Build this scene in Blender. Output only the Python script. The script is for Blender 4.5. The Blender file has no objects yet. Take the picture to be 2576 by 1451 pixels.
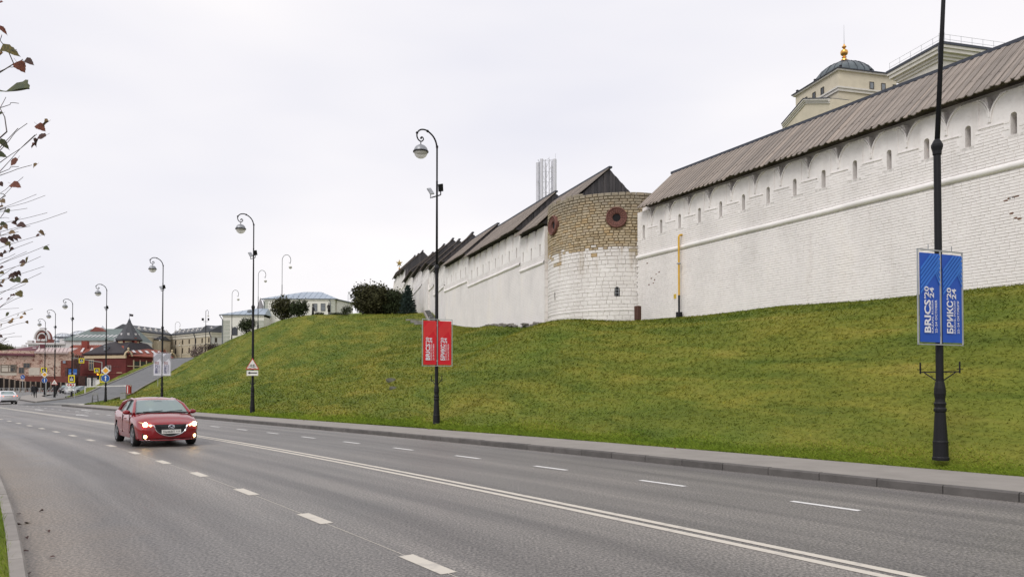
import bpy, math, random
import numpy as np
from mathutils import Vector, Matrix
random.seed(7); RNG = np.random.default_rng(7)
scene = bpy.context.scene
COL = scene.collection
R = math.radians
# ------------------------------------------------------------------ camera
W_IMG, F_PX, CX, HOR = 2576.0, 1900.0, 1288.0, 976.0     # the lens measured on a 2576 px wide frame
PITCH, CAM_H = R(1.2), 1.6
PY = HOR - F_PX * math.tan(PITCH)
cam_d = bpy.data.cameras.new('camera'); cam = bpy.data.objects.new('camera', cam_d); COL.objects.link(cam)
cam.location = (0, 0, CAM_H); cam.rotation_euler = (R(90) + PITCH, 0, 0)
cam_d.sensor_width = 36; cam_d.lens = 36 * F_PX / W_IMG
cam_d.shift_y = (PY - 1451 / 2) / W_IMG
cam_d.clip_start = .05; cam_d.clip_end = 6000
scene.camera = cam
# ------------------------------------------------------------------ world: overcast sky
SUN_EL, SUN_AZ = R(46), R(215)          # azimuth clockwise from +Y: behind the camera, to the left
wd = bpy.data.worlds.new('World'); scene.world = wd; wd.use_nodes = True
nt = wd.node_tree; nt.nodes.clear()
def N(t, tree=nt, **k):
    n = tree.nodes.new(t)
    for a, b in k.items(): setattr(n, a, b)
    return n
out = N('ShaderNodeOutputWorld'); bg = N('ShaderNodeBackground'); bg.inputs[1].default_value = .1
sky = N('ShaderNodeTexSky', sky_type='NISHITA', sun_disc=False)
sky.sun_elevation = SUN_EL; sky.sun_rotation = SUN_AZ; sky.dust_density = 3; sky.air_density = 1
tc = N('ShaderNodeTexCoord'); mp = N('ShaderNodeMapping'); mp.inputs['Scale'].default_value = (1.0, 1.0, 3.2)
nz = N('ShaderNodeTexNoise'); nz.inputs['Scale'].default_value = 1.35; nz.inputs['Detail'].default_value = 4; nz.inputs['Roughness'].default_value = .45
rp = N('ShaderNodeValToRGB')
rp.color_ramp.elements[0].position = .34; rp.color_ramp.elements[0].color = (7.35, 7.38, 8.2, 1)
rp.color_ramp.elements[1].position = .68; rp.color_ramp.elements[1].color = (9.5, 9.2, 9.25, 1)
mx = N('ShaderNodeMix', data_type='RGBA'); mx.inputs[0].default_value = .94
L = nt.links.new
L(tc.outputs['Generated'], mp.inputs[0]); L(mp.outputs[0], nz.inputs[0]); L(nz.outputs[0], rp.inputs[0])
L(sky.outputs[0], mx.inputs[6]); L(rp.outputs[0], mx.inputs[7]); L(mx.outputs[2], bg.inputs[0]); L(bg.outputs[0], out.inputs[0])
# ------------------------------------------------------------------ sun behind thin cloud
sd = bpy.data.lights.new('sun', 'SUN'); so = bpy.data.objects.new('sun', sd); COL.objects.link(so)
sd.energy = 1.3; sd.angle = R(22); sd.color = (1, .965, .92)
sdir = Vector((math.sin(SUN_AZ) * math.cos(SUN_EL), math.cos(SUN_AZ) * math.cos(SUN_EL), math.sin(SUN_EL)))
so.rotation_euler = sdir.to_track_quat('Z', 'Y').to_euler(); so.location = (-20, -20, 60)
vs = scene.view_settings; vs.view_transform = 'Standard'; vs.look = 'None'; vs.exposure = 0.17; vs.gamma = 1; vs.use_curve_mapping = False
scene.render.engine = 'CYCLES'

# ------------------------------------------------------------------ helpers
def at(x, y, d):
    """point on the ray through pixel (x, y) at depth d metres in front of the camera"""
    a = (x - CX) / F_PX; u = (PY - y) / F_PX
    ry = math.cos(PITCH) - math.sin(PITCH) * u; rz = math.sin(PITCH) + math.cos(PITCH) * u
    return Vector((a / ry * d, d, rz / ry * d + CAM_H))
def ray(x): return (x - CX) / F_PX
XF = {}
def setp(o, label=None, cat=None, group=None, kind=None):
    if label: o['label'] = label
    if cat: o['category'] = cat
    if group: o['group'] = group
    if kind: o['kind'] = kind
    return o
def thing(name, label, cat, loc=(0, 0, 0), rz=0, group=None):
    o = bpy.data.objects.new(name, None); COL.objects.link(o)
    o.empty_display_size = .2; o.location = loc; o.rotation_euler = (0, 0, rz)
    XF[o] = Matrix.Translation(Vector(loc)) @ Matrix.Rotation(rz, 4, 'Z')
    return setp(o, label, cat, group)
def link_obj(name, me, mat=None, parent=None, loc=(0, 0, 0), rot=(0, 0, 0), scale=None):
    o = bpy.data.objects.new(name, me); COL.objects.link(o)
    if mat is not None and not me.materials:
        for m in (mat if isinstance(mat, (list, tuple)) else [mat]): me.materials.append(m)
    o.location = loc; o.rotation_euler = rot
    if scale is not None: o.scale = scale
    if parent is not None: o.parent = parent
    return o
def copy_tree(o, parent=None):
    c = o.copy(); COL.objects.link(c)
    if parent is not None: c.parent = parent
    for ch in o.children: copy_tree(ch, c)
    return c
class MB:
    def __init__(s): s.v = []; s.f = []; s.m = []; s.cur = 0; s.uv = {}; s.r = {}; s.rv = None
    def add(s, vs, fs):
        b = len(s.v); s.v += [tuple(p) for p in vs]
        for f in fs:
            if s.rv is not None: s.r[len(s.f)] = s.rv
            s.f.append([i + b for i in f]); s.m.append(s.cur)
        return s
    def poly(s, pts, uv=None):
        if uv: s.uv[len(s.f)] = uv
        return s.add(pts, [list(range(len(pts)))])
    def hexa(s, p):       # 4 bottom (ccw from above), 4 top
        return s.add(p, [[3, 2, 1, 0], [4, 5, 6, 7], [0, 1, 5, 4], [1, 2, 6, 5], [2, 3, 7, 6], [3, 0, 4, 7]])
    def box(s, c, d, rz=0, Rm=None):
        c = Vector(c); M_ = Rm if Rm is not None else Matrix.Rotation(rz, 3, 'Z')
        x, y, z = d[0] / 2, d[1] / 2, d[2] / 2
        return s.hexa([c + M_ @ Vector(q) for q in [(-x, -y, -z), (x, -y, -z), (x, y, -z), (-x, y, -z), (-x, -y, z), (x, -y, z), (x, y, z), (-x, y, z)]])
    def bar(s, a, b, w, h=None, up=(0, 0, 1)):
        a, b = Vector(a), Vector(b); h = h or w; d = (b - a).normalized(); up = Vector(up)
        x = d.cross(up)
        if x.length < 1e-4: x = d.cross(Vector((1, 0, 0)))
        x.normalize(); u = x.cross(d)
        q = lambda p, i, j: p + x * i * w / 2 + u * j * h / 2
        return s.hexa([q(a, -1, -1), q(a, 1, -1), q(b, 1, -1), q(b, -1, -1), q(a, -1, 1), q(a, 1, 1), q(b, 1, 1), q(b, -1, 1)])
    def prism(s, pts, vec):
        n = len(pts); vec = Vector(vec); a = [Vector(p) for p in pts]
        s.add(a + [p + vec for p in a], [list(range(n))[::-1], list(range(n, 2 * n))] + [[i, (i + 1) % n, n + (i + 1) % n, n + i] for i in range(n)])
        return s
    def tube(s, path, r, seg=8, caps=True):
        path = [Vector(p) for p in path]; n = len(path); rs = r if isinstance(r, (list, tuple)) else [r] * n
        t0 = (path[1] - path[0]).normalized(); x = t0.orthogonal().normalized(); vs = []; prev = t0
        for i, p in enumerate(path):
            t = (path[min(i + 1, n - 1)] - path[max(i - 1, 0)]).normalized()
            q = prev.rotation_difference(t); x = q @ x; x = (x - t * x.dot(t)).normalized(); prev = t
            y = t.cross(x)
            vs += [p + (x * math.cos(2 * math.pi * k / seg) + y * math.sin(2 * math.pi * k / seg)) * rs[i] for k in range(seg)]
        fs = [[i * seg + k, i * seg + (k + 1) % seg, (i + 1) * seg + (k + 1) % seg, (i + 1) * seg + k] for i in range(n - 1) for k in range(seg)]
        if caps: fs += [list(range(seg))[::-1], [(n - 1) * seg + k for k in range(seg)]]
        return s.add(vs, fs)
    def lathe(s, prof, c=(0, 0, 0), seg=16, a0=0, a1=2 * math.pi):
        c = Vector(c); full = abs(a1 - a0 - 2 * math.pi) < 1e-6; ns = seg if full else seg + 1; vs = []
        for r, z in prof:
            vs += [c + Vector((r * math.cos(a0 + (a1 - a0) * k / seg), r * math.sin(a0 + (a1 - a0) * k / seg), z)) for k in range(ns)]
        fs = []
        for i in range(len(prof) - 1):
            for k in range(seg):
                k2 = (k + 1) % ns
                fs.append([i * ns + k, i * ns + k2, (i + 1) * ns + k2, (i + 1) * ns + k])
        if full:
            if prof[0][0] > 1e-4: fs.append(list(range(ns))[::-1])
            if prof[-1][0] > 1e-4: fs.append([(len(prof) - 1) * ns + k for k in range(ns)])
        return s.add(vs, fs)
    def sphere(s, c, r, seg=12, rings=8, z0=-1, z1=1):
        r = (r, r, r) if not isinstance(r, (list, tuple)) else r; c = Vector(c)
        t0, t1 = math.asin(z0), math.asin(z1); vs = []
        for i in range(rings + 1):
            t = t0 + (t1 - t0) * i / rings
            vs += [c + Vector((r[0] * math.cos(t) * math.cos(2 * math.pi * k / seg), r[1] * math.cos(t) * math.sin(2 * math.pi * k / seg), r[2] * math.sin(t))) for k in range(seg)]
        return s.add(vs, [[i * seg + k, i * seg + (k + 1) % seg, (i + 1) * seg + (k + 1) % seg, (i + 1) * seg + k] for i in range(rings) for k in range(seg)])
    def mesh(s, name, mat=None, smooth=False, inv=None):
        me = bpy.data.meshes.new(name)
        v = [tuple(inv @ Vector(p)) for p in s.v] if inv is not None else s.v
        me.from_pydata(v, [], s.f); me.update()
        for m in (mat if isinstance(mat, (list, tuple)) else [mat]):
            if m is not None: me.materials.append(m)
        if any(s.m): me.polygons.foreach_set('material_index', s.m)
        if smooth: me.polygons.foreach_set('use_smooth', [True] * len(s.f))
        if s.uv:
            ul = me.uv_layers.new(name='UVMap')
            for fi, uv in s.uv.items():
                for li, q in zip(me.polygons[fi].loop_indices, uv): ul.data[li].uv = q
        if s.r:
            a = me.attributes.new('rnd', 'FLOAT', 'FACE'); a.data.foreach_set('value', [s.r.get(i, .5) for i in range(len(s.f))])
        return me
    def build(s, name, mat, parent=None, smooth=False, world=False, kind=None, label=None):
        inv = XF[parent].inverted() if (world and parent is not None and parent in XF) else None
        o = link_obj(name, s.mesh(name, mat, smooth, inv), None, parent)
        return setp(o, label=label, kind=kind)
def bx(name, mat, parent, c, d, rz=0, world=False):
    return MB().box(c, d, rz).build(name, mat, parent, world=world)
def autosmooth(o, ang=40):
    me = o.data; me.polygons.foreach_set('use_smooth', [True] * len(me.polygons))
    try: me.set_sharp_from_angle(angle=R(ang))
    except Exception: pass
    return o
def catmull(P, n):
    P = np.asarray(P, float); out = []
    Q = np.vstack([2 * P[0] - P[1], P, 2 * P[-1] - P[-2]])
    for i in range(1, len(Q) - 2):
        for t in np.linspace(0, 1, n, endpoint=False):
            a, b, c, d = Q[i - 1], Q[i], Q[i + 1], Q[i + 2]
            out.append(.5 * (2 * b + (c - a) * t + (2 * a - 5 * b + 4 * c - d) * t * t + (3 * b - a - 3 * c + d) * t ** 3))
    out.append(P[-1]); return np.array(out)

# ------------------------------------------------------------------ materials (all procedural)
MATS = {}
def M(name, col, rough=.75, var=.12, nscale=2.0, bump=0, bscale=30, metal=0, rnd=0, col2=None, c2pos=(.4, .65), emit=0, spec=.4, stretch=(1, 1, 1), ecol=None, coat=0, detail=4):
    if name in MATS: return MATS[name]
    m = bpy.data.materials.new(name); m.use_nodes = True; t = m.node_tree; b = t.nodes['Principled BSDF']; MATS[name] = m
    lk = t.links.new
    b.inputs['Roughness'].default_value = rough; b.inputs['Metallic'].default_value = metal
    b.inputs['Specular IOR Level'].default_value = spec; b.inputs['Coat Weight'].default_value = coat
    tcn = N('ShaderNodeTexCoord', t); mpn = N('ShaderNodeMapping', t); mpn.inputs['Scale'].default_value = stretch
    lk(tcn.outputs['Object'], mpn.inputs[0])
    c = (*col, 1); src = None
    nzn = N('ShaderNodeTexNoise', t); nzn.inputs['Scale'].default_value = nscale; nzn.inputs['Detail'].default_value = detail; nzn.inputs['Roughness'].default_value = .6
    lk(mpn.outputs[0], nzn.inputs[0])
    r = N('ShaderNodeValToRGB', t)
    if col2 is not None:
        r.color_ramp.elements[0].position, r.color_ramp.elements[1].position = c2pos
        r.color_ramp.elements[0].color = c; r.color_ramp.elements[1].color = (*col2, 1)
    else:
        r.color_ramp.elements[0].position, r.color_ramp.elements[1].position = .3, .7
        r.color_ramp.elements[0].color = (*[q * (1 - var) for q in col], 1); r.color_ramp.elements[1].color = (*[min(1, q * (1 + var)) for q in col], 1)
    lk(nzn.outputs[0], r.inputs[0]); src = r.outputs[0]
    if rnd:
        oi = N('ShaderNodeObjectInfo', t); an = N('ShaderNodeAttribute', t); an.attribute_name = 'rnd'
        ad = N('ShaderNodeMath', t, operation='ADD'); lk(oi.outputs['Random'], ad.inputs[0]); lk(an.outputs['Fac'], ad.inputs[1])
        fr = N('ShaderNodeMath', t, operation='FRACT'); lk(ad.outputs[0], fr.inputs[0])
        mr = N('ShaderNodeMapRange', t); mr.inputs[3].default_value = 1 - rnd; mr.inputs[4].default_value = 1 + rnd; lk(fr.outputs[0], mr.inputs[0])
        vm = N('ShaderNodeVectorMath', t, operation='SCALE'); lk(src, vm.inputs[0]); lk(mr.outputs[0], vm.inputs['Scale']); src = vm.outputs[0]
    lk(src, b.inputs['Base Color'])
    if bump:
        n2 = N('ShaderNodeTexNoise', t); n2.inputs['Scale'].default_value = bscale; n2.inputs['Detail'].default_value = 5; lk(mpn.outputs[0], n2.inputs[0])
        bp = N('ShaderNodeBump', t); bp.inputs['Strength'].default_value = bump; bp.inputs['Distance'].default_value = .02
        lk(n2.outputs[0], bp.inputs['Height']); lk(bp.outputs[0], b.inputs['Normal'])
    if emit:
        b.inputs['Emission Color'].default_value = (*(ecol or col), 1); b.inputs['Emission Strength'].default_value = emit
    return m
def ramp(t, src, stops):
    r = N('ShaderNodeValToRGB', t); e = r.color_ramp.elements
    while len(e) < len(stops): e.new(.5)
    for i, (p, c) in enumerate(stops): e[i].position = p; e[i].color = (*c, 1) if len(c) == 3 else c
    t.links.new(src, r.inputs[0]); return r.outputs[0]
def noise(t, vec, sc, detail=4, rough=.55, dist=0):
    n = N('ShaderNodeTexNoise', t); n.inputs['Scale'].default_value = sc; n.inputs['Detail'].default_value = detail; n.inputs['Roughness'].default_value = rough; n.inputs['Distortion'].default_value = dist
    t.links.new(vec, n.inputs[0]); return n.outputs[0]
def mixc(t, f, a, b, mode='MIX'):
    m = N('ShaderNodeMix', t, data_type='RGBA', blend_type=mode)
    for i, s in ((0, f), (6, a), (7, b)):
        if isinstance(s, (int, float)): m.inputs[i].default_value = s
        elif isinstance(s, tuple): m.inputs[i].default_value = (*s, 1)
        else: t.links.new(s, m.inputs[i])
    return m.outputs[2]
def newmat(name, rough=.8, spec=.3):
    m = bpy.data.materials.new(name); m.use_nodes = True; t = m.node_tree; b = t.nodes['Principled BSDF']
    b.inputs['Roughness'].default_value = rough; b.inputs['Specular IOR Level'].default_value = spec
    tcn = N('ShaderNodeTexCoord', t); MATS[name] = m
    return m, t, b, tcn
def mapping(t, src, scale=(1, 1, 1), rot=(0, 0, 0)):
    mpn = N('ShaderNodeMapping', t); mpn.inputs['Scale'].default_value = scale; mpn.inputs['Rotation'].default_value = rot; t.links.new(src, mpn.inputs[0]); return mpn.outputs[0]
def bumpn(t, b, h, strength=.3, dist=.02):
    bp = N('ShaderNodeBump', t); bp.inputs['Strength'].default_value = strength; bp.inputs['Distance'].default_value = dist
    t.links.new(h, bp.inputs['Height']); t.links.new(bp.outputs[0], b.inputs['Normal'])
def math_(t, op, a, b=None):
    m = N('ShaderNodeMath', t, operation=op)
    for i, s in ((0, a), (1, b)):
        if s is None: continue
        if isinstance(s, (int, float)): m.inputs[i].default_value = s
        else: t.links.new(s, m.inputs[i])
    return m.outputs[0]

# asphalt: aggregate speckle, wheel-track bands along the lanes (uv = distance along, offset across), dusty kerb edge
ASPH, t, b, tcn = newmat('asphalt', .62, .35)
uvn = tcn.outputs['UV']; ob = tcn.outputs['Object']
band = noise(t, mapping(t, uvn, (.035, 1.15, 1)), 1.0, 3, .5)
patch = noise(t, ob, .22, 5, .6); fine = noise(t, ob, 34, 3, .7); mid = noise(t, mapping(t, uvn, (.25, 2.2, 1)), 1.6, 4)
c = ramp(t, band, [(.32, (.116, .110, .106)), (.5, (.178, .168, .158)), (.66, (.238, .222, .205))])
c = mixc(t, .5, c, ramp(t, patch, [(.3, (.70, .70, .71)), (.7, (1.14, 1.12, 1.10))]), 'MULTIPLY')
c = mixc(t, .5, c, ramp(t, mid, [(.3, (.78, .78, .79)), (.7, (1.10, 1.09, 1.08))]), 'MULTIPLY')
c = mixc(t, .75, c, ramp(t, fine, [(.38, (.28, .28, .29)), (.5, (.95, .95, .95)), (.62, (1.9, 1.87, 1.82))]), 'MULTIPLY')
sx = N('ShaderNodeSeparateXYZ', t); t.links.new(uvn, sx.inputs[0])
ed = math_(t, 'ADD', sx.outputs[1], math_(t, 'MULTIPLY', noise(t, ob, .9, 4), 1.1))
c = mixc(t, ramp(t, math_(t, 'MULTIPLY', math_(t, 'ADD', ed, 5.7), .5), [(.02, (.85, .85, .85)), (.62, (0, 0, 0))]), c, mixc(t, .8, (.215, .172, .128), ramp(t, fine, [(.38, (.35, .35, .35)), (.62, (1.6, 1.6, 1.6))]), 'MULTIPLY'))
t.links.new(c, b.inputs['Base Color']); bumpn(t, b, fine, .55, .012)
t.links.new(ramp(t, patch, [(.3, (.42,) * 3), (.7, (.56,) * 3)]), b.inputs['Roughness'])
# lawn: mottled green and straw patches
def lawn_mat(name, blade, lush=False):
    m, t, b, tcn = newmat(name, .85, .15); ob = tcn.outputs['Object']
    big = noise(t, mapping(t, ob, (1, 1, 1.6)), .16, 4, .6); med = noise(t, mapping(t, mapping(t, ob, (1, 1, 1), (0, 0, R(-118))), (.28, 1.15, 1.6)), .62, 4, .62, .6); sm = noise(t, ob, 5.5, 3, .6)
    c = ramp(t, med, [(.27, (.088, .120, .018)), (.45, (.146, .166, .024)), (.60, (.212, .205, .033)), (.78, (.292, .246, .058))])
    g = ramp(t, med, [(.28, (.070, .114, .016)), (.55, (.122, .166, .023)), (.78, (.185, .202, .034))])
    c = mixc(t, ramp(t, big, [(.36, (1, 1, 1)), (.60, (0, 0, 0))]), c, g)
    if lush: c = mixc(t, .8, c, ramp(t, med, [(.3, (.150, .235, .026)), (.7, (.250, .330, .042))]))
    c = mixc(t, .42, c, ramp(t, sm, [(.3, (.62, .64, .60)), (.7, (1.3, 1.28, 1.2))]), 'MULTIPLY')
    if blade:
        an = N('ShaderNodeAttribute', t); an.attribute_name = 'rnd'
        c = mixc(t, 1.0, c, ramp(t, an.outputs['Fac'], [(0, (.86, .89, .80)), (.6, (1.08, 1.08, 1.02)), (.92, (1.38, 1.32, 1.1)), (1, (1.75, 1.5, 1.2))]), 'MULTIPLY')
        b.inputs['Transmission Weight'].default_value = 0
    else:
        bumpn(t, b, sm, .5, .05); c = mixc(t, 1.0, c, (.92, .92, .90), 'MULTIPLY')
    t.links.new(c, b.inputs['Base Color']); return m
LAWN = lawn_mat('lawn', False); BLADE = lawn_mat('grass_blade', True); LUSH = lawn_mat('lush_grass_blade', True, True)
# whitewash over masonry
def white_mat(name, brick=False, tint=(.885, .85, .825), stain=.5):
    m, t, b, tcn = newmat(name, .9, .15); ob = tcn.outputs['Object']
    big = noise(t, mapping(t, ob, (1, 1, .6)), .45, 5, .6); sm = noise(t, ob, 7, 4, .6); drip = noise(t, mapping(t, ob, (2.5, 2.5, .22)), 1.2, 4, .6)
    c = ramp(t, big, [(.32, tuple(q * .88 for q in tint)), (.55, tint), (.75, (min(1, tint[0] * 1.04), tint[1] * 1.03, tint[2] * 1.0))])
    c = mixc(t, stain, c, ramp(t, drip, [(.28, (.86, .84, .82)), (.45, (1, 1, 1))]), 'MULTIPLY')
    c = mixc(t, stain, c, ramp(t, sm, [(.28, (.82, .80, .79)), (.45, (1, 1, 1)), (.7, (1.03, 1.03, 1.03))]), 'MULTIPLY')
    h = sm
    if brick:
        bt = N('ShaderNodeTexBrick', t); bt.inputs['Scale'].default_value = 1; bt.inputs['Brick Width'].default_value = .30; bt.inputs['Row Height'].default_value = .10
        bt.inputs['Mortar Size'].default_value = .008; bt.inputs['Color1'].default_value = bt.inputs['Color2'].default_value = (1, 1, 1, 1); bt.inputs['Mortar'].default_value = (0, 0, 0, 1)
        t.links.new(tcn.outputs['UV'], bt.inputs[0])
        wear = ramp(t, noise(t, ob, .8, 4, .6), [(.35, (0, 0, 0)), (.65, (1, 1, 1))])
        h = mixc(t, .5, bt.outputs[0], mixc(t, .5, noise(t, mapping(t, ob, (1, 1, 2.5)), 5, 4, .7), sm))
        c = mixc(t, math_(t, 'MULTIPLY', wear, .8), c, mixc(t, 1.0, c, ramp(t, bt.outputs[0], [(0, (.72, .70, .69)), (1, (1, 1, 1))]), 'MULTIPLY'))
    t.links.new(c, b.inputs['Base Color']); bumpn(t, b, h, .9 if brick else .5, .05 if brick else .02); return m
WHITE = white_mat('whitewash'); WHITEB = white_mat('whitewashed_brick', True, stain=.28); WHITES = white_mat('whitewash_smooth', False, (.89, .86, .835), .22)
# weathered roof boards (u along the board)
def board_mat(name, base, dark, stretch):
    m, t, b, tcn = newmat(name, .85, .2); ob = tcn.outputs['Object']
    g = noise(t, mapping(t, ob, stretch), 1.0, 5, .65)
    c = ramp(t, g, [(.25, dark), (.55, base), (.8, tuple(q * 1.3 for q in base))])
    oi = N('ShaderNodeObjectInfo', t); an = N('ShaderNodeAttribute', t); an.attribute_name = 'rnd'
    fr = math_(t, 'FRACT', math_(t, 'ADD', oi.outputs['Random'], an.outputs['Fac']))
    c = mixc(t, 1.0, c, ramp(t, fr, [(0, (.80, .80, .80)), (.4, (.97, .96, .95)), (.8, (1.08, 1.06, 1.04)), (1, (1.2, 1.15, 1.1))]), 'MULTIPLY')
    t.links.new(c, b.inputs['Base Color']); bumpn(t, b, g, .4, .01); return m
BOARD = board_mat('weathered_board', (.300, .263, .232), (.168, .146, .128), (1.2, 26, 26))
GABLE = board_mat('dark_gable_board', (.082, .079, .082), (.042, .041, .044), (20, 20, 1.2))
FARBOARD = board_mat('far_roof_board', (.17, .148, .132), (.09, .078, .07), (6, 6, 1.0))
STONE, t, b, tcn = newmat('ochre_stone', .9, .15); ob = tcn.outputs['Object']
oi = N('ShaderNodeObjectInfo', t); an = N('ShaderNodeAttribute', t); an.attribute_name = 'rnd'
fr = math_(t, 'FRACT', math_(t, 'ADD', oi.outputs['Random'], an.outputs['Fac']))
c = ramp(t, fr, [(0, (.37, .29, .185)), (.25, (.50, .415, .285)), (.5, (.46, .395, .295)), (.75, (.54, .445, .305)), (.9, (.50, .37, .21)), (1, (.42, .36, .28))])
geo = N('ShaderNodeNewGeometry', t); sz = N('ShaderNodeSeparateXYZ', t); t.links.new(geo.outputs['Position'], sz.inputs[0])
gz = math_(t, 'ADD', sz.outputs[2], math_(t, 'MULTIPLY', noise(t, geo.outputs['Position'], .8, 4), 1.2))
c = mixc(t, ramp(t, math_(t, 'MULTIPLY', math_(t, 'SUBTRACT', gz, 11.0), .6), [(0, (0, 0, 0)), (1, (.8, .8, .8))]), c, (.27, .245, .20))
c = mixc(t, .6, c, ramp(t, noise(t, geo.outputs['Position'], 9, 4, .65), [(.3, (.68, .66, .63)), (.7, (1.18, 1.16, 1.12))]), 'MULTIPLY')
t.links.new(c, b.inputs['Base Color']); bumpn(t, b, noise(t, geo.outputs['Position'], 22, 4), .5, .03)
MORTAR = M('dark_mortar', (.27, .205, .135), .95, .3, 6)
# plain ones
BLACK = M('black_cast_iron', (.010, .010, .012), .5, .15, 8, spec=.25)
STEEL = M('galvanised_steel', (.42, .43, .44), .45, .15, 5, metal=.6)
PAVE = M('pavement_asphalt', (.285, .262, .238), .9, .10, 1.3, bump=.25, bscale=60)
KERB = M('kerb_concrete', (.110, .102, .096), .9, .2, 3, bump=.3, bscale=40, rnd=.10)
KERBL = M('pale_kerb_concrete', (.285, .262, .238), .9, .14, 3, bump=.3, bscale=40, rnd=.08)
LINE = M('road_paint', (.60, .555, .48), .8, .22, 5, bump=.2, bscale=60, col2=(.44, .41, .37), c2pos=(.52, .72), detail=8)
LINEW = M('white_road_paint', (.72, .71, .69), .8, .15, 6, col2=(.5, .49, .47), c2pos=(.58, .75), detail=8)
WOODB = M('brown_slat', (.095, .042, .030), .6, .2, 6)
YELLOW = M('yellow_pipe_paint', (.66, .38, .03), .45, .1, 4)
DARK = M('dark_void', (.012, .012, .013), .9, 0)
TERRA = M('terracotta_relief', (.165, .075, .060), .85, .45, 14, bump=.5, bscale=30)
CREAM = M('cream_stucco', (.60, .545, .425), .9, .07, 1.2, bump=.1, bscale=20)
CREAMW = M('pale_cornice', (.63, .605, .55), .9, .08, 2)
SLATE = M('dark_roof_metal', (.040, .046, .062), .5, .15, 3, spec=.5)
DOME = M('dome_copper', (.115, .140, .148), .42, .25, 1.5, metal=.3, rnd=.12)
GOLD = M('gilding', (.72, .40, .11), .32, .1, 6, metal=1.0)
PANE = M('window_glass', (.035, .042, .05), .12, .2, 2, spec=.6)
PANEL = M('pale_window_glass', (.20, .22, .24), .15, .2, 2, spec=.6)
# ================================================================== GROUND
# road reference line (the centre between the double lines): heading bends from 33.5 to 40.6 degrees left of the view
DS = .25
_sf = np.arange(0, 400, DS); _hf = np.radians(np.interp(_sf, [0, 28], [33.5, 40.6]))
_xf = 3.1 + np.concatenate([[0], np.cumsum(-np.sin(_hf[:-1]) * DS)]); _yf = 6.76 + np.concatenate([[0], np.cumsum(np.cos(_hf[:-1]) * DS)])
def head(s): return np.radians(np.interp(s, [0, 28], [33.5, 40.6]))
def SN(s, n):
    s = np.asarray(s, float); h = head(s); neg = np.minimum(s, 0)
    x = np.interp(s, _sf, _xf) + neg * -np.sin(h); y = np.interp(s, _sf, _yf) + neg * np.cos(h)
    return x + n * np.cos(h), y + n * np.sin(h)
_d0 = np.array([-math.sin(R(40.6)), math.cos(R(40.6))]); _p90 = np.array([np.interp(90, _sf, _xf), np.interp(90, _sf, _yf)])
def GZ(x, y):          # street level: flat, then a slight rise past the driveway
    s = 90 + (np.asarray(x) - _p90[0]) * _d0[0] + (np.asarray(y) - _p90[1]) * _d0[1]
    return np.clip((s - 90) * .010, 0, 1.6)
def P3(s, n, dz=0):
    x, y = SN(s, n); return Vector((float(x), float(y), float(GZ(x, y)) + dz))
n_kerb = lambda s: np.interp(s, [-5, 0, 24, 90], [5.6, 5.52, 4.86, 4.8])       # right kerb, left kerb, pavement edge
n_grass = lambda s: np.interp(s, [-5, 0, 26, 90], [7.95, 7.85, 7.1, 7.15])
N_LK = -6.17
# driveway up the bank: centre line x, y, z and half width
RAMP = catmull([(-43.6, 72.0, .02), (-44.7, 78, .28), (-45.6, 85, .86), (-48.0, 93, 1.72), (-53.2, 110, 3.45), (-58.0, 126, 5.2), (-61.9, 140, 6.7), (-63.6, 153, 7.7), (-60, 168, 8.3), (-50, 184, 8.7)], 8)
RAMP_W = np.interp(np.arange(len(RAMP)), [0, 6, 12, len(RAMP)], [3.3, 2.9, 2.25, 2.25])
def ramp_near(x, y):
    d2 = (x[:, None] - RAMP[None, :, 0]) ** 2 + (y[:, None] - RAMP[None, :, 1]) ** 2
    i = d2.argmin(1); return np.sqrt(d2[np.arange(len(x)), i]), RAMP[i, 2], RAMP_W[i], i
# fortress wall lines
RW0, RWD = np.array([15.6, 23.0]), np.array([-.4700, .8827]); RWN = np.array([-.8827, -.4700])
LW0, LWD = np.array([2.1, 44.0]), np.array([-.345, .9386]); LWN = np.array([-.9386, -.345])
LB0 = LW0 + LWD * 23; LBD = np.array([-.23, .973]); LBN = np.array([-.973, -.23])
TC, TR = np.array([6.2, 44.0]), 4.07
# bank: thin-plate spline through surveyed points
cp = []
for s in range(-30, 75, 8):
    x, y = SN(s, float(n_grass(s)) - .1); cp.append((x, y, .11)); x, y = SN(s, float(n_grass(s)) + .75); cp.append((x, y, .27))
for s, n, z in [(80, 7.6, .22), (86, 7.7, .16), (90, 8.4, .26), (98, 8.6, .33), (105, 9.0, .40), (115, 9.6, .50), (124, 10.6, .60), (97, 11.5, .75), (106, 13.0, .85), (116, 14.5, .8)]:
    x, y = SN(s, n); cp.append((x, y, z))
def cpx(x, y, d): p = at(x, y, d); cp.append(tuple(p))
for u in (-14, -8, -3, 2, 7, 12, 17, 19.5):
    q = RW0 + RWD * u; z = np.interp(u, [0, 19], [4.78, 5.15]); cp.append((*q, z)); q = q - RWN * 5; cp.append((*q, z + .2))
for dq in (-3.9, 0): cp.append((TC[0] + dq, TC[1] - 3.9, 5.15))
cpx(1378, 811, 44.5); cpx(1260, 814, 53); cpx(1137, 817, 63.3); cpx(1100, 812, 67.5); cpx(1082, 786, 74); cpx(1060, 786, 82); cpx(1040, 785, 90); cpx(1005, 786, 105)
for x, y, d in [(1300, 812, 62), (1180, 800, 75), (1120, 786, 92), (1060, 780, 115)]: cpx(x, y, d)
for x, y, d in [(1000, 793.5, 78), (900, 793.5, 81), (830, 795, 84), (760, 798, 87), (690, 811, 92), (620, 839, 100), (560, 865, 111), (520, 884, 122), (480, 901, 134)]: cpx(x, y, d)
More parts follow.
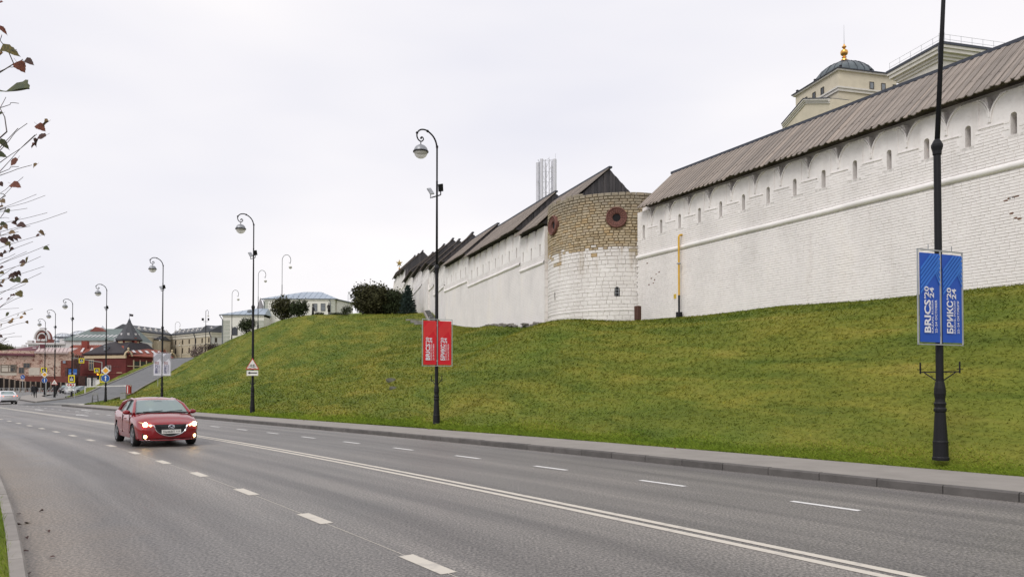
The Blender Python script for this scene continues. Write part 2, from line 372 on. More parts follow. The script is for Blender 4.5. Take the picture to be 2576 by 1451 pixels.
for x, y, d in [(1000, 797, 87), (900, 798, 90), (830, 800, 93), (760, 804, 96), (700, 818, 100), (1000, 798, 98), (900, 798, 105), (830, 799, 112), (760, 804, 112), (720, 812, 104), (655, 832, 117), (588, 862, 131)]: cpx(x, y, d)
for x, y, d in [(1000, 790, 150), (850, 800, 160), (700, 820, 170), (560, 880, 190), (480, 912, 220), (420, 912, 230), (440, 914, 290), (520, 914, 300), (620, 910, 250)]: cpx(x, y, d)
# swelling of the hill's shoulder (between foot and crest)
for x, y, d in [(900, 908, 56), (700, 910, 68), (1000, 908, 48), (560, 935, 84), (1150, 905, 42), (1250, 860, 44), (470, 950, 92)]: cpx(x, y, d)
for i in range(8, len(RAMP), 5):
    p = RAMP[i]; tdir = RAMP[min(i + 1, len(RAMP) - 1)] - RAMP[i - 1]; tdir = tdir[:2] / np.hypot(*tdir[:2]); rn = np.array([tdir[1], -tdir[0]])
    cp.append((p[0] + rn[0] * 2.7, p[1] + rn[1] * 2.7, p[2] + .1)); cp.append((p[0] - rn[0] * 2.7, p[1] - rn[1] * 2.7, p[2] + .1))
    cp.append((p[0] - rn[0] * 4.2, p[1] - rn[1] * 4.2, p[2] - .15)); g = float(GZ(p[0], p[1]))
    if p[1] < 150:
        k = 4.6 + max(0, p[2] - g) * 1.55
        cp.append((p[0] - rn[0] * k, p[1] - rn[1] * k, g + .15)); cp.append((p[0] - rn[0] * (k + 6), p[1] - rn[1] * (k + 6), g - 1.6))
for x, y, z in [(-75, 150, -1.5), (-85, 170, -1), (-95, 200, 0), (-75, 180, 3), (-80, 230, 5)]: cp.append((x, y, z))
cp = np.array(cp)
def tps_fit(P, lam=.02):
    n = len(P); r2 = ((P[:, None, :2] - P[None, :, :2]) ** 2).sum(2); K = .5 * r2 * np.log(r2 + 1e-9); K[np.arange(n), np.arange(n)] = lam * 10
    Q = np.c_[np.ones(n), P[:, :2]]; A = np.block([[K, Q], [Q.T, np.zeros((3, 3))]])
    return np.linalg.solve(A, np.r_[P[:, 2], 0, 0, 0])
_w = tps_fit(cp)
def tps(x, y):
    o = np.empty(len(x))
    for i in range(0, len(x), 20000):
        a, b_ = x[i:i + 20000], y[i:i + 20000]; r2 = (a[:, None] - cp[None, :, 0]) ** 2 + (b_[:, None] - cp[None, :, 1]) ** 2
        o[i:i + 20000] = .5 * (r2 * np.log(r2 + 1e-9)) @ _w[:-3] + _w[-3] + _w[-2] * a + _w[-1] * b_
    return o
SG = np.r_[np.arange(-32, 60, .6), np.arange(60, 150, .9), np.arange(150, 330, 4)]
NG = np.r_[0, .12, .3, .6, np.arange(1, 34, .6), np.arange(34, 70, 1.2), np.arange(70, 230, 5)]
ss, nn = np.meshgrid(SG, NG, indexing='ij'); gx, gy = SN(ss.ravel(), 0); 
base_n = np.where(ss > 84, np.interp(ss, [84, 130], [8.0, 9.5]), n_grass(ss))
gx, gy = SN(ss.ravel(), (base_n + nn).ravel()); gz = tps(gx, gy)
gz += .05 * np.sin(gx * .7 + 1.3 * np.sin(gy * .5)) * np.clip(nn.ravel() / 4, 0, 1)
rd, rz_, rw, ri = ramp_near(gx, gy); k = np.clip((rd - rw - .15) / 1.6, 0, 1); k = k * k * (3 - 2 * k)
gz = np.where(ri > 2, gz * k + (rz_ - .10) * (1 - k), gz)
# left of the driveway the bank falls away to the street
rt = np.gradient(RAMP[:, :2], axis=0); rt /= np.hypot(rt[:, 0], rt[:, 1])[:, None]
def fall(x, y, z):
    d_, z_, w_, i_ = ramp_near(x, y); sd_ = rt[i_, 0] * (y - RAMP[i_, 1]) - rt[i_, 1] * (x - RAMP[i_, 0])      # > 0 on the left
    lim = z_ + .06 - np.maximum(0, d_ - w_ - 1.3) * .62
    return np.where((sd_ > 0) & (d_ > w_) & (y > 70) & (i_ < len(RAMP) - 12), np.minimum(z, lim), z)
gz = fall(gx, gy, gz)
# the driveway mouth and the pavement beside it stay clear of grass
mouth = np.clip((rd - rw - .05) / .8, 0, 1); gz = np.where((ss.ravel() > 70) & (ss.ravel() < 90) & (nn.ravel() < 4), np.minimum(gz, -.15 + mouth * 1.2), gz)
GZG = gz.reshape(ss.shape); GXG = gx.reshape(ss.shape); GYG = gy.reshape(ss.shape)
def lawn_z(s, dn):      # height at distance s along the road, dn beyond the pavement edge
    i = np.clip(np.searchsorted(SG, s) - 1, 0, len(SG) - 2); j = np.clip(np.searchsorted(NG, dn) - 1, 0, len(NG) - 2)
    a = (s - SG[i]) / (SG[i + 1] - SG[i]); c_ = (dn - NG[j]) / (NG[j + 1] - NG[j])
    f = lambda G: (G[i, j] * (1 - a) + G[i + 1, j] * a) * (1 - c_) + (G[i, j + 1] * (1 - a) + G[i + 1, j + 1] * a) * c_
    return f(GXG), f(GYG), f(GZG)
def tz(x, y):
    x = np.atleast_1d(np.asarray(x, float)); y = np.atleast_1d(np.asarray(y, float)); z = tps(x, y); d_, z_, w_, i_ = ramp_near(x, y)
    k_ = np.clip((d_ - w_ - .15) / 1.6, 0, 1); k_ = k_ * k_ * (3 - 2 * k_); return float((z * k_ + (z_ - .1) * (1 - k_))[0])
ni, nj = ss.shape
idx = np.arange(ni * nj).reshape(ni, nj)
quads = np.stack([idx[:-1, :-1], idx[1:, :-1], idx[1:, 1:], idx[:-1, 1:]], -1).reshape(-1, 4)
quads = quads[gz[quads].max(1) > -1.2]
me = bpy.data.meshes.new('lawn_bank'); me.from_pydata(np.c_[gx, gy, gz].tolist(), [], quads[:, ::-1].tolist()); me.polygons.foreach_set('use_smooth', [True] * len(me.polygons))
lawn = link_obj('lawn_bank', me, LAWN); setp(lawn, 'mown green and straw-coloured grass bank rising from the pavement to the fortress wall', 'grass bank', kind='structure')

def strip(name, s0, s1, n0, n1, dz, mat, parent=None, step=1.0, skirt=0):
    S = np.arange(s0, s1 + step * .5, step); mb = MB(); prev = None
    f0 = n0 if callable(n0) else (lambda s: n0); f1 = n1 if callable(n1) else (lambda s: n1)
    for s in S:
        a, b_ = float(f0(s)), float(f1(s)); cur = (P3(s, a, dz), P3(s, b_, dz), (s, a), (s, b_))
        if prev: mb.poly([prev[0], prev[1], cur[1], cur[0]], [prev[2], prev[3], cur[3], cur[2]])
        prev = cur
    return mb.build(name, mat, parent)
# the wide ground sheet, out to the horizon
mb = MB(); xs = [-3000, -900, -300, -200, -150, -120, -100, -80, -60, -40, -20, 0, 40, 120, 400, 1200, 3000]; ys = [-200, -60, -20, 0, 20, 40, 60, 70, 80, 90, 100, 115, 130, 150, 170, 200, 240, 300, 500, 1200, 4500]
for i in range(len(xs) - 1):
    for j in range(len(ys) - 1):
        q = [(xs[i], ys[j]), (xs[i + 1], ys[j]), (xs[i + 1], ys[j + 1]), (xs[i], ys[j + 1])]
        mb.poly([(x, y, float(GZ(x, y)) - .06) for x, y in q])
setp(mb.build('ground', M('street_ground', (.19, .185, .18), .9, .15, .6)), 'grey paved street level reaching to the horizon', 'ground', kind='structure')
road = strip('road', -12, 128, N_LK, lambda s: 5.65 if s < 70 else np.interp(s, [70, 95, 128], [5.65, 6.2, 9]), 0, ASPH); setp(road, 'grey four-lane asphalt road curving off to the left', 'road', kind='structure')
strip('double_line', -12, 118, .05, .17, .004, LINE, road)
strip('double_line', -12, 118, -.17, -.05, .004, LINE, road)
for k in range(46):
    s = -.65 + k * 2.955; strip('dash_marking', s - .43, s + .43, -3.22, -3.06, .004, LINE, road, .43)
strip('thin_seam', 1, 20, -3.152, -3.142, .003, LINE, road)
nf = lambda s: float(np.interp(s, [0, 8, 20, 48], [2.97, 2.86, 2.62, 2.54]))
for k in range(34):
    s = -.65 + k * 2.955
    strip('lane_dash', s - .5, s + .5, lambda q: nf(q) - .055, lambda q: nf(q) + .055, .004, LINEW, road, .5)
for s, n in [(33.6, 1.3), (47.5, 1.3), (43.5, 3.6), (62, 1.3), (58, 3.6)]:        # straight-on arrows in the far lanes
    mb = MB(); pts = [(-1.6, -.07), (.4, -.07), (.4, -.24), (1.6, 0), (.4, .24), (.4, .07), (-1.6, .07)]
    mb.poly([P3(s + a, n + b_, .004) for a, b_ in pts]); mb.build('lane_arrow', LINEW, road)
# pavement on the right, kerb stones one by one
pave = strip('pavement', -12, 73, lambda s: n_kerb(s) + .14, lambda s: n_grass(s) + .02, .125, PAVE); setp(pave, 'grey-brown asphalt pavement along the foot of the bank', 'pavement', kind='structure')
def kerb(s0, s1, nfn, w, h, mat, parent, L_=1.0, sgn=1):
    s = s0
    while s < s1:
        e = min(s + L_ - .014, s1); q = []
        for dz in (-.04, h - .02):
            q += [P3(s, nfn(s), dz), P3(e, nfn(e), dz), P3(e, nfn(e) + w * sgn, dz), P3(s, nfn(s) + w * sgn, dz)]
        j = random.uniform(-.004, .004)
        if sgn > 0: q = [q[3], q[2], q[1], q[0], q[7], q[6], q[5], q[4]]
        mb = MB(); mb.hexa(q)
        # rounded upper arris
        t_ = []
        for ss_ in (s, e): t_ += [P3(ss_, nfn(ss_), h - .02), P3(ss_, nfn(ss_) + .02 * sgn, h + j), P3(ss_, nfn(ss_) + w * sgn, h + j)]
        f = [[0, 3, 4, 1], [1, 4, 5, 2], [0, 1, 2], [3, 5, 4]]
        mb.add(t_, [x[::-1] for x in f] if sgn < 0 else f)
        mb.build('kerb_stone', mat, parent); s += L_
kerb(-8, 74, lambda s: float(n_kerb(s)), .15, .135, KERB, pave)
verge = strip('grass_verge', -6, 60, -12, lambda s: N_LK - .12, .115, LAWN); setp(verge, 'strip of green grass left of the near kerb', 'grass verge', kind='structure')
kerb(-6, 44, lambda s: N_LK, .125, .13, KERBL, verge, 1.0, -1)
# corner pavement past the driveway
corner = thing('pavement', None, None); del XF[corner]; bpy.data.objects.remove(corner)
mb = MB(); prev = None
for s in np.arange(84.5, 150, 1.0):
    a = float(np.interp(s, [84.5, 88, 105, 125, 150], [6.6, 5.5, 5.75, 8.6, 14.5])); b_ = max(a + .1, float(np.interp(s, [84.5, 88, 110, 126, 150], [8.6, 8.5, 9.4, 11.2, 17])))
    cur = (P3(s, a, .125), P3(s, b_, .125), P3(s, a, -.03))
    if prev: mb.poly([prev[0], prev[1], cur[1], cur[0]]); mb.poly([prev[2], prev[0], cur[0], cur[2]])
    else: mb.poly([cur[2], P3(s, b_, -.03), cur[1], cur[0]])
    prev = cur
setp(mb.build('corner_pavement', [PAVE]), 'pavement corner with a curved kerb beyond the driveway', 'pavement', kind='structure')
kerbc = bpy.data.objects['corner_pavement']
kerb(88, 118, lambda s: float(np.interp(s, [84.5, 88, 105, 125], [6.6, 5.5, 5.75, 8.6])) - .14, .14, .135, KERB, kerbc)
# driveway
mb = MB(); prev = None; kl, kr = [], []
DRIVE = M('driveway_asphalt', (.150, .152, .155), .9, .14, 1.2, bump=.3, bscale=40)
for i in range(len(RAMP)):
    p = RAMP[i]; tdir = RAMP[min(i + 1, len(RAMP) - 1)] - RAMP[max(i - 1, 0)]; tdir = tdir[:2] / np.hypot(*tdir[:2]); rn = np.array([tdir[1], -tdir[0]]); w = RAMP_W[i]
    a = Vector((p[0] - rn[0] * w, p[1] - rn[1] * w, p[2] + .02)); b_ = Vector((p[0] + rn[0] * w, p[1] + rn[1] * w, p[2] + .02))
    kl.append(a); kr.append(b_)
    if prev: mb.poly([prev[0], prev[1], b_, a])
    prev = (a, b_)
drive = setp(mb.build('driveway', DRIVE), 'narrow grey driveway climbing the bank behind the barrier', 'driveway', kind='structure')
for L_, sg, st in ((kl, -1, 5), (kr, 1, 10)):
    for i in range(st, len(L_) - 1):
        MB().bar(L_[i] + Vector((sg * .08, 0, .03)), L_[i + 1] + Vector((sg * .08, 0, .03)), .14 if sg < 0 else .10, .16 if sg < 0 else .10).build('kerb_stone', KERBL, drive)
mb = MB(); mb.bar(Vector((-46.9, 74.6, .06)), Vector((-40.6, 72.3, .06)), .35, .12); mb.build('threshold_kerb', M('white_kerb', (.6, .58, .52), .9), drive)

# ---- grass as blades: the near bank and the verge
def blades(name, count, srange, nrange, hgt, wid, fn, depth_pow, label, flat=0, mat=None):
    s = RNG.uniform(*srange, count * 2); dn = nrange[0] + (nrange[1] - nrange[0]) * RNG.random(count * 2)
    x, y, z = fn(s, dn)
    d = np.hypot(x, y); keep = RNG.random(len(x)) < np.clip((16 / np.maximum(d, 4)) ** depth_pow, 0, 1)
    fr = (np.abs(x / np.maximum(y, .1)) < .76) & (y > 2)
    wallside = ((x - RW0[0]) * RWN[0] + (y - RW0[1]) * RWN[1]) > .05
    wall2 = ((x - LW0[0]) * LWN[0] + (y - LW0[1]) * LWN[1]) > .05
    tow = np.hypot(x - TC[0], y - TC[1]) > TR + .05
    k_ = keep & fr & (wallside | (y > 40)) & (wall2 | (y < 42)) & tow & (z > .02); x, y, z, d = x[k_], y[k_], z[k_], d[k_]
    n = len(x); a = RNG.uniform(0, 2 * np.pi, n); sc = np.clip(d / 16, .8, 3.0)
    h = hgt * RNG.uniform(.5, 1.25, n) * np.clip(sc, .8, 1.7); w = wid * RNG.uniform(.7, 1.3, n) * sc
    lean = RNG.normal(0, .5, (n, 2)) * h[:, None] + np.array([-.30, -.25]) * h[:, None]
    if flat: lean += (RNG.normal(0, flat, n) * h)[:, None] * _d0[None, :]
    b0 = np.c_[x + np.cos(a) * w / 2, y + np.sin(a) * w / 2, z - .01]; b1 = np.c_[x - np.cos(a) * w / 2, y - np.sin(a) * w / 2, z - .01]
    tp = np.c_[x + lean[:, 0], y + lean[:, 1], z + h]
    v = np.stack([b0, b1, tp], 1).reshape(-1, 3)
    me = bpy.data.meshes.new(name); me.vertices.add(3 * n); me.vertices.foreach_set('co', v.ravel()); me.loops.add(3 * n); me.loops.foreach_set('vertex_index', np.arange(3 * n))
    me.polygons.add(n); me.polygons.foreach_set('loop_start', np.arange(0, 3 * n, 3)); me.update(calc_edges=True)
    at_ = me.attributes.new('rnd', 'FLOAT', 'FACE'); at_.data.foreach_set('value', RNG.random(n))
    o = link_obj(name, me, mat or BLADE); setp(o, label, 'grass', kind='stuff'); return n
nb = blades('lawn_grass', 1000000, (-8, 140), (.02, 38), .036, .022, lawn_z, 1.15, 'short blades of grass covering the bank below the wall', 2.2)
def verge_fn(s, dn):
    x, y = SN(s, N_LK - .11 - dn); return x, y, GZ(x, y) + .115
nb2 = blades('verge_grass', 30000, (-4, 18), (0, 1.6), .075, .007, verge_fn, .3, 'fresh green grass blades beside the near kerb', 0, LUSH)
def edge_fn(s, dn):
    dn = np.where(dn > .1, dn * RNG.random(len(dn)) ** 1.3 * (1 + .35 * np.sin(s * 1.7 + 2 * np.sin(s * .6))), dn); x, y, z = lawn_z(s, np.maximum(dn, 0)); x, y = SN(s, n_grass(s) + dn); return x, y, np.maximum(z, .12)
nb3 = blades('edge_grass', 75000, (-4, 45), (-.04, 1.1), .045, .013, edge_fn, .6, 'greener longer grass along the pavement edge', 1.5, LUSH)

# ================================================================== FORTRESS
def V3(q, z): return Vector((float(q[0]), float(q[1]), float(z)))
class WallFrame:                       # u along, o outwards (towards the road), z up
    def __init__(s, p0, d, n): s.p0, s.d, s.n = p0, d, n
    def __call__(s, u, o, z): return V3(s.p0 + s.d * u + s.n * o, z)
def fbox(mb, F, u0, u1, o0, o1, z0, z1):
    return mb.hexa([F(u0, o1, z0), F(u0, o0, z0), F(u1, o0, z0), F(u1, o1, z0), F(u0, o1, z1), F(u0, o0, z1), F(u1, o0, z1), F(u1, o1, z1)])
def fprism(mb, F, pts, o0, o1):        # polygon in (u, z), extruded in o
    return mb.prism([F(u, o0, z) for u, z in pts], F(0, o1, 0) - F(0, o0, 0))
def arcs(uc, zt, w, h, side, n=6):      # one flank of a V: from the tip up and outward, concave
    return [(uc + side * w * (1 - math.cos(k / n * math.pi / 2)), zt + h * math.sin(k / n * math.pi / 2)) for k in range(n + 1)]
def rib(mb, F, pts, wd, o0, o1):
    for (a, za), (b, zb) in zip(pts[:-1], pts[1:]):
        dx, dz = b - a, zb - za; l = math.hypot(dx, dz) or 1; nx, nz = -dz / l * wd / 2, dx / l * wd / 2
        fprism(mb, F, [(a - nx, za - nz), (b - nx, zb - nz), (b + nx, zb + nz), (a + nx, za + nz)], o0, o1)
def string_course(mb, F, u0, u1, z, r, seg=10):
    n = max(2, int((u1 - u0) / .8)); rows = []
    for i in range(n + 1):
        u = u0 + (u1 - u0) * i / n; j = random.uniform(-.012, .012)
        rows.append([F(u, math.sin(math.pi * k / seg) * r * 1.0 + j, z + j + math.cos(math.pi * k / seg) * r) for k in range(seg + 1)])
    vs = [p for r_ in rows for p in r_]; m = seg + 1
    mb.add(vs, [[i * m + k, i * m + k + 1, (i + 1) * m + k + 1, (i + 1) * m + k] for i in range(n) for k in range(seg)])

def wall_upper(root, F, u0, u1, ks, pitch, z_ls, z_lt, z_arch, z_top, thick, world=True, detail=2, u_first=0.0, mat=None):
    """zone with loopholes and the row of V-shaped corbel arches under the eave"""
    mat = mat or WHITE; lw = .095
    mb = MB(); edges = [u0]
    holes = sorted([u_first + k * pitch for k in ks if u0 + .2 < u_first + k * pitch < u1 - .2])
    cuts = []
    for h in holes: cuts += [(h - lw, h + lw)]
    # wall between the loopholes
    prev = u0
    for a, b_ in cuts: fbox(mb, F, prev, a, -thick, 0, z_ls, z_lt); prev = b_
    fbox(mb, F, prev, u1, -thick, 0, z_ls, z_lt)
    for a, b_ in cuts:
        pts = [(a, z_lt)] + [((a + b_) / 2 + lw * math.cos(math.pi - math.pi * k / 8), z_lt - lw + lw * math.sin(math.pi * k / 8)) for k in range(9)] + [(b_, z_lt)]
        for i in range(1, 9): fprism(mb, F, [(pts[i][0], z_lt), pts[i], pts[i + 1], (pts[i + 1][0], z_lt)], 0, -thick)
    fbox(mb, F, u0, u1, -thick, 0, z_lt, z_arch)
    # spandrels: solid pieces between the dark wedges
    mids = [h + pitch / 2 for h in holes]
    if holes: mids = [holes[0] - pitch / 2] + mids
    mids = [m for m in mids if u0 + .1 < m < u1 - .1]
    zw = z_arch; hh = z_top - zw; prev = None; prevR = [(u0, zw), (u0, z_top)]
    for m in mids:
        wl = [(m - .015, zw)] + [(m - .30 * (k / 5) ** 1.4 - .015, zw + hh * k / 5) for k in range(1, 6)]
        wr = [(m + .015, zw)] + [(m + .10 * (k / 5) + .015, zw + hh * k / 5) for k in range(1, 6)]
        poly_ = prevR[::-1] if prev is None else prevR[::-1]
        fprism(mb, F, [prevR[0]] + wl + ([(prevR[-1][0], prevR[-1][1])] if True else []) if len(prevR) == 2 else [prevR[0]] + wl + prevR[:0:-1], 0, -.30)
        prevR = wr; prev = m
    fprism(mb, F, ([prevR[0], (u1, zw), (u1, z_top)] + prevR[:0:-1]), 0, -.30)
    fbox(mb, F, u0, u1, -thick, -.32, z_arch, z_top + .3)
    mb.build('upper_wall', mat, root, world=True)
    # back of the loopholes, an even grey-brown darker than the whitewash
    for a, b_ in cuts:
        m2 = MB(); fbox(m2, F, a - .05, b_ + .05, -.62, -.34, z_ls - .05, z_lt + .02); m2.build('loophole', M('grey_brown_plaster', (.23, .205, .19), .95, .3, 6), root, world=True)
    if detail:
        for m in mids:
            mr = MB(); zt = z_arch - .34
            rib(mr, F, arcs(m, zt, .52, z_top - zt - .03, -1, 6), .05, -.02, .04)
            rib(mr, F, arcs(m + .03, zt, .50, z_top - zt - .03, 1, 6), .05, -.02, .04)
            if detail > 1:
                rib(mr, F, arcs(m, zt + .16, .40, z_top - zt - .19, 1, 6), .04, -.02, .06)
                rib(mr, F, [(m + .36, zt - .12), (m + .36, z_top - .05)], .03, -.02, .03)
                rib(mr, F, [(m - .42, zt - .14), (m + .37, zt - .12)], .035, -.02, .035)
            mr.build('corbel_arch', mat, root, world=True)

BMESH = []
def board_mesh(L_, w, th, kind):
    mb = MB(); tip = w * .38
    # x along the slope (downwards), y across, z out of the slope; pointed lower end
    top = [(0, -w / 2), (L_ - tip, -w / 2), (L_, random.uniform(-.25, .25) * w), (L_ - tip * random.uniform(.5, 1), w / 2), (0, w / 2)]
    mb.prism([Vector((x, y, 0)) for x, y in top], (0, 0, th))
    return mb.mesh('board', BOARD)
def roof_slope(root_part, F, u0, u1, o_e, z_e, o_r, z_r, w=.15, objs=True, over=0):
    """one roof slope of overlapping boards; under-boards carry on behind the upper ones"""
    e = F(0, o_e, z_e); r_ = F(0, o_r, z_r); L_ = (e - r_).length; dn = (e - r_).normalized(); al = F(1, 0, 0) - F(0, 0, 0); nrm = al.cross(dn)
    if nrm.z < 0: nrm = -nrm
    ms = [board_mesh(L_ + .05 * k_, w * (1.03 + .1 * (k_ % 2)), .030, k_) for k_ in range(5)]
    ay = nrm.cross(dn)
    n = int((u1 - u0) / w)
    for i in range(n):
        u = u0 + (i + .5) * w
        base = F(u, o_r, z_r) + nrm * (.010 + random.uniform(0, .008) if i % 2 else .030 + random.uniform(0, .012)) + dn * random.uniform(-.02, .05)
        tilt = random.uniform(-.006, .006)
        d2 = (dn + al * tilt).normalized(); a2 = nrm.cross(d2)
        Mx = Matrix((d2, a2, nrm)).transposed().to_4x4(); Mx.translation = base
        o = bpy.data.objects.new('board', ms[(i * 7 + i // 3) % 5]); COL.objects.link(o); o.parent = root_part; o.matrix_local = (XF[root_part].inverted() if root_part in XF else Matrix()) @ Mx
# ---------------------------------------------------------------- right wall
RF = WallFrame(RW0, RWD, RWN)
rw = thing('fortress_wall', 'whitewashed brick fortress wall with long plank roof, right of the round tower', 'fortress wall', (float(RW0[0]), float(RW0[1]), 4.7)); rw['kind'] = 'thing'
U0, U1 = -15.0, 19.05; PIT = 1.41; ZS = 8.48
mb = MB(); fbox(mb, RF, U0, U1, -2.4, 0, 3.8, 9.43); mb.build('wall_core', M('recessed_joint', (.66, .63, .60), .95, .25, 9, bump=.3), rw, world=True)
wall_upper(rw, RF, U0, U1, range(-11, 14), PIT, 9.43, 10.13, 10.36, 10.86, 2.4, u_first=.2)
mb = MB(); string_course(mb, RF, U0, U1 - .02, ZS, .115); autosmooth(mb.build('string_course', WHITES, rw, world=True), 60)
# bricks: one whitewashed brick after the other; the nearest are parts of their own
def brick_mesh(w, h, d, j):
    mb = MB(); q = lambda s: random.uniform(-s, s); b = .006
    f = [Vector((-w / 2 + b + q(j), d, -h / 2 + b + q(j))), Vector((w / 2 - b + q(j), d, -h / 2 + b + q(j))), Vector((w / 2 - b + q(j), d, h / 2 - b + q(j))), Vector((-w / 2 + b + q(j), d, h / 2 - b + q(j)))]
    g = [Vector((-w / 2, -.02, -h / 2)), Vector((w / 2, -.02, -h / 2)), Vector((w / 2, -.02, h / 2)), Vector((-w / 2, -.02, h / 2))]
    mb.add(f + g, [[0, 1, 2, 3], [4, 5, 1, 0], [5, 6, 2, 1], [6, 7, 3, 2], [7, 4, 0, 3]]); return mb
cand = []
bw, bh = .295, .1005
def rnoise(u, z): return .5 + .25 * (math.sin(u * 1.9 + 1.7 * math.sin(z * 1.3)) + math.sin(z * 2.3 + 1.1 * math.sin(u * .8 + 2)))
nz_rows = int((9.93 - 4.45) / bh)
for r_ in range(nz_rows):
    z = 4.5 + (r_ + .5) * bh
    if abs(z - ZS) < .12: continue
    u = -5.0 + (r_ % 2) * bw / 2 + random.uniform(-.03, .03)
    while u < U1 - .16:
        w = bw * random.choice((1, 1, 1, .52, .98, 1.03)); nf_ = rnoise(u, z)
        d = (.0135 + random.uniform(-.003, .004)) if nf_ > .46 else .0135
        jw = (.011 if random.random() < .6 else .003) if nf_ > .46 else random.choice((.002, .002, .010))
        if z > 9.35 and any(abs(u + w / 2 - (.2 + PIT * k_)) < .12 + w / 2 for k_ in range(-5, 14)): u += w; continue
        cand.append((u + w / 2, z, w - jw, bh - (.013 if nf_ > .46 and random.random() < .85 else random.choice((.003, .010))), d)); u += w
vis = sorted([c_ for c_ in cand if c_[0] > -.4 and abs((RF(c_[0], 0, c_[1])).x / RF(c_[0], 0, c_[1]).y) < .675], key=lambda c_: c_[0] + random.random() * .02)
near = set(id(c_) for c_ in vis[:300])
al = Vector((RWD[0], RWD[1], 0)); no = Vector((RWN[0], RWN[1], 0)); MXR = Matrix((-al, no, Vector((0, 0, 1)))).transposed()
protos = [brick_mesh(1, 1, 1, .0).mesh('brick', WHITE) for _ in range(1)]
pm = []
for k in range(6):
    mbk = brick_mesh(bw - .013, bh - .012, .0135 + .002 * (k % 3), .003); pm.append(mbk.mesh('brick', WHITE))
st = MB(); bi = 0
for c_ in cand:
    u, z, w, h, d = c_
    if id(c_) in near:
        o = bpy.data.objects.new('brick', pm[bi % 6]); bi += 1; COL.objects.link(o); o.parent = rw
        Mx = MXR.to_4x4(); Mx.translation = RF(u, 0, z); S_ = Matrix.Diagonal((w / (bw - .013), 1, h / (bh - .012), 1)); o.matrix_local = XF[rw].inverted() @ Mx @ S_
    else:
        q = brick_mesh(w, h, d, .003); st.rv = random.random(); st.add([RF(u, 0, z) + MXR @ Vector(p) for p in q.v], q.f)
st.build('brickwork', WHITE, rw, world=True, kind='stuff')
# chipped spots where the red core shows
CH = M('chipped_brick', (.20, .12, .085), .95, .4, 12)
mb = MB()
for (x, y) in [(2536, 505), (2546, 500), (2556, 497), (2566, 494), (2552, 537), (2571, 550), (2562, 548), (1640, 700), (1652, 690), (1634, 716), (1648, 704), (1630, 662), (1660, 684), (1645, 712)]:
    r_ = ray(x); u = (RW0[0] - RW0[1] * r_) / (-RWD[0] + RWD[1] * r_); p = RF(u, 0, 0); z = at(x, y, p.y).z
    n_ = 6; mb.prism([RF(u + random.uniform(.6, 1.3) * .07 * math.cos(6.28 * k / n_), .0, z + random.uniform(.6, 1.3) * .035 * math.sin(6.28 * k / n_)) for k in range(n_)], RF(0, .0175, 0) - RF(0, 0, 0))
mb.build('chipped_patch', CH, rw, world=True)
# plank roof
rr = thing('roof', None, None, (float(RW0[0]), float(RW0[1]), 10.8)); rr.parent = rw; rr.matrix_local = XF[rw].inverted() @ XF[rr]
mbk = MB(); fprism(mbk, RF, [(U0, 0), (U0, 0)], 0, 0) if False else None
OE, ZE, OR, ZR = .42, 10.96, -1.98, 13.08
RU1 = 18.55
mbk.prism([RF(U0, OE - .25, ZE + .14), RF(U0, OR, ZR - .05), RF(U0, OR - 2.4, ZE - .1)], RF(RU1 - .1, 0, 0) - RF(U0, 0, 0)); mbk.build('roof_deck', FARBOARD, rr, world=True)
mbk = MB(); mbk.prism([RF(U0, OE - .2, ZE + .12), RF(U0, -.3, ZE + .70), RF(U0, -.3, ZE + .64), RF(U0, OE - .2, ZE + .06)], RF(RU1, 0, 0) - RF(U0, 0, 0)); mbk.build('soffit_boards', FARBOARD, rr, world=True)
rr_boards = rr
roof_slope(rr, RF, -4.0, RU1, OE, ZE, OR, ZR, .150)
mb = MB(); mb.bar(RF(-15, OR, ZR + .05), RF(RU1 + .05, OR, ZR + .05), .22, .12); mb.build('ridge_board', SLATE, rr, world=True)
# ---------------------------------------------------------------- left wall sections, stepping up the hill
SECT = [  # frame, u0, u1, string z, eave z, ridge z, base z, label
    ('L', 0.5, 4.5, 9.06, 11.15, 13.85, 4.6, 'white wall section hidden partly by the round tower, lowest of the stepped roofs'),
    ('L', 4.5, 16.0, 9.55, 11.68, 14.35, 4.8, 'long white wall section with plank roof, first one wholly seen left of the tower'),
    ('L', 16.0, 23.0, 10.0, 12.02, 14.62, 5.6, 'white wall section left of the longest stepped one, dark gable at its near end'),
    ('B', 0.0, 7.2, 10.5, 12.55, 15.2, 6.0, 'stepped white wall section right behind the black lamp post with red banners'),
    ('B', 7.2, 11.2, 11.5, 13.4, 16.0, 7.0, 'narrow stepped wall section, fifth roof counted from the round tower'),
    ('B', 11.2, 17.6, 12.3, 14.2, 16.85, 7.5, 'stepped wall section with a tall dark gable, sixth roof from the tower'),
    ('B', 17.6, 27.3, 12.95, 14.9, 17.45, 8.0, 'stepped wall section, seventh roof from the tower, above the paved slope'),
    ('B', 27.3, 38.2, 13.8, 15.8, 18.25, 8.5, 'far stepped wall section behind the blue spruce, low roof below a tall gable'),
    ('B', 38.2, 43.5, 15.6, 17.7, 20.4, 9.0, 'far stepped wall section with the tall pointed gable above the spruce'),
    ('B', 43.5, 48.5, 16.1, 18.2, 20.9, 9.5, 'second farthest stepped wall section near the gold star'),
    ('B', 48.5, 55.5, 16.6, 18.7, 21.5, 10, 'farthest stepped wall section ending beside the gold star')]
FR = {'L': WallFrame(LW0, LWD, LWN), 'B': WallFrame(LB0, LBD, LBN)}
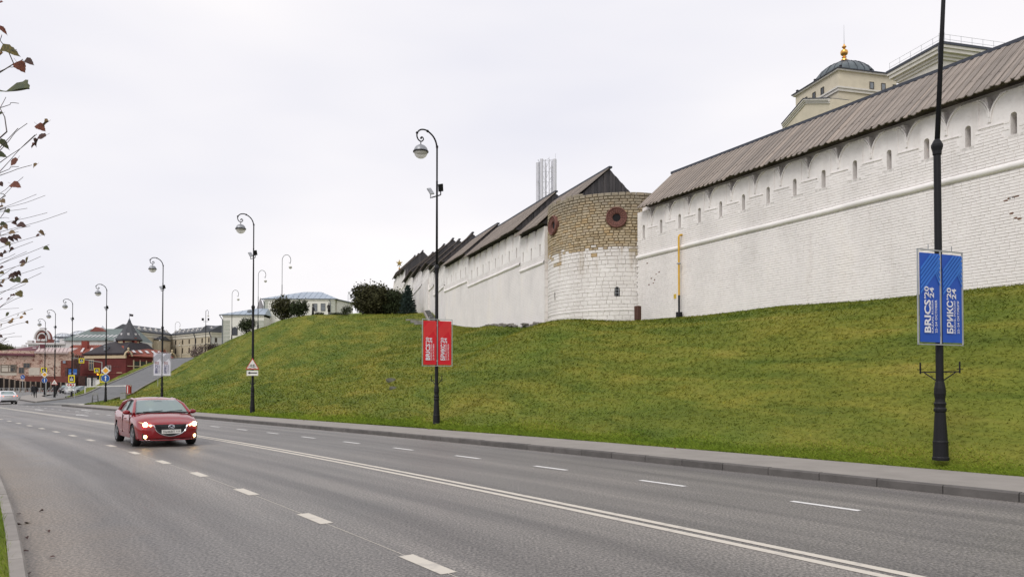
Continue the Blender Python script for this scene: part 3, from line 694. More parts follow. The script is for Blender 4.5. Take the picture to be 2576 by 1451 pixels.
for i, (fr_, u0, u1, zs, ze, zr, zb, lab) in enumerate(SECT):
    F = FR[fr_]; w_ = thing('fortress_wall', lab, 'fortress wall', F(u0, 0, zb), group='stepped fortress wall sections'); w_['kind'] = 'thing'; thick = 2.6
    off = .0 if i not in (5,) else .12
    mb = MB(); zl = zs + .45; d_ = 2 if i < 3 else 1
    a, b_ = u0 + .003, u1 - .003
    for (o0, o1, z0, z1) in [(-thick, off, zb, zl)]:
        fbox(mb, F, a, b_, o0, o1, z0, z1)
    for fi, (p, q) in {2: ('u', 0)}.items(): pass
    # uv for the brick relief on the outer face
    mb.uv = {}
    mb.poly([F(a, off + .004, zb), F(b_, off + .004, zb), F(b_, off + .004, zl), F(a, off + .004, zl)], [(a, zb), (b_, zb), (b_, zl), (a, zl)])
    mb.build('lower_wall', WHITEB, w_, world=True)
    wall_upper(w_, F, a, b_, range(-4, 60), 1.41 if i < 3 else 1.3, zl, zl + .72, zl + .95, ze + .02, thick, detail=1 if i < 8 else 0, u_first=u0 + .72, mat=WHITES)
    mb = MB(); string_course(mb, F, a, b_, zs, .10, 6)
    if i > 0: mb.tube([F(b_, .02, zs), F(b_ + .05, .03, zs + .5)], .08, 6) if i < len(SECT) - 1 else None
    autosmooth(mb.build('string_course', WHITES, w_, world=True), 60)
    rf = thing('roof', None, None, F(u0, 0, ze)); rf.parent = w_; rf.matrix_local = XF[w_].inverted() @ XF[rf]
    oe, orr = .42, -2.45; ze += .08
    mb = MB(); mb.prism([F(a, oe - .22, ze + .10), F(a, orr, zr - .05), F(a, orr - 2.9, ze - .1)], F(b_ - .1, 0, 0) - F(a, 0, 0)); mb.build('roof_deck', GABLE, rf, world=True)
    if i < 3: roof_slope(rf, F, u0 - .12, u1 + .05, oe, ze, orr, zr, .15)
    else:
        e, r_ = F(0, oe, ze), F(0, orr, zr); n = int((u1 - u0 + .2) / .21); mb = MB()
        for k in range(n):
            mb.rv = random.random(); uu = u0 - .12 + k * .21; dz = .03 + .035 * (k % 2)
            mb.hexa([F(uu, oe, ze + dz - .05), F(uu, orr, zr + dz - .05), F(uu + .22, orr, zr + dz - .05), F(uu + .22, oe, ze + dz - .05)] + [F(uu, oe + .05 * (k % 2), ze + dz), F(uu, orr, zr + dz), F(uu + .22, orr, zr + dz), F(uu + .22, oe, ze + dz)])
        mb.build('roof_boards', FARBOARD, rf, world=True, kind='stuff')
    mb = MB(); mb.bar(F(u0 - .15, orr, zr + .06), F(u1, orr, zr + .06), .2, .1); mb.build('ridge_board', SLATE, rf, world=True)
    if i == 0:          # the roof runs on behind the tower and ends in a dark gable above its rim
        g0 = -3.0; zq = zr - 1.75 * .9
        mb = MB(); mb.prism([F(g0, orr + 1.75, zq - .03), F(g0, orr, zr - .05), F(g0, orr - 1.75, zq - .03), F(g0, orr - 1.75, zq - .8), F(g0, orr + 1.75, zq - .8)], F(u0 + .1, 0, 0) - F(g0, 0, 0)); mb.build('roof_deck', GABLE, rf, world=True)
        roof_slope(rf, F, g0 - .15, u0 - .12, orr + 1.85, zq, orr, zr + .01, .15)
        mb = MB(); mb.bar(F(g0 - .2, orr, zr + .06), F(u0, orr, zr + .06), .2, .1); mb.build('ridge_board', SLATE, rf, world=True)
        for k in range(18):
            o0 = orr + 1.7 - k * .19; o1 = o0 - .18; zf = lambda o: zr - abs(o - orr) * .9 - .02; dd = .03 + .03 * (k % 2)
            mb = MB(); mb.hexa([F(g0 - dd, o0, zq - .8), F(g0 - dd, o1, zq - .8), F(g0 + .02, o1, zq - .8), F(g0 + .02, o0, zq - .8), F(g0 - dd, o0, zf(o0)), F(g0 - dd, o1, zf(o1)), F(g0 + .02, o1, zf(o1)), F(g0 + .02, o0, zf(o0))]); mb.build('gable_board', GABLE, rf, world=True)
        continue
    # near gable, boarded vertically: it stands above the next roof down
    nb_ = 14 if i < 4 else 8; full = oe - orr
    for k in range(2 * nb_):
        o0 = oe - .1 - k * full / nb_; o1 = o0 - full / nb_ * .94
        zt = lambda o: ze + (zr - ze) * (1 - abs(o - orr) / full) - .04
        if k == nb_ * 2 - 1: break
        mb = MB(); dd = .03 if k % 2 else .06
        zb0 = ze - (1.2 if i else .4)
        mb.hexa([F(u0 - dd, o0, zb0), F(u0 - dd, o1, zb0), F(u0 + .02, o1, zb0), F(u0 + .02, o0, zb0), F(u0 - dd, o0, zt(o0)), F(u0 - dd, o1, zt(o1)), F(u0 + .02, o1, zt(o1)), F(u0 + .02, o0, zt(o0))]) if o0 < .0 else mb.hexa([F(u0 - dd, o0, ze - .05), F(u0 - dd, o1, ze - .05), F(u0 + .02, o1, ze - .05), F(u0 + .02, o0, ze - .05), F(u0 - dd, o0, max(zt(o0), ze)), F(u0 - dd, o1, zt(o1)), F(u0 + .02, o1, zt(o1)), F(u0 + .02, o0, max(zt(o0), ze))])
        mb.build('gable_board', GABLE, rf, world=True)
# wall that ends the line: battered white corner
mb = MB(); F = FR['B']; mb.hexa([F(55.5, 1.5, 8), F(55.5, -3, 8), F(58, -3, 8), F(58, 1.5, 8), F(55.5, .1, 18.6), F(55.5, -3, 18.6), F(56.2, -3, 18.6), F(56.2, .1, 18.6)])
bt = thing('wall_buttress', 'sloping white buttress at the far end of the fortress wall', 'buttress', F(55.5, 0, 8)); mb.build('buttress_body', WHITES, bt, world=True)
# ---------------------------------------------------------------- round tower
tw = thing('round_tower', 'round fortress tower, bare ochre stone above and whitewash below', 'tower', (float(TC[0]), float(TC[1]), 4.7))
TZ0, TZM, TZT = 4.5, 9.0, 12.0
toC = np.array([-TC[0], -TC[1]]); a_cam = math.atan2(toC[1], toC[0])
def TP(phi, r, z): return Vector((TC[0] + r * math.cos(a_cam + phi), TC[1] + r * math.sin(a_cam + phi), z))
mb = MB(); mb.lathe([(TR - .02, TZ0), (TR - .02, TZM)], (TC[0], TC[1], 0), 72); mb.build('tower_drum', M('plaster_joint', (.52, .47, .41), .95, .25, 8, bump=.3), tw, world=True)
mb = MB(); mb.lathe([(TR - .03, TZM), (TR - .03, TZT - .12), (TR - .55, TZT - .12), (TR - .55, TZT - 1.5)], (TC[0], TC[1], 0), 72); mb.build('stone_core', MORTAR, tw, world=True)
def stone_mesh(j=.05):
    mb = MB(); q = lambda s: random.uniform(-s, s)
    g = [(-.5, 0, -.5), (.5, 0, -.5), (.5, 0, .5), (-.5, 0, .5)]
    m_ = [(-.5 + abs(q(j)), .75, -.5 + abs(q(j))), (.5 - abs(q(j)), .75, -.5 + abs(q(j))), (.5 - abs(q(j)), .75, .5 - abs(q(j))), (-.5 + abs(q(j)), .75, .5 - abs(q(j)))]
    f = [(x * .88, 1 + q(.08), z * .80) for x, y, z in m_]
    mb.add(g + m_ + f, [[8, 9, 10, 11]] + [[a, (a + 1) % 4, 4 + (a + 1) % 4, 4 + a] for a in range(4)] + [[4 + a, 4 + (a + 1) % 4, 8 + (a + 1) % 4, 8 + a] for a in range(4)])
    return mb
def cyl_hit(x, y):
    for _ in range(1):
        r_ = ray(x); A = 1 + r_ * r_; B = -2 * (TC[0] * r_ + TC[1]); C_ = TC @ TC - TR * TR; dq = B * B - 4 * A * C_
        d = (-B - math.sqrt(max(dq, 0))) / (2 * A); return at(x, y, d)
MED = [cyl_hit(1551, 548), cyl_hit(1394.5, 568)]
stones = []; z = TZM - .02; r_ = 0
while z < TZT - .05:
    h = random.uniform(.135, .165); 
    if z + h > TZT - .1: h = TZT - z + (.02 if r_ % 2 else -.0)
    ph = -1.75 + random.uniform(0, .05)
    while ph < 1.35:
        w = random.uniform(.26, .46) if r_ % 3 else random.uniform(.2, .36); da = w / TR; pm_ = ph + da / 2; P = TP(pm_, TR, z + h / 2)
        if all((P - m_).length > .50 for m_ in MED): stones.append((pm_, z + h / 2 + random.uniform(-.004, .004), w - random.uniform(.018, .034), h - random.uniform(.014, .026)))
        ph += da
    z += h; r_ += 1
ph = -1.75
while ph < 1.3:                                     # ruined uppermost course with gaps
    w = random.uniform(.3, .5)
    if random.random() < (.85 if -1.2 < ph < -.45 else .12): stones.append((ph, TZT + .06, w - .03, random.uniform(.10, .17)))
    ph += w / TR
sm = [stone_mesh().mesh('stone', STONE) for _ in range(6)]; ragged = []
order = sorted(range(len(stones)), key=lambda i: -stones[i][2] * stones[i][3] * max(0, math.cos(stones[i][0])))
big = set(order[:300]); st = MB()
for i, (pm_, z, w, h) in enumerate(stones):
    Mx = Matrix(((math.sin(a_cam + pm_), math.cos(a_cam + pm_), 0), (-math.cos(a_cam + pm_), math.sin(a_cam + pm_), 0), (0, 0, 1))).to_4x4(); Mx.translation = TP(pm_, TR - .07, z)
    S_ = Matrix.Diagonal((w, .10 + random.uniform(-.012, .018), h, 1))
    if z < TZM + .32 and random.random() < (.62 if z < TZM + .16 else .25): ragged.append((Mx @ S_)); continue
    if i in big:
        o = bpy.data.objects.new('stone', random.choice(sm)); COL.objects.link(o); o.parent = tw; o.matrix_local = XF[tw].inverted() @ Mx @ S_
    else:
        q = stone_mesh(); st.rv = random.random(); st.add([(Mx @ S_) @ Vector(p) for p in q.v], q.f)
st.build('small_stones', STONE, tw, world=True, kind='stuff')
# limewashed courses below: stones show through near the top, smooth further down
wl = MB(); bare = MB(); z = 4.6; r_ = 0
for Mq in ragged: q = stone_mesh(.03); wl.add([Mq @ Vector(p) for p in q.v], q.f)
while z < TZM - .06:
    h = random.uniform(.17, .24); h = min(h, TZM - .015 - z); ph = -1.75
    show = max(0, min(1, (z - 7.7) / 1.2))
    while ph < 1.35:
        w = random.uniform(.3, .55); pm_ = ph + w / TR / 2; cl = show * random.uniform(.3, 1.2); jn = .004 + .022 * cl * (random.random() < .75)
        Mx = Matrix(((math.sin(a_cam + pm_), math.cos(a_cam + pm_), 0), (-math.cos(a_cam + pm_), math.sin(a_cam + pm_), 0), (0, 0, 1))).to_4x4(); Mx.translation = TP(pm_, TR - .05, z + h / 2)
        S_ = Matrix.Diagonal((w - jn, .075 + random.uniform(0, .008), h - (.004 + .018 * cl * (random.random() < .8)), 1)); q = stone_mesh(.015); bare.rv = random.random(); (bare if random.random() < max(0, (z - 8.2) * .35) else wl).add([(Mx @ S_) @ Vector(p) for p in q.v], q.f)
        ph += w / TR
    z += h; r_ += 1
TWH, t, b, tcn = newmat('tower_limewash', .9, .15)
geo = N('ShaderNodeNewGeometry', t); ps = geo.outputs['Position']; sz = N('ShaderNodeSeparateXYZ', t); t.links.new(ps, sz.inputs[0])
c = ramp(t, noise(t, ps, .6, 5, .6), [(.3, (.72, .685, .655)), (.6, (.83, .80, .77))])
dr = noise(t, mapping(t, ps, (2.2, 2.2, .18)), 1.1, 4, .6)
hz = math_(t, 'MULTIPLY', math_(t, 'SUBTRACT', sz.outputs[2], 7.4), .6)
c = mixc(t, math_(t, 'MULTIPLY', ramp(t, dr, [(.52, (0, 0, 0)), (.68, (1, 1, 1))]), ramp(t, hz, [(0, (0, 0, 0)), (1, (.85, .85, .85))])), c, (.36, .27, .16))
c = mixc(t, .5, c, ramp(t, noise(t, ps, 8, 4, .6), [(.28, (.80, .78, .76)), (.5, (1, 1, 1))]), 'MULTIPLY')
t.links.new(c, b.inputs['Base Color']); bumpn(t, b, noise(t, ps, 14, 4), .4, .02)
wl.build('limewashed_courses', TWH, tw, world=True, kind='stuff'); bare.build('bare_patch_stones', STONE, tw, world=True, kind='stuff')
mb = MB(); mb.lathe([(TR - .03, 5.72), (TR + .055, 5.74), (TR + .05, 5.78), (TR - .03, 5.84)], (TC[0], TC[1], 0), 72); mb.build('base_ledge', TWH, tw, world=True)
for m_ in MED:
    nv = Vector((m_.x - TC[0], m_.y - TC[1], 0)).normalized(); tv = Vector((-nv.y, nv.x, 0)); up = Vector((0, 0, 1))
    md = thing('medallion', None, None, m_); md.parent = tw; md.matrix_local = XF[tw].inverted() @ XF[md]
    C = lambda a, r, o: m_ + tv * math.cos(a) * r + up * math.sin(a) * r + nv * o
    prof = [(.555, -.05), (.555, .14), (.51, .18), (.47, .13), (.43, .12), (.26, .06), (.215, .05), (.205, -.02)]
    seg = 32; mb = MB(); vs_ = [C(2 * math.pi * k / seg, r, o) for r, o in prof for k in range(seg)]
    mb.add(vs_, [[i * seg + k, i * seg + (k + 1) % seg, (i + 1) * seg + (k + 1) % seg, (i + 1) * seg + k] for i in range(len(prof) - 1) for k in range(seg)]); mb.build('ring', TERRA, md, world=True)
    for k in range(20):
        a = 2 * math.pi * k / 20; mb = MB(); w0, w1 = .028, .05
        q = [C(a - w0 / .24, .245, .06), C(a + w0 / .24, .245, .06), C(a + w1 / .42, .425, .11), C(a - w1 / .42, .425, .11)]
        mb.hexa(q + [p + nv * .035 for p in q]); mb.build('carved_petal', TERRA, md, world=True)
    mb = MB(); mb.add([C(2 * math.pi * k / 24, .21, .012) for k in range(24)], [list(range(24))]); mb.build('dark_opening', DARK, md, world=True)
def arch_window(x, y, w, h, bars, name):
    m_ = cyl_hit(x, y); nv = Vector((m_.x - TC[0], m_.y - TC[1], 0)).normalized(); tv = Vector((-nv.y, nv.x, 0)); up = Vector((0, 0, 1))
    pts = [(-w / 2, -h / 2), (w / 2, -h / 2)] + [(w / 2 * math.cos(math.pi * k / 8), h / 2 - w / 2 + w / 2 * math.sin(math.pi * k / 8)) for k in range(9)]
    wn = thing(name, None, None, m_); wn.parent = tw; wn.matrix_local = XF[tw].inverted() @ XF[wn]
    mb = MB(); mb.prism([m_ + tv * a + up * c_ + nv * .005 for a, c_ in pts], nv * .035); mb.build('pane', DARK if bars else M('grey_brown_plaster', (.2, .2, .2)), wn, world=True)  # slit pane takes the same grey-brown as the loophole backs
    if bars:
        for a in (-.07, .07): mb = MB(); mb.bar(m_ + tv * a + nv * .05 - up * h / 2, m_ + tv * a + nv * .05 + up * h * .42, .018); mb.build('bar', STEEL, wn, world=True)
        for c_ in (-.08, .08): mb = MB(); mb.bar(m_ + up * c_ + nv * .055 - tv * w / 2, m_ + up * c_ + nv * .055 + tv * w / 2, .015); mb.build('bar', STEEL, wn, world=True)
arch_window(1552.5, 733, .27, .50, True, 'barred_window'); arch_window(1397, 745, .09, .46, False, 'slit_window')
# ---------------------------------------------------------------- things at the wall
r_ = ray(1718); u = (RW0[0] - RW0[1] * r_) / (-RWD[0] + RWD[1] * r_); p = RF(u, .22, 0); zb = tz(p.x, p.y)
pp = thing('gas_pipe', 'yellow gas pipe with black foot standing against the white wall', 'pipe', (p.x, p.y, zb))
zt = 9.02
autosmooth(MB().tube([(0, 0, 1.05), (0, 0, zt - zb - .18), (0.015 * 0, 0, zt - zb - .10)] + [tuple(Vector((0, 0, zt - zb - .1)) + Vector((-RWN[0], -RWN[1], 0)) * .14 * (1 - math.cos(a)) + Vector((0, 0, .14)) * math.sin(a)) for a in (.4, .8, 1.2, 1.57)] + [tuple(Vector((0, 0, zt - zb + .04)) + Vector((-RWN[0], -RWN[1], 0)) * .26)], .046, 12).build('upper_pipe', YELLOW, pp))
MB().tube([(0, 0, .14), (0, 0, 1.05)], .048, 12).build('black_pipe', BLACK, pp)
bx('foot', BLACK, pp, (0, 0, .08), (.22, .22, .3), .5)
MB().lathe([(.045, 2.55), (.11, 2.57), (.11, 2.61), (.045, 2.63)], seg=12).build('flange', STEEL, pp)
r_ = ray(1700); u = (RW0[0] - RW0[1] * r_) / (-RWD[0] + RWD[1] * r_); p = RF(u, .03, 0); z = at(1700, 745, p.y).z
ys_ = thing('wall_plate', 'small yellow marker plate on the white wall left of the gas pipe', 'sign', (p.x, p.y, z), math.atan2(RWD[1], RWD[0]))
bx('plate', M('yellow_plate', (.72, .50, .06), .5), ys_, (0, 0, 0), (.16, .03, .22)); 
for zz in (-.05, 0, .05): bx('printed_row', M('dark_print', (.1, .08, .03), .6), ys_, (0, .018, zz), (.11, .004, .012))
p = at(1604.5, 803, 38.6); zb = tz(p.x, p.y)
bn = thing('litter_bin', 'brown slatted litter bin at the foot of the round tower', 'bin', (p.x, p.y, zb))
MB().lathe([(.14, 0), (.15, .72)], seg=14).build('inner_drum', M('bin_drum', (.05, .025, .02), .6), bn)
for k in range(14):
    a = 2 * math.pi * k / 14; MB().box((math.cos(a) * .165, math.sin(a) * .165, .35), (.02, .058, .66), a).build('slat', WOODB, bn)
MB().lathe([(.17, .67), (.18, .67), (.18, .71), (.12, .73), (.12, .71)], seg=16).build('rim', WOODB, bn)
# paved stone slope and steps beside the wall
PV = M('dark_cobble', (.085, .085, .078), .9, .4, 5, bump=.6, bscale=12, rnd=.25)
sp = thing('stone_slope', 'dark cobbled slope beside the wall above the steps, left of the red banners', 'paving', at(1082, 800, 70))
A, B_, C_, D_ = at(1065, 783, 75), at(1081, 781.5, 74), at(1103, 812, 67.6), at(1082, 815, 66)
for i in range(9):
    for j in range(5):
        f = lambda a, b2: (A.lerp(B_, b2)).lerp(D_.lerp(C_, b2), a)
        a0, a1, b0, b1 = i / 9 + .008, (i + .9) / 9, j / 5 + .01, (j + .9) / 5
        q = [f(a0, b0), f(a0, b1), f(a1, b1), f(a1, b0)]; dz = Vector((0, 0, .06 + random.uniform(-.02, .03)))
        MB().hexa([x - Vector((0, 0, .25)) for x in q] + [x + dz for x in q]).build('cobble', PV, sp, world=True)
MB().bar(A + Vector((0, 0, .08)), D_ + Vector((0, 0, .08)), .14, .2).build('edging', KERBL, sp, world=True)
stp = thing('stone_steps', 'low grey stone steps crossing the lawn left of the red banners', 'steps', at(1060, 815, 68))
for k, (x0, y0, x1, y1, d) in enumerate([(1010, 803.5, 1079, 803, 72.5), (1024, 806, 1084, 806.5, 70.8), (1036, 809.5, 1090, 811, 69.2), (1046, 813.5, 1096, 816, 67.6)]):
    a, b2 = at(x0, y0, d), at(x1, y1, d - .8); MB().bar(a, b2, .55, .22).build('step', M('step_stone', (.22, .21, .195), .9, .25, 3), stp, world=True)

# rubble at the foot of the long wall section, two flat slabs in the lawn
RB = M('grey_rubble', (.23, .215, .195), .95, .35, 5, bump=.5, bscale=14, rnd=.3); rbm = [stone_mesh(.12).mesh('rubble_stone', RB) for _ in range(4)]
rb = thing('rubble_foot', 'crumbling rubble stones at the foot of the white wall left of the tower', 'rubble', FR['L'](5, .1, 5.5)); F = FR['L']
for k in range(60):
    u = random.uniform(.8, 11); p = F(u, random.uniform(0, .25), 0); z = tz(p.x, p.y) + random.uniform(-.05, .22) * (1 - abs(u - 4) / 9)
    o = bpy.data.objects.new('rubble_stone', rbm[k % 4]); COL.objects.link(o); o.parent = rb; o.location = Vector((p.x, p.y, z)) - rb.location; o.scale = [random.uniform(.12, .4), random.uniform(.1, .2), random.uniform(.06, .14)]; o.rotation_euler = (random.uniform(-.2, .2), random.uniform(-.2, .2), math.atan2(LWN[1], LWN[0]) - math.pi / 2 + random.uniform(-.3, .3))
for (x, y, d, w, lab) in [(985, 960, 41.5, .62, 'flat grey stone slab lying in the lawn left of the red banners'), (988, 991, 38.3, .42, 'smaller flat stone half sunk in the lawn below the grey slab')]:
    p = at(x, y, d); z = tz(p.x, p.y); sl = thing('lawn_boulder', lab, 'stone', (p.x, p.y, z + .02), .5, 'stones lying in the lawn'); mb = MB(); n_ = 9
    mb.prism([Vector((w * random.uniform(.4, .55) * math.cos(2 * math.pi * k / n_), w * .5 * random.uniform(.4, .55) * math.sin(2 * math.pi * k / n_), .17 * math.sin(2 * math.pi * k / n_) * w)) for k in range(n_)], (0, 0, .10)); mb.build('stone_body', M('mossy_slab', (.105, .105, .075), .95, .3, 6), sl)
# ================================================================== STREET LAMPS, BANNERS, SIGNS
GLOBE_T = M('lamp_cap', (.30, .31, .33), .4, .12, 4, metal=.3)
GLOBE_G = bpy.data.materials.new('lamp_bowl'); GLOBE_G.use_nodes = True
_t = GLOBE_G.node_tree; _b = _t.nodes['Principled BSDF']; _b.inputs['Base Color'].default_value = (.80, .78, .72, 1); _b.inputs['Roughness'].default_value = .12
_tr = N('ShaderNodeBsdfTransparent', _t); _tr.inputs[0].default_value = (.93, .92, .88, 1); _mx = N('ShaderNodeMixShader', _t)
_nz = N('ShaderNodeTexNoise', _t); _nz.inputs['Scale'].default_value = 6; _rr = N('ShaderNodeMapRange', _t); _rr.inputs[3].default_value = .35; _rr.inputs[4].default_value = .65
_t.links.new(_nz.outputs[0], _rr.inputs[0]); _t.links.new(_rr.outputs[0], _mx.inputs[0]); _t.links.new(_b.outputs[0], _mx.inputs[1]); _t.links.new(_tr.outputs[0], _mx.inputs[2]); _t.links.new(_mx.outputs[0], _t.nodes['Material Output'].inputs[0])
def lamp_parts(root, bend=0, bracket=True, floods=True, armd=1.0, seg=14):
    """root stands at the foot; x is the arm's direction"""
    MB().lathe([(.140, 0), (.142, .05), (.130, .07), (.127, .30), (.130, .34), (.120, .36), (.090, .88), (.106, .90), (.108, .94), (.090, .97), (.095, 1.0), (.106, 1.04), (.088, 1.07), (.084, 1.12), (.100, 1.22), (.095, 1.32), (.078, 1.42), (.070, 1.45)], seg=seg).build('base', BLACK, root, smooth=False)
    autosmooth(MB().lathe([(.066, 1.4), (.062, 5.72)], seg=seg).build('lower_shaft', BLACK, root), 50)
    MB().lathe([(.062, 5.62), (.075, 5.64), (.078, 5.70), (.100, 5.78), (.100, 5.82), (.06, 5.90), (.046, 5.92)], seg=seg).build('collar', BLACK, root)
    up = bpy.data.objects.new('upper_shaft', MB().lathe([(.046, 0), (.036, 3.2), (.040, 3.22), (.032, 3.26), (.032, 4.48), (.046, 4.50), (.046, 4.56), (.032, 4.58)], seg=10).mesh('upper_shaft', BLACK, True)); COL.objects.link(up); up.parent = root; up.location = (0, 0, 5.80); up.rotation_euler = (0, bend, 0)
    k = .002167 / .80; path = []
    for px, py in [(535, 430), (533, 395), (510, 300), (460, 220), (380, 165), (320, 155), (260, 175), (215, 230), (205, 290), (225, 345), (268, 370), (305, 340), (308, 308), (288, 288), (270, 300), (272, 312)]:
        path.append(((535 - px) * k * armd, 0, 4.45 + (430 - py) * .002167))
    path = [tuple(q) for q in catmull(path, 4)]; n = len(path)
    arm = MB().tube(path, [.034 - .016 * i / n for i in range(n)], 8)
    for px, py in [(378, 165), (207, 240)]: arm.sphere(((535 - px) * k * armd, 0, 4.45 + (430 - py) * .002167), .05, 8, 6)
    arm.sphere(path[-1], .04, 8, 6); autosmooth(arm.build('scroll_arm', BLACK, up), 60)
    gx_ = (535 - 268) * k * armd; gz_ = 4.45 - (545 - 430) * .002167
    MB().tube([(gx_, 0, gz_ + .24), (gx_, 0, gz_ + .40)], .018, 6).build('hanger', BLACK, up)
    g = MB().sphere((gx_, 0, gz_), .262, 18, 7, 0.0, .998).build('globe_cap', GLOBE_T, up, smooth=True)
    MB().lathe([(.262, -.02), (.285, -.02), (.285, .02), (.262, .02)], (gx_, 0, gz_), 18).build('rim', BLACK, up)
    MB().lathe([(.02, -.10), (.06, -.07), (.20, -.025), (.24, -.022)], (gx_, 0, gz_), 12).build('reflector', M('lamp_reflector', (.16, .17, .14), .5), up, smooth=True)
    MB().sphere((gx_, 0, gz_), .255, 18, 7, -.998, -.03).build('globe_bowl', GLOBE_G, up, smooth=True)
    if floods:
        MB().bar((-.05, -.42, 2.72), (.05, .28, 2.66), .035).build('floodlight_arm', BLACK, up)
        for y_, tl in ((-.42, .5), (.24, -.35)):
            m_ = Matrix.Rotation(tl, 3, 'X') @ Matrix.Rotation(.3, 3, 'Y'); MB().box((0, y_, 2.95), (.19, .05, .27), Rm=m_).bar((0, y_, 2.68), (0, y_, 2.85), .03).build('floodlight', STEEL if y_ < 0 else BLACK, up)
    if bracket:
        mb = MB(); 
        for sg in (-1, 1):
            mb.bar((0, 0, 1.62), (0, sg * .34, 1.62), .022); mb.bar((0, sg * .06, 1.46), (0, sg * .27, 1.61), .018); mb.bar((0, sg * .34, 1.59), (0, sg * .34, 1.80), .022); mb.bar((0, sg * .29, 1.67), (0, sg * .40, 1.67), .014)
        mb.build('flag_bracket', BLACK, root)
LAMPS = [  # x px, base y px, depth, floods
    (2366.5, 1157, 13.9), (1098, 1067, 28.0), (635, 1038, 41.4), (407, 1024, 55.0), (265.5, 1013, 69.3), (180, 1004, 82), (137, 999, 94), (112, 993, 108)]
LLAB = ['tall black lamp post with blue banners, nearest the camera, its top out of frame', 'black lamp post with a globe and red banners, in front of the stepped wall',
        'black lamp post carrying the cyclist warning triangle on the lawn edge', 'black lamp post with white banners behind the red car', 'black lamp post carrying a priority diamond and blue arrow disc by the driveway',
        'black lamp post carrying the yellow-framed pedestrian sign beyond the driveway', 'black lamp post carrying a small warning triangle left of the pedestrian sign', 'farthest left black lamp post with diamond and blue disc beside the traffic light']
LP = []
for i, ((x, y, d), lab) in enumerate(zip(LAMPS, LLAB)):
    p = at(x, y, d); h = float(head(20 if i < 1 else 40)); a = math.atan2(-math.sin(h), -math.cos(h))
    l = thing('street_lamp', lab, 'street lamp', p, a, 'globe street lamps along the road'); LP.append(l)
    lamp_parts(l, bend=(-.125 if i == 0 else 0), bracket=i < 5, floods=i > 0, seg=16 if i < 3 else 10)
# ---- text and flat shapes
def text_mesh(txt, size, bold=.0, sx=1.0, align='LEFT'):
    cu = bpy.data.curves.new('lettering', 'FONT'); cu.body = txt; cu.size = size; cu.offset = bold; cu.align_x = align; cu.resolution_u = 2
    o = bpy.data.objects.new('lettering', cu); COL.objects.link(o); dg = bpy.context.evaluated_depsgraph_get()
    me = bpy.data.meshes.new_from_object(o.evaluated_get(dg)); bpy.data.objects.remove(o); bpy.data.curves.remove(cu)
    if sx != 1: me.transform(Matrix.Diagonal((sx, 1, 1, 1)))
    return me
def fit_text(me, w, h):
    co = np.array([v.co[:] for v in me.vertices]); mn, mx_ = co.min(0), co.max(0)
    me.transform(Matrix.Translation((-mn[0], -mn[1], 0))); me.transform(Matrix.Diagonal((w / (mx_[0] - mn[0]), h / (mx_[1] - mn[1]), 1, 1))); return me
def clip(poly, w, h):
    def half(P, f):
        o = []
        for i in range(len(P)):
            a, b_ = P[i], P[(i + 1) % len(P)]; fa, fb = f(a), f(b_)
            if fa >= 0: o.append(a)
            if fa * fb < 0: t_ = fa / (fa - fb); o.append((a[0] + (b_[0] - a[0]) * t_, a[1] + (b_[1] - a[1]) * t_))
        return o
    for f in (lambda p: p[0], lambda p: w - p[0], lambda p: p[1], lambda p: h - p[1]):
        if poly: poly = half(poly, f)
    return poly
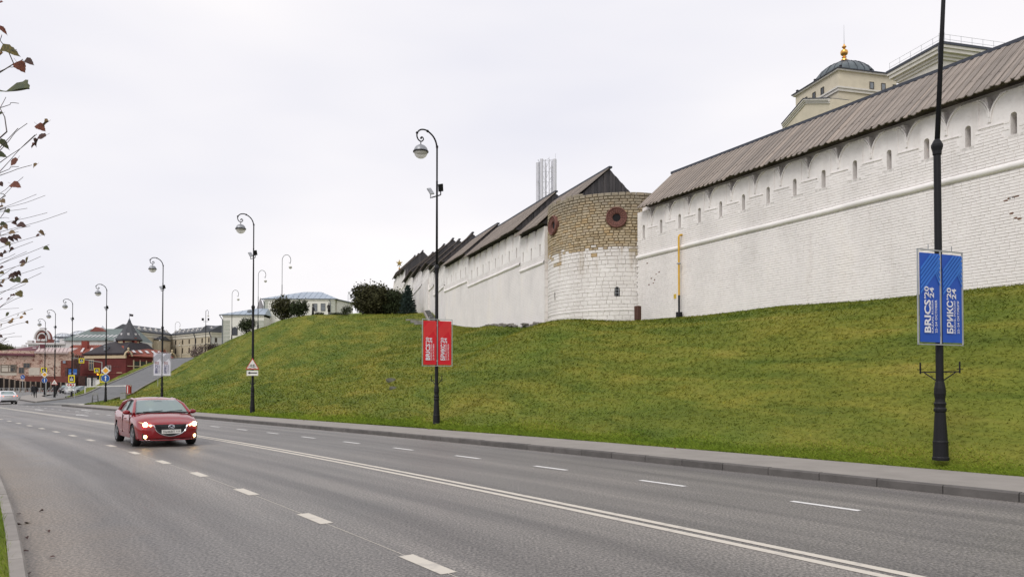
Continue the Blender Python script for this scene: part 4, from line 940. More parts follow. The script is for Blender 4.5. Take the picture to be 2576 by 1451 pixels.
def banner(lamp, px, z0, mats, label, hgt=1.62, pw=.50, ang=R(22), txtcols=None):
    p = lamp.location; b_ = thing('banner_pair', label, 'banner', (p.x - (.05 if p.y < 20 else 0), p.y, p.z + z0), ang, 'double banners hung on lamp posts')
    fw = 2 * pw + .14; y0 = -.09
    mb = MB()
    for x in (-fw / 2, 0, fw / 2): mb.bar((x, y0, -.04), (x, y0, hgt + .06), .022, .022, (0, 1, 0))
    for z in (-.04, hgt + .06): mb.bar((-fw / 2 - .011, y0, z), (fw / 2 + .011, y0, z), .022, .022)
    for x in (-.3, .3): mb.bar((x, y0, hgt + .06), (x, y0, hgt + .16), .012)
    mb.bar((0, y0, .15), (0, 0, .15), .05); mb.bar((0, y0, hgt - .15), (0, 0, hgt - .15), .05); mb.build('frame', STEEL, b_)
    for sd, (l1, l2, l3) in ((-1, ("BRICS'20", 'KAZAN, RUSSIA', '22–24 OCTOBER')), (1, ("БРИКС'20", 'КАЗАНЬ, РОССИЯ', '22–24 ОКТЯБРЯ'))):
        x0 = -fw / 2 + .035 if sd < 0 else .035
        # slightly bellied cloth
        nx, nzv = 4, 8; mb = MB(); vs_ = [(x0 + pw * i / nx, y0 - .012 - .012 * math.sin(math.pi * i / nx) * math.sin(math.pi * j / nzv), hgt * j / nzv) for j in range(nzv + 1) for i in range(nx + 1)]
        vs2 = [(x, y + .008, z) for x, y, z in vs_]; n0 = len(vs_)
        fs = [[j * (nx + 1) + i, j * (nx + 1) + i + 1, (j + 1) * (nx + 1) + i + 1, (j + 1) * (nx + 1) + i] for j in range(nzv) for i in range(nx)]
        mb.add(vs_ + vs2, fs + [[q + n0 for q in f[::-1]] for f in fs]); cl = mb.build('cloth', mats[0], b_, smooth=True)
        sy = y0 - .030; mb = MB()
        for k in range(6):       # '/' bands crossing the top
            o = -.30 + k * .085; pl = clip([(0, hgt - .46 + o), (pw, hgt + .06 + o), (pw, hgt + .06 + o + .055), (0, hgt - .46 + o + .055)], pw, hgt - .015)
            if len(pl) > 2: mb.poly([(x0 + a, sy, c_) for a, c_ in pl])
        for k in range(6):       # '\' bands on the right, below the first ones
            o = k * .085; q = []
            pl = clip([(.30 * pw / .42 + k * .02, hgt - .34 + o * .62), (pw + .1, hgt - .80 + o), (pw + .1, hgt - .80 + o + .052), (.30 * pw / .42 + k * .02, hgt - .34 + o * .62 + .05)], pw, hgt - .015)
            pl2 = [(a, c_) for a, c_ in pl]
            if len(pl2) > 2 and k < 5: mb.poly([(x0 + a, sy - .001, c_) for a, c_ in pl2])
        mb.build('printed_bands', mats[1], cl)
        tm = mats[2]
        for txt, w, h, dx, dz, mt, bold in [(l1[:-3], .60, .140, .068, .17, tm[0], .030), (l1[-3:], .225, .100, .068, .785, tm[1], .024), ('24', .195, .095, .180, .80, tm[1], .024), (l2, .60, .046, .222, .17, tm[2], .012), (l3, .60, .046, .294, .17, tm[2], .012)]:
            kk = pw / .42; h *= kk; dx *= kk; me = fit_text(text_mesh(txt, 1, bold), w, h); me.materials.clear(); me.materials.append(mt)
            # reads upwards: text x -> z, text y -> -x
            Mx = Matrix(((0, -1, 0, x0 + dx + h), (0, 0, -1, sy - .003), (1, 0, 0, dz), (0, 0, 0, 1))); o = link_obj('lettering', me, None, cl); o.matrix_local = Mx
    return b_
def flat(name, c): return M(name, c, .65, .05, 3)
WT = flat('banner_white', (.74, .74, .80))
banner(LP[0], 0, (1157 - 865) / 1900 * 13.9 + .02, (flat('banner_blue', (.020, .088, .45)), flat('banner_light_blue', (.045, .19, .64)), (WT, WT, WT)), 'pair of blue banners on the nearest lamp post')
banner(LP[1], 0, (1067 - 919) / 1900 * 28 + .02, (flat('banner_red', (.62, .012, .022)), flat('banner_light_red', (.74, .045, .045)), (WT, WT, WT)), 'pair of red banners on the lamp post before the white wall')
GR = flat('banner_navy', (.10, .10, .20))
banner(LP[3], 0, (1024 - 945) / 1900 * 55 + .02, (flat('banner_cloth_white', (.70, .69, .76)), flat('banner_grey', (.42, .42, .46)), (GR, flat('banner_maroon', (.32, .12, .12)), GR)), 'pair of white banners on the lamp post behind the red car', pw=.52)
# ---- road signs
SW, SRD, SBL, SBK, SYL = flat('sign_white', (.78, .77, .72)), flat('sign_red', (.50, .05, .04)), flat('sign_blue', (.02, .10, .36)), flat('sign_black', (.02, .02, .02)), flat('sign_yellow', (.85, .70, .02))
SOR = flat('sign_amber', (.82, .40, .03)); SNV = flat('sign_dark_blue', (.015, .035, .09))
def plate(mb, pts, y, th=.012): mb.prism([Vector((x, y, z)) for x, z in pts], (0, th, 0)); return mb
def sign_root(name, label, cat, lamp_p, dz, ang, group='road signs'):
    return thing(name, label, cat, (lamp_p.x, lamp_p.y, dz), ang, group)
def tri(w, z=0): return [(-w / 2, z), (w / 2, z), (0, z + w * .866)]
def ngon(r, n, a0=0, z=0, sx=1): return [(r * sx * math.cos(a0 + 2 * math.pi * k / n), z + r * math.sin(a0 + 2 * math.pi * k / n)) for k in range(n)]
def yaw_to_cam(p): return math.atan2(-p.x, p.y) * .6 + R(0)
def warn_triangle(lp, z, w, label, bike=True):
    s_ = sign_root('warning_sign', label, 'road sign', lp, lp.z + z, yaw_to_cam(lp)); y0 = -.12
    plate(MB(), tri(w), y0).build('backplate', SRD, s_)
    plate(MB(), tri(w * .80, w * .07), y0 - .005, .004).build('face', SW, s_)
    mb = MB(); k = w
    if bike:
        for cx_ in (-.17, .17):
            ring = [(cx_ * k + .10 * k * math.cos(a), .19 * k + .10 * k * math.sin(a)) for a in np.linspace(0, 2 * math.pi, 15)]
            for (a, c_), (b2, d_) in zip(ring[:-1], ring[1:]): mb.bar((a, y0 - .008, c_), (b2, y0 - .008, d_), .012 * k * 1.6, .004, (0, 1, 0))
        for a, c_, b2, d_ in [(-.17, .19, -.10, .36), (-.12, .32, .12, .34), (-.12, .30, 0, .18), (0, .18, .12, .36), (0, .18, .17, .19), (.17, .19, .10, .38), (-.14, .37, -.06, .38), (.08, .40, .16, .38)]:
            mb.bar((a * k, y0 - .009, c_ * k), (b2 * k, y0 - .009, d_ * k), .026 * k, .004, (0, 1, 0))
    else:
        for a in (-.08, .08): mb.bar((a * k, y0 - .009, .12 * k), (a * k * .6, y0 - .009, .42 * k), .05 * k, .004, (0, 1, 0))
    mb.build('symbol', SBK, s_)
    MB().bar((0, 0, .1 * w), (0, y0, .1 * w), .05).build('clamp', STEEL, s_)
    return s_
def arrow_poly(L_, w, hw, hl): return [(-L_ / 2 + hl, -w / 2), (L_ / 2, -w / 2), (L_ / 2, w / 2), (-L_ / 2 + hl, w / 2), (-L_ / 2 + hl, hw / 2), (-L_ / 2, 0), (-L_ / 2 + hl, -hw / 2)]
lp = LP[2].location; zz = (1038 - 929) / 1900 * 41.4
warn_triangle(lp, zz, .72, 'triangular cyclist warning sign on the lamp post above an arrow plate')
s_ = sign_root('arrow_plate', 'white plate with a black arrow pointing left, under the cyclist sign', 'road sign', lp, lp.z + zz - .19, yaw_to_cam(lp)); y0 = -.12
plate(MB(), [(-.30, -.15), (.30, -.15), (.30, .13), (-.30, .13)], y0).build('plate', SW, s_); plate(MB(), arrow_poly(.50, .055, .15, .13), y0 - .005, .004).build('arrow', SBK, s_); MB().bar((0, 0, 0), (0, y0, 0), .05).build('clamp', STEEL, s_)
def diamond(lp, z, r, label):
    s_ = sign_root('priority_sign', label, 'road sign', lp, lp.z + z, yaw_to_cam(lp)); y0 = -.12
    plate(MB(), ngon(r, 4), y0).build('backplate', SW, s_); plate(MB(), ngon(r * .62, 4), y0 - .006, .004).build('face', SOR, s_); MB().bar((0, 0, 0), (0, y0, 0), .05).build('clamp', STEEL, s_)
def disc(lp, z, r, label):
    s_ = sign_root('direction_disc', label, 'road sign', lp, lp.z + z, yaw_to_cam(lp)); y0 = -.13
    plate(MB(), ngon(r, 24), y0).build('rim', SW, s_); plate(MB(), ngon(r * .94, 24), y0 - .005, .004).build('face', SBL, s_)
    plate(MB(), [(z_, -x) for x, z_ in arrow_poly(r * 1.4, r * .22, r * .55, r * .45)], y0 - .010, .004).build('arrow', SW, s_); MB().bar((0, 0, 0), (0, y0, 0), .05).build('clamp', STEEL, s_)
def ped_sign(p, z, w, h, label, group='pedestrian crossing signs', ang=None):
    s_ = thing('pedestrian_sign', label, 'road sign', (p.x, p.y, z), yaw_to_cam(p) if ang is None else ang, group); y0 = -.12
    plate(MB(), [(-w / 2, -h / 2), (w / 2, -h / 2), (w / 2, h / 2), (-w / 2, h / 2)], y0).build('yellow_border', SYL, s_)
    plate(MB(), [(-w * .34, -h * .35), (w * .34, -h * .35), (w * .34, h * .34), (-w * .34, h * .34)], y0 - .005, .004).build('blue_face', SNV, s_)
    plate(MB(), [(-w * .25, -h * .22), (w * .25, -h * .22), (0, h * .28)], y0 - .010, .004).build('white_triangle', SW, s_)
    mb = MB(); k = w
    for a, c_, b2, d_ in [(0, .16, 0, -.02), (0, -.02, -.07, -.17), (0, -.02, .07, -.17), (0, .1, .07, .02), (0, .1, -.07, .0)]: mb.bar((a * k, y0 - .014, c_ * k), (b2 * k, y0 - .014, d_ * k), .04 * k, .004, (0, 1, 0))
    mb.build('walking_figure', SBK, s_); MB().bar((0, 0, 0), (0, y0, 0), .05).build('clamp', STEEL, s_)
lp = LP[4].location; diamond(lp, (1013 - 932) / 1900 * 69.3, .40, 'white diamond priority sign with amber centre on the lamp post by the driveway'); disc(lp, (1013 - 951) / 1900 * 69.3, .35, 'blue disc with white upward arrow under the larger priority diamond')
q = at(258, 951, 70.5); ped_sign(q, q.z, .46, .78, 'yellow-framed crossing sign half hidden behind the blue arrow disc')
lp = LP[5].location; ped_sign(lp, lp.z + (1004 - 952.5) / 1900 * 82, .62, .82, 'yellow-framed pedestrian crossing sign on the lamp post right of the chevron board')
q = at(183, 935, 83); b_ = thing('blue_board', 'blue information board behind the lamp post above the crossing sign', 'road sign', q, yaw_to_cam(q))
for sx_ in (-1, 1):
    bx('panel', flat('board_blue', (.03, .13, .42)), b_, (sx_ * .23, 0, 0), (.36, .03, .62)); bx('stripe', SW, b_, (sx_ * .23, -.018, -.18), (.26, .006, .05))
bx('bracket', STEEL, b_, (0, .06, 0), (.7, .04, .06))
q = at(178, 967.5, 80.5); b_ = thing('chevron_board', 'red and white chevron board below the pedestrian sign', 'road sign', q, yaw_to_cam(q))
plate(MB(), [(-.44, -.16), (.44, -.16), (.44, .16), (-.44, .16)], 0).build('board', SW, b_)
for k, xx in enumerate((-.24, 0, .24)): plate(MB(), ngon(.125, 6, 0, 0) if k == 1 else [(xx - .1, 0), (xx, -.13), (xx + .1, -.13), (xx, 0), (xx + .1, .13), (xx, .13)] if k == 0 else [(xx + .1, 0), (xx, .13), (xx - .1, .13), (xx, 0), (xx - .1, -.13), (xx, -.13)], -.008, .005).build('chevron', SRD, b_)
for sx_ in (-.36, .36): MB().bar((sx_, .03, -1.55), (sx_, .03, .16), .05).build('post', STEEL, b_)
for k in range(3): bx('lower_plate', SW, b_, (-.05, -.005, -.30 - k * .15), (.46, .02, .11))
lp = LP[6].location; warn_triangle(lp, (999 - 967) / 1900 * 94, .80, 'small triangular warning sign on the lamp post between diamond and chevrons', False)
lp = LP[7].location; diamond(lp, (993 - 942) / 1900 * 108, .46, 'farther amber priority diamond beside the traffic light'); disc(lp, (993 - 956.5) / 1900 * 108, .36, 'farther blue arrow disc under the diamond beside the traffic light')
q = at(57, 948, 125); s_ = thing('direction_disc', 'small blue keep-right disc in front of the brown fence', 'road sign', q, 0, 'road signs'); plate(MB(), ngon(.36, 20), 0).build('face', SBL, s_); mb = MB(); mb.bar((-.16, -.01, .14), (.14, -.01, -.14), .08, .01, (0, 1, 0)); mb.build('arrow', SW, s_); MB().bar((0, .03, -2.4), (0, .03, .3), .06).build('post', STEEL, s_)
RED_L = M('red_signal_lens', (.9, .12, .01), .4, 0, emit=7, ecol=(1, .16, .01)); 
def traffic_light(p, label, post=True):
    s_ = thing('traffic_light', label, 'traffic light', p, 0, 'traffic lights showing red'); 
    bx('housing', BLACK, s_, (0, 0, -.35), (.34, .22, 1.05))
    for k in range(3):
        MB().lathe([(.0, 0), (.115, .004)], seg=14).mesh('x')
        c_ = (0, -.125, -.02 - k * .33); mb = MB(); mb.prism([Vector((c_[0] + .125 * math.cos(a), c_[1], c_[2] + .125 * math.sin(a))) for a in np.linspace(0, 2 * math.pi, 14, endpoint=False)], (0, .02, 0)); mb.build('lens', RED_L if k == 0 else flat('dead_lens', (.03, .035, .035)), s_)
        mb = MB(); mb.tube([(c_[0] + .14 * math.cos(a), c_[1] - .06, c_[2] + .14 * math.sin(a)) for a in np.linspace(.2, math.pi - .2, 8)], .02, 5); mb.build('visor', BLACK, s_)
    if post: MB().tube([(0.1, .15, -3.2), (.1, .15, .4)], .07, 8).build('post', STEEL, s_)
q = at(113, 940, 111); q.z = at(113, 957.5 - 17, 111).z; traffic_light(q, 'traffic light showing red beside the far lamp post with a diamond')
q = at(103.5, 931, 112.5); ped_sign(at(111, 931, 110), at(111, 931, 110).z, .75, .80, 'yellow-framed crossing sign above the red traffic light on the left')
# mast arm with overhead signs
p0 = at(247, 955, 128); g = float(GZ(p0.x, p0.y)); ma = thing('signal_mast', 'grey mast arm reaching over the street with yellow-framed crossing signs', 'signal mast', (p0.x + .6, p0.y, g))
top = at(252, 911 - .5, 128); zt = top.z - g; tip = at(182, 899.5, 124)
MB().tube([(0, 0, 0), (0, 0, zt)], [.11, .08], 8).build('post', STEEL, ma); e = tip - Vector((p0.x + .6, p0.y, g)); MB().tube([(0, 0, zt - .05), tuple(e)], [.08, .05], 8).build('arm', STEEL, ma)
q = at(205.5, 907, 124.5); ped_sign(q, q.z, .80, .80, 'yellow-framed crossing sign hung under the mast arm')
q = at(244, 931.5, 127.6); ped_sign(q, q.z, .82, .80, 'yellow-framed crossing sign on the mast arm post above its traffic light')
q = at(247, 940 - .5, 127.5); q.z = at(247, 941, 127.5).z; traffic_light(q, 'traffic light showing red on the mast arm post', False)
# ================================================================== BUILDINGS
def frame2(p, ang):            # local frame: a along the facade (to the right seen from outside), o outward, z
    c_, s_ = math.cos(ang), math.sin(ang); return WallFrame(np.array([p[0], p[1]]), np.array([c_, s_]), np.array([s_, -c_]))
def window(root, F, u, z, w, h, mat=PANE, frame_m=None, o=0.0, mull=True, arch=False):
    wn = thing('window', None, None, F(u, o, z)); wn.parent = root; wn.matrix_local = XF[root].inverted() @ XF[wn]
    mb = MB()
    pts = [(u - w / 2, z), (u + w / 2, z)] + ([(u + w / 2 * math.cos(math.pi * k / 8), z + h - w / 2 + w / 2 * math.sin(math.pi * k / 8)) for k in range(9)] if arch else [(u + w / 2, z + h), (u - w / 2, z + h)])
    fprism(mb, F, pts, o - .02, o + .03); mb.build('pane', mat, wn, world=True)
    if frame_m is not None:
        mb = MB(); t_ = w * .09
        for a0, a1, z0, z1 in [(u - w / 2 - t_, u - w / 2, z - t_, z + h + t_), (u + w / 2, u + w / 2 + t_, z - t_, z + h + t_), (u - w / 2, u + w / 2, z - t_, z), (u - w / 2, u + w / 2, z + h, z + h + t_)]:
            if arch and z0 > z: continue
            fbox(mb, F, a0, a1, o, o + .07, z0, z1)
        if mull: fbox(mb, F, u - t_ * .35, u + t_ * .35, o + .03, o + .05, z, z + h); fbox(mb, F, u - w / 2, u + w / 2, o + .03, o + .048, z + h * .66, z + h * .66 + t_ * .7)
        mb.build('frame', frame_m, wn, world=True)
    return wn
# ---------------------------------------------------------------- domed belvedere of the palace
PA = R(14.5); pc = at(2108, 172.6, 75)
dl = np.array([-math.sin(PA), math.cos(PA)]); dr_ = np.array([math.cos(PA), math.sin(PA)])
bel = thing('domed_belvedere', 'cream square belvedere with a dark dome and gilded finial above the plank roof', 'building', (pc.x, pc.y, 12))
FRt = WallFrame(np.array([pc.x, pc.y]), dr_, np.array([dr_[1], -dr_[0]])); FLt = WallFrame(np.array([pc.x, pc.y]), dl, np.array([-dl[1], dl[0]]))
SZ = 7.2; zt = pc.z; px = 75 / 1900
def block(mb, u0, u1, v0, v1, z0, z1):     # u along right face, v along left face
    q = lambda u, v, z: V3(np.array([pc.x, pc.y]) + dr_ * u + dl * v, z)
    return mb.hexa([q(u0, v0, z0), q(u1, v0, z0), q(u1, v1, z0), q(u0, v1, z0), q(u0, v0, z1), q(u1, v0, z1), q(u1, v1, z1), q(u0, v1, z1)])
block(MB(), .12, SZ - .12, .12, SZ - .12, 12, zt - .15).build('wall', CREAM, bel, world=True)
block(MB(), -.10, SZ + .1, -.10, SZ + .1, zt - .16, zt).build('cornice', CREAMW, bel, world=True)
block(MB(), -.22, SZ + .22, -.22, SZ + .22, zt, zt + .09).build('roof_edge', SLATE, bel, world=True)
zc = zt - 44 * px; block(MB(), -.02, SZ + .02, -.02, SZ + .02, zc - .5, zc - .22).build('string_course', CREAMW, bel, world=True)
block(MB(), -.12, SZ + .12, -.12, SZ + .12, zc - .22, zc - .05).build('string_cap', CREAMW, bel, world=True)
MB().lathe([(.01, zt + 2.42), (.9, zt + 2.30), (1.7, zt + 1.98), (2.4, zt + 1.48), (2.95, zt + .8), (3.15, zt + .2), (3.15, zt + .05)][::-1], tuple(V3(np.array([pc.x, pc.y]) + (dr_ + dl) * SZ / 2, 0)), 40).build('dome', DOME, bel, world=True, smooth=True)
dc = V3(np.array([pc.x, pc.y]) + (dr_ + dl) * SZ / 2, 0)
for k in range(24):
    a = 2 * math.pi * k / 24; MB().tube([dc + Vector((math.cos(a) * r_, math.sin(a) * r_, z + .01)) for r_, z in [(3.17, zt + .1), (2.97, zt + .8), (2.42, zt + 1.49), (1.71, zt + 1.99), (.91, zt + 2.31)]], .028, 4).build('dome_seam', SLATE, bel, world=True)
MB().lathe([(.25, zt + 2.3), (.62, zt + 2.42), (.66, zt + 2.52), (.40, zt + 2.66), (.3, zt + 2.7)], tuple(dc), 20).build('dome_cap', SLATE, bel, world=True)
fin = MB().lathe([(.33, zt + 2.66), (.30, zt + 2.82), (.14, zt + 2.90), (.13, zt + 2.98), (.26, zt + 3.04), (.13, zt + 3.10), (.13, zt + 3.16), (.34, zt + 3.34), (.40, zt + 3.55), (.34, zt + 3.75), (.14, zt + 3.9), (.10, zt + 4.02), (.22, zt + 4.12), (.23, zt + 4.2), (.10, zt + 4.28), (.07, zt + 4.45), (.02, zt + 4.5)], tuple(dc), 18).build('finial', GOLD, bel, world=True); autosmooth(fin, 35)
MB().tube([dc + Vector((0, 0, zt + 4.45)), dc + Vector((0, 0, zt + 6.55))], [.03, .012], 6).build('spire_rod', STEEL, bel, world=True)
for x_, F in ((0, FRt), (1, FLt)):
    us = [(c_ - 2108) / 144 * SZ for c_ in (2189, 2217, 2245)] if x_ == 0 else [2.55, 3.9, 5.3]
    for u in us:
        window(bel, F, u, zt - 1.62, .42, .66, PANEL if x_ == 0 else PANE, M('bronze_frame', (.06, .05, .035), .6), o=-.10 if False else -.12, mull=False)
for k, (u, v) in enumerate([(.3, .0), (3.9, 0), (0, 3.6), (0, 6.6)]): p = V3(np.array([pc.x, pc.y]) + dr_ * u + dl * v, zt + .22); bx('roof_floodlight', BLACK, bel, p, (.2, .2, .26), .4, world=True)
# pedimented wing on the left front of the belvedere
wing_o = 1.4; FW = WallFrame(np.array([pc.x, pc.y]) - dr_ * wing_o, dl, np.array([-dl[1], dl[0]]))
def wing_pt(x, y):
    r_ = ray(x); b0 = FW.p0; u = (b0[0] - b0[1] * r_) / (-FW.d[0] + FW.d[1] * r_); q = FW.p0 + FW.d * u; return u, at(x, y, q[1]).z
ua, za = wing_pt(2033, 250); ul, zl_ = wing_pt(1977, 314); ur = 2 * ua - ul; zr_ = zl_
pd = thing('pedimented_wing', 'cream pediment gable with pale mouldings below the domed belvedere', 'building', (float(FW.p0[0]), float(FW.p0[1]), 12))
mb = MB(); fprism(mb, FW, [(ul + .3, 12), (ur - .3, 12), (ur - .3, zr_ - .1), (ua, za - .25), (ul + .3, zl_ - .1)][::-1], 0, -2.2); mb.build('wall', CREAM, pd, world=True)
for k, (dz, o_, th) in enumerate([(.0, .30, .16), (-.17, .20, .14), (-.34, .10, .14)]):
    for e0, e1 in ((ul, ua), (ur, ua)):
        mb = MB(); z0, z1 = (zl_ if e0 == ul else zr_) + dz, za + dz; fprism(mb, FW, [(e0, z0 - th), (e1, z1 - th), (e1, z1), (e0, z0)][::(1 if e0 == ul else -1)], -.25, o_); mb.build('raking_cornice', CREAMW, pd, world=True)
for e0, e1 in ((ul, ua), (ur, ua)):
    mb = MB(); fprism(mb, FW, [(e0, zl_ + .004), (e1, za + .004), (e1, za + .09), (e0, zl_ + .09)][::(1 if e0 == ul else -1)], -2.2, .36); mb.build('roof_edge', SLATE, pd, world=True)
un, zn = wing_pt(2195, 262); zn2 = wing_pt(2165, 285)[1]
FD = WallFrame(FW.p0 + FW.n * 1.6, FW.d, FW.n); nd = thing('entrance_gable', 'small cream gable with stepped mouldings right of the larger pediment', 'building', (float(FD.p0[0]), float(FD.p0[1]), 12))
u1_ = un + 1.6; mb = MB(); fprism(mb, FD, [(u1_ - 2.1, 12), (u1_ + 2.1, 12), (u1_ + 2.1, zn2 - .9), (u1_, zn2 - .05), (u1_ - 2.1, zn2 - .9)][::-1], 0, -2); mb.build('wall', CREAM, nd, world=True)
for dz, o_ in ((.12, .34), (-.05, .22), (-.2, .12)):
    for sg in (-1, 1):
        mb = MB(); fprism(mb, FD, [(u1_ + sg * 2.4, zn2 - 1.0 + dz), (u1_, zn2 + dz), (u1_, zn2 + dz + .15), (u1_ + sg * 2.4, zn2 - .85 + dz)][::(1 if sg < 0 else -1)], -.2, o_); mb.build('raking_cornice', CREAMW, nd, world=True)
for k in range(5): bx('dentil', CREAMW, nd, FD(u1_ - 1.2 + k * .6, .2, zn2 - .75), (.18, .2, .16), PA, world=True)
# palace block on the right with a roof railing
qc = at(2369, 107, 66); FP = WallFrame(np.array([qc.x, qc.y]), dr_, np.array([dr_[1], -dr_[0]])); FP2 = WallFrame(np.array([qc.x, qc.y]), dl, np.array([-dl[1], dl[0]]))
pal = thing('palace_block', 'cream palace with deep pale cornice and a thin roof railing, behind the wall at right', 'building', (qc.x, qc.y, 12))
def pblock(mb, e, z0, z1, U=16, Vv=6.6):
    q = lambda u, v, z: V3(np.array([qc.x, qc.y]) + dr_ * u + dl * v, z)
    return mb.hexa([q(-e, -e, z0), q(U, -e, z0), q(U, Vv + e, z0), q(-e, Vv + e, z0), q(-e, -e, z1), q(U, -e, z1), q(U, Vv + e, z1), q(-e, Vv + e, z1)])
zt = qc.z
for nm, e, z0, z1, m_ in [('wall', -.75, 12, zt - 2.35, CREAM), ('architrave', -.62, zt - 2.35, zt - 2.05, CREAMW), ('frieze', -.70, zt - 2.05, zt - 1.2, CREAMW), ('bed_mould', -.55, zt - 1.2, zt - .95, CREAMW), ('dentil_band', -.40, zt - .95, zt - .70, CREAMW), ('corona', -.12, zt - .70, zt - .38, CREAMW), ('cymatium', .0, zt - .38, zt - .12, CREAMW), ('roof_edge', .08, zt - .12, zt + .10, SLATE)]:
    pblock(MB(), e, z0, z1).build(nm, m_, pal, world=True)
for F, L_ in ((FP, 7.2), (FP2, 6.6)):
    n = int(L_ / 1.1); 
    for k in range(n + 1): mb = MB(); mb.tube([F(k * L_ / n, -.3, zt + .1), F(k * L_ / n, -.3, zt + .95)], .018, 5); mb.build('rail_post', STEEL, pal, world=True)
    mb = MB(); 
    for z in (.5, .93): mb.tube([F(0, -.3, zt + z), F(L_, -.3, zt + z)], .014, 5)
    mb.build('handrail', STEEL, pal, world=True)
p = FP(-.2, -.1, 0); MB().tube([(p.x, p.y, zt - .3), (p.x, p.y, 14)], .09, 8).build('downpipe', SLATE, pal, world=True)
mb = MB(); mb.tube([FP(.25, .9, zt - 2.75), FP(1.4, .55, zt - 2.72)], .03, 5); mb.tube([FP(.25, .55, zt - 2.75), FP(2.3, .55, zt - 2.9)], .03, 5); mb.build('facade_bracket', STEEL, pal, world=True)
# ---------------------------------------------------------------- lattice mast
mst = thing('lattice_mast', 'white steel lattice mast with tall antenna cylinders behind the stepped wall', 'mast', (at(1375, 976, 112).x, 112, 5)); mc = mst.location; ms = 112 / 1900
WM = M('white_steel', (.62, .62, .66), .6, .05, 2)
zt_, zb_ = at(0, 402, 112).z - 5, at(0, 520, 112).z - 5 - 9
for nm, dx, dy, r_, dt in [('antenna_cylinder', -21, .4, 5, -6), ('antenna_cylinder', -12.2, -.3, 4.2, 0), ('antenna_cylinder', 15.5, .6, 3.4, -2), ('antenna_cylinder', 20.5, -.2, 5, 0)]:
    MB().tube([(dx * ms, dy, zb_), (dx * ms, dy, zt_ + dt * ms)], r_ * ms, 14).build(nm, WM, mst)
for dx, dy in [(-3.5, -.5), (6.5, -.7), (0, 1.2)]: MB().tube([(dx * ms, dy, -2), (dx * ms, dy, zt_ - 2 * ms)], 1.4 * ms, 8).build('leg', WM, mst)
for k in range(11):
    z0 = zb_ + k * (zt_ - zb_ - .3) / 10; z1 = min(zt_, z0 + (zt_ - zb_) / 10)
    mb = MB(); mb.bar((-12 * ms, -.3, z0), (20 * ms, -.2, z0 + .05), .05); mb.bar((-3.5 * ms, -.5, z0), (6.5 * ms, -.7, z1), .05); mb.bar((6.5 * ms, -.7, z0), (18 * ms, -.2, z1), .05); mb.bar((-3.5 * ms, -.5, z0), (-12 * ms, -.3, z1), .05); mb.build('bracing', WM, mst)
    if k % 2 == 0: mb = MB(); mb.bar((-21 * ms, .0, z0 + .3), (-17.5 * ms, -.4, z0 - .25), .07); mb.build('clamp', STEEL, mst)
MB().tube([(23 * ms, 0, zt_), (23 * ms, 0, zt_ + 15 * ms)], .03, 5).build('whip_antenna', WM, mst); MB().tube([(6.5 * ms, -.7, zt_), (6.5 * ms, -.7, zt_ + 4 * ms)], .03, 5).build('whip_antenna', WM, mst)
# ---------------------------------------------------------------- star on a spire beyond the wall
sc = at(1004.5, 662, 165); sp = thing('star_spire', 'gilded five-pointed star on a spire at the far end of the wall', 'spire', (sc.x, sc.y, 12))
pts = []
for k in range(10): r_ = .86 if k % 2 == 0 else .34; a = math.pi / 2 + k * math.pi / 5; pts.append((r_ * math.cos(a) * .95, r_ * math.sin(a)))
zz = sc.z - 12; mb = MB(); n = 10; vs_ = [(x, 0, zz + z) for x, z in pts] + [(0, -.22, zz), (0, .22, zz)]
mb.add(vs_, [[k, (k + 1) % n, 10] for k in range(n)] + [[(k + 1) % n, k, 11] for k in range(n)]); mb.build('star', M('tarnished_gilding', (.42, .30, .10), .45, .1, 4, metal=.7), sp)
MB().lathe([(2.2, 0), (1.2, zz - 6), (.12, zz - 1.6), (.06, zz - .4)], seg=8).build('spire', M('spire_green', (.10, .14, .12), .6), sp); MB().sphere((0, 0, zz - 1.2), .2, 10, 6).build('ball', GOLD, sp, smooth=True)
# ---------------------------------------------------------------- white house on the hilltop and its low annex
WS = M('white_stucco', (.74, .725, .665), .9, .05, .8); GQ = M('grey_green_quoin', (.43, .445, .385), .9, .08, 2); BR = M('blue_grey_metal_roof', (.36, .42, .49), .45, .10, .6, metal=.2); FRM = M('dark_window_frame', (.05, .045, .045), .6)
def hip_roof(root, F, u0, u1, dep, z0, z1, r0, r1, ov, mat, seam=1.2):
    rf = thing('roof', None, None, F(u0, 0, z0)); rf.parent = root; rf.matrix_local = XF[root].inverted() @ XF[rf]
    A, B_, C_, D_ = F(u0 - ov, ov, z0), F(u1 + ov, ov, z0), F(u1 + ov, -dep - ov, z0), F(u0 - ov, -dep - ov, z0); E_, G_ = F(r0, -dep / 2, z1), F(r1, -dep / 2, z1)
    MB().add([A, B_, C_, D_, E_, G_], [[0, 1, 5, 4], [1, 2, 5], [2, 3, 4, 5], [3, 0, 4], [3, 2, 1, 0]]).build('roof_skin', mat, rf, world=True)
    n = int((u1 - u0) / seam); mb = MB()
    for k in range(1, n):
        u = u0 + k * (u1 - u0) / n; t_ = 1 if r0 <= u <= r1 else ((u - u0 + ov) / (r0 - u0 + ov) if u < r0 else (u1 + ov - u) / (u1 + ov - r1)); a = F(u, ov, z0 + .03); e = F(u, ov + (-dep / 2 - ov) * t_, z0 + (z1 - z0) * t_ + .03); mb.bar(a, e, .05, .07)
    mb.build('standing_seams', mat, rf, world=True); mb = MB(); fbox(mb, F, u0 - ov, u1 + ov, -.02, ov + .06, z0 - .18, z0 - .02); mb.build('gutter', M('gutter_grey', (.18, .20, .22), .6), rf, world=True)
    return rf
D1 = 170; a0 = at(660, 751, D1); a1 = at(846, 747.5, D1); F = WallFrame(np.array([a0.x, a0.y]), np.array([1., .0]), np.array([0., -1.])); L_ = a1.x - a0.x; zE = a0.z
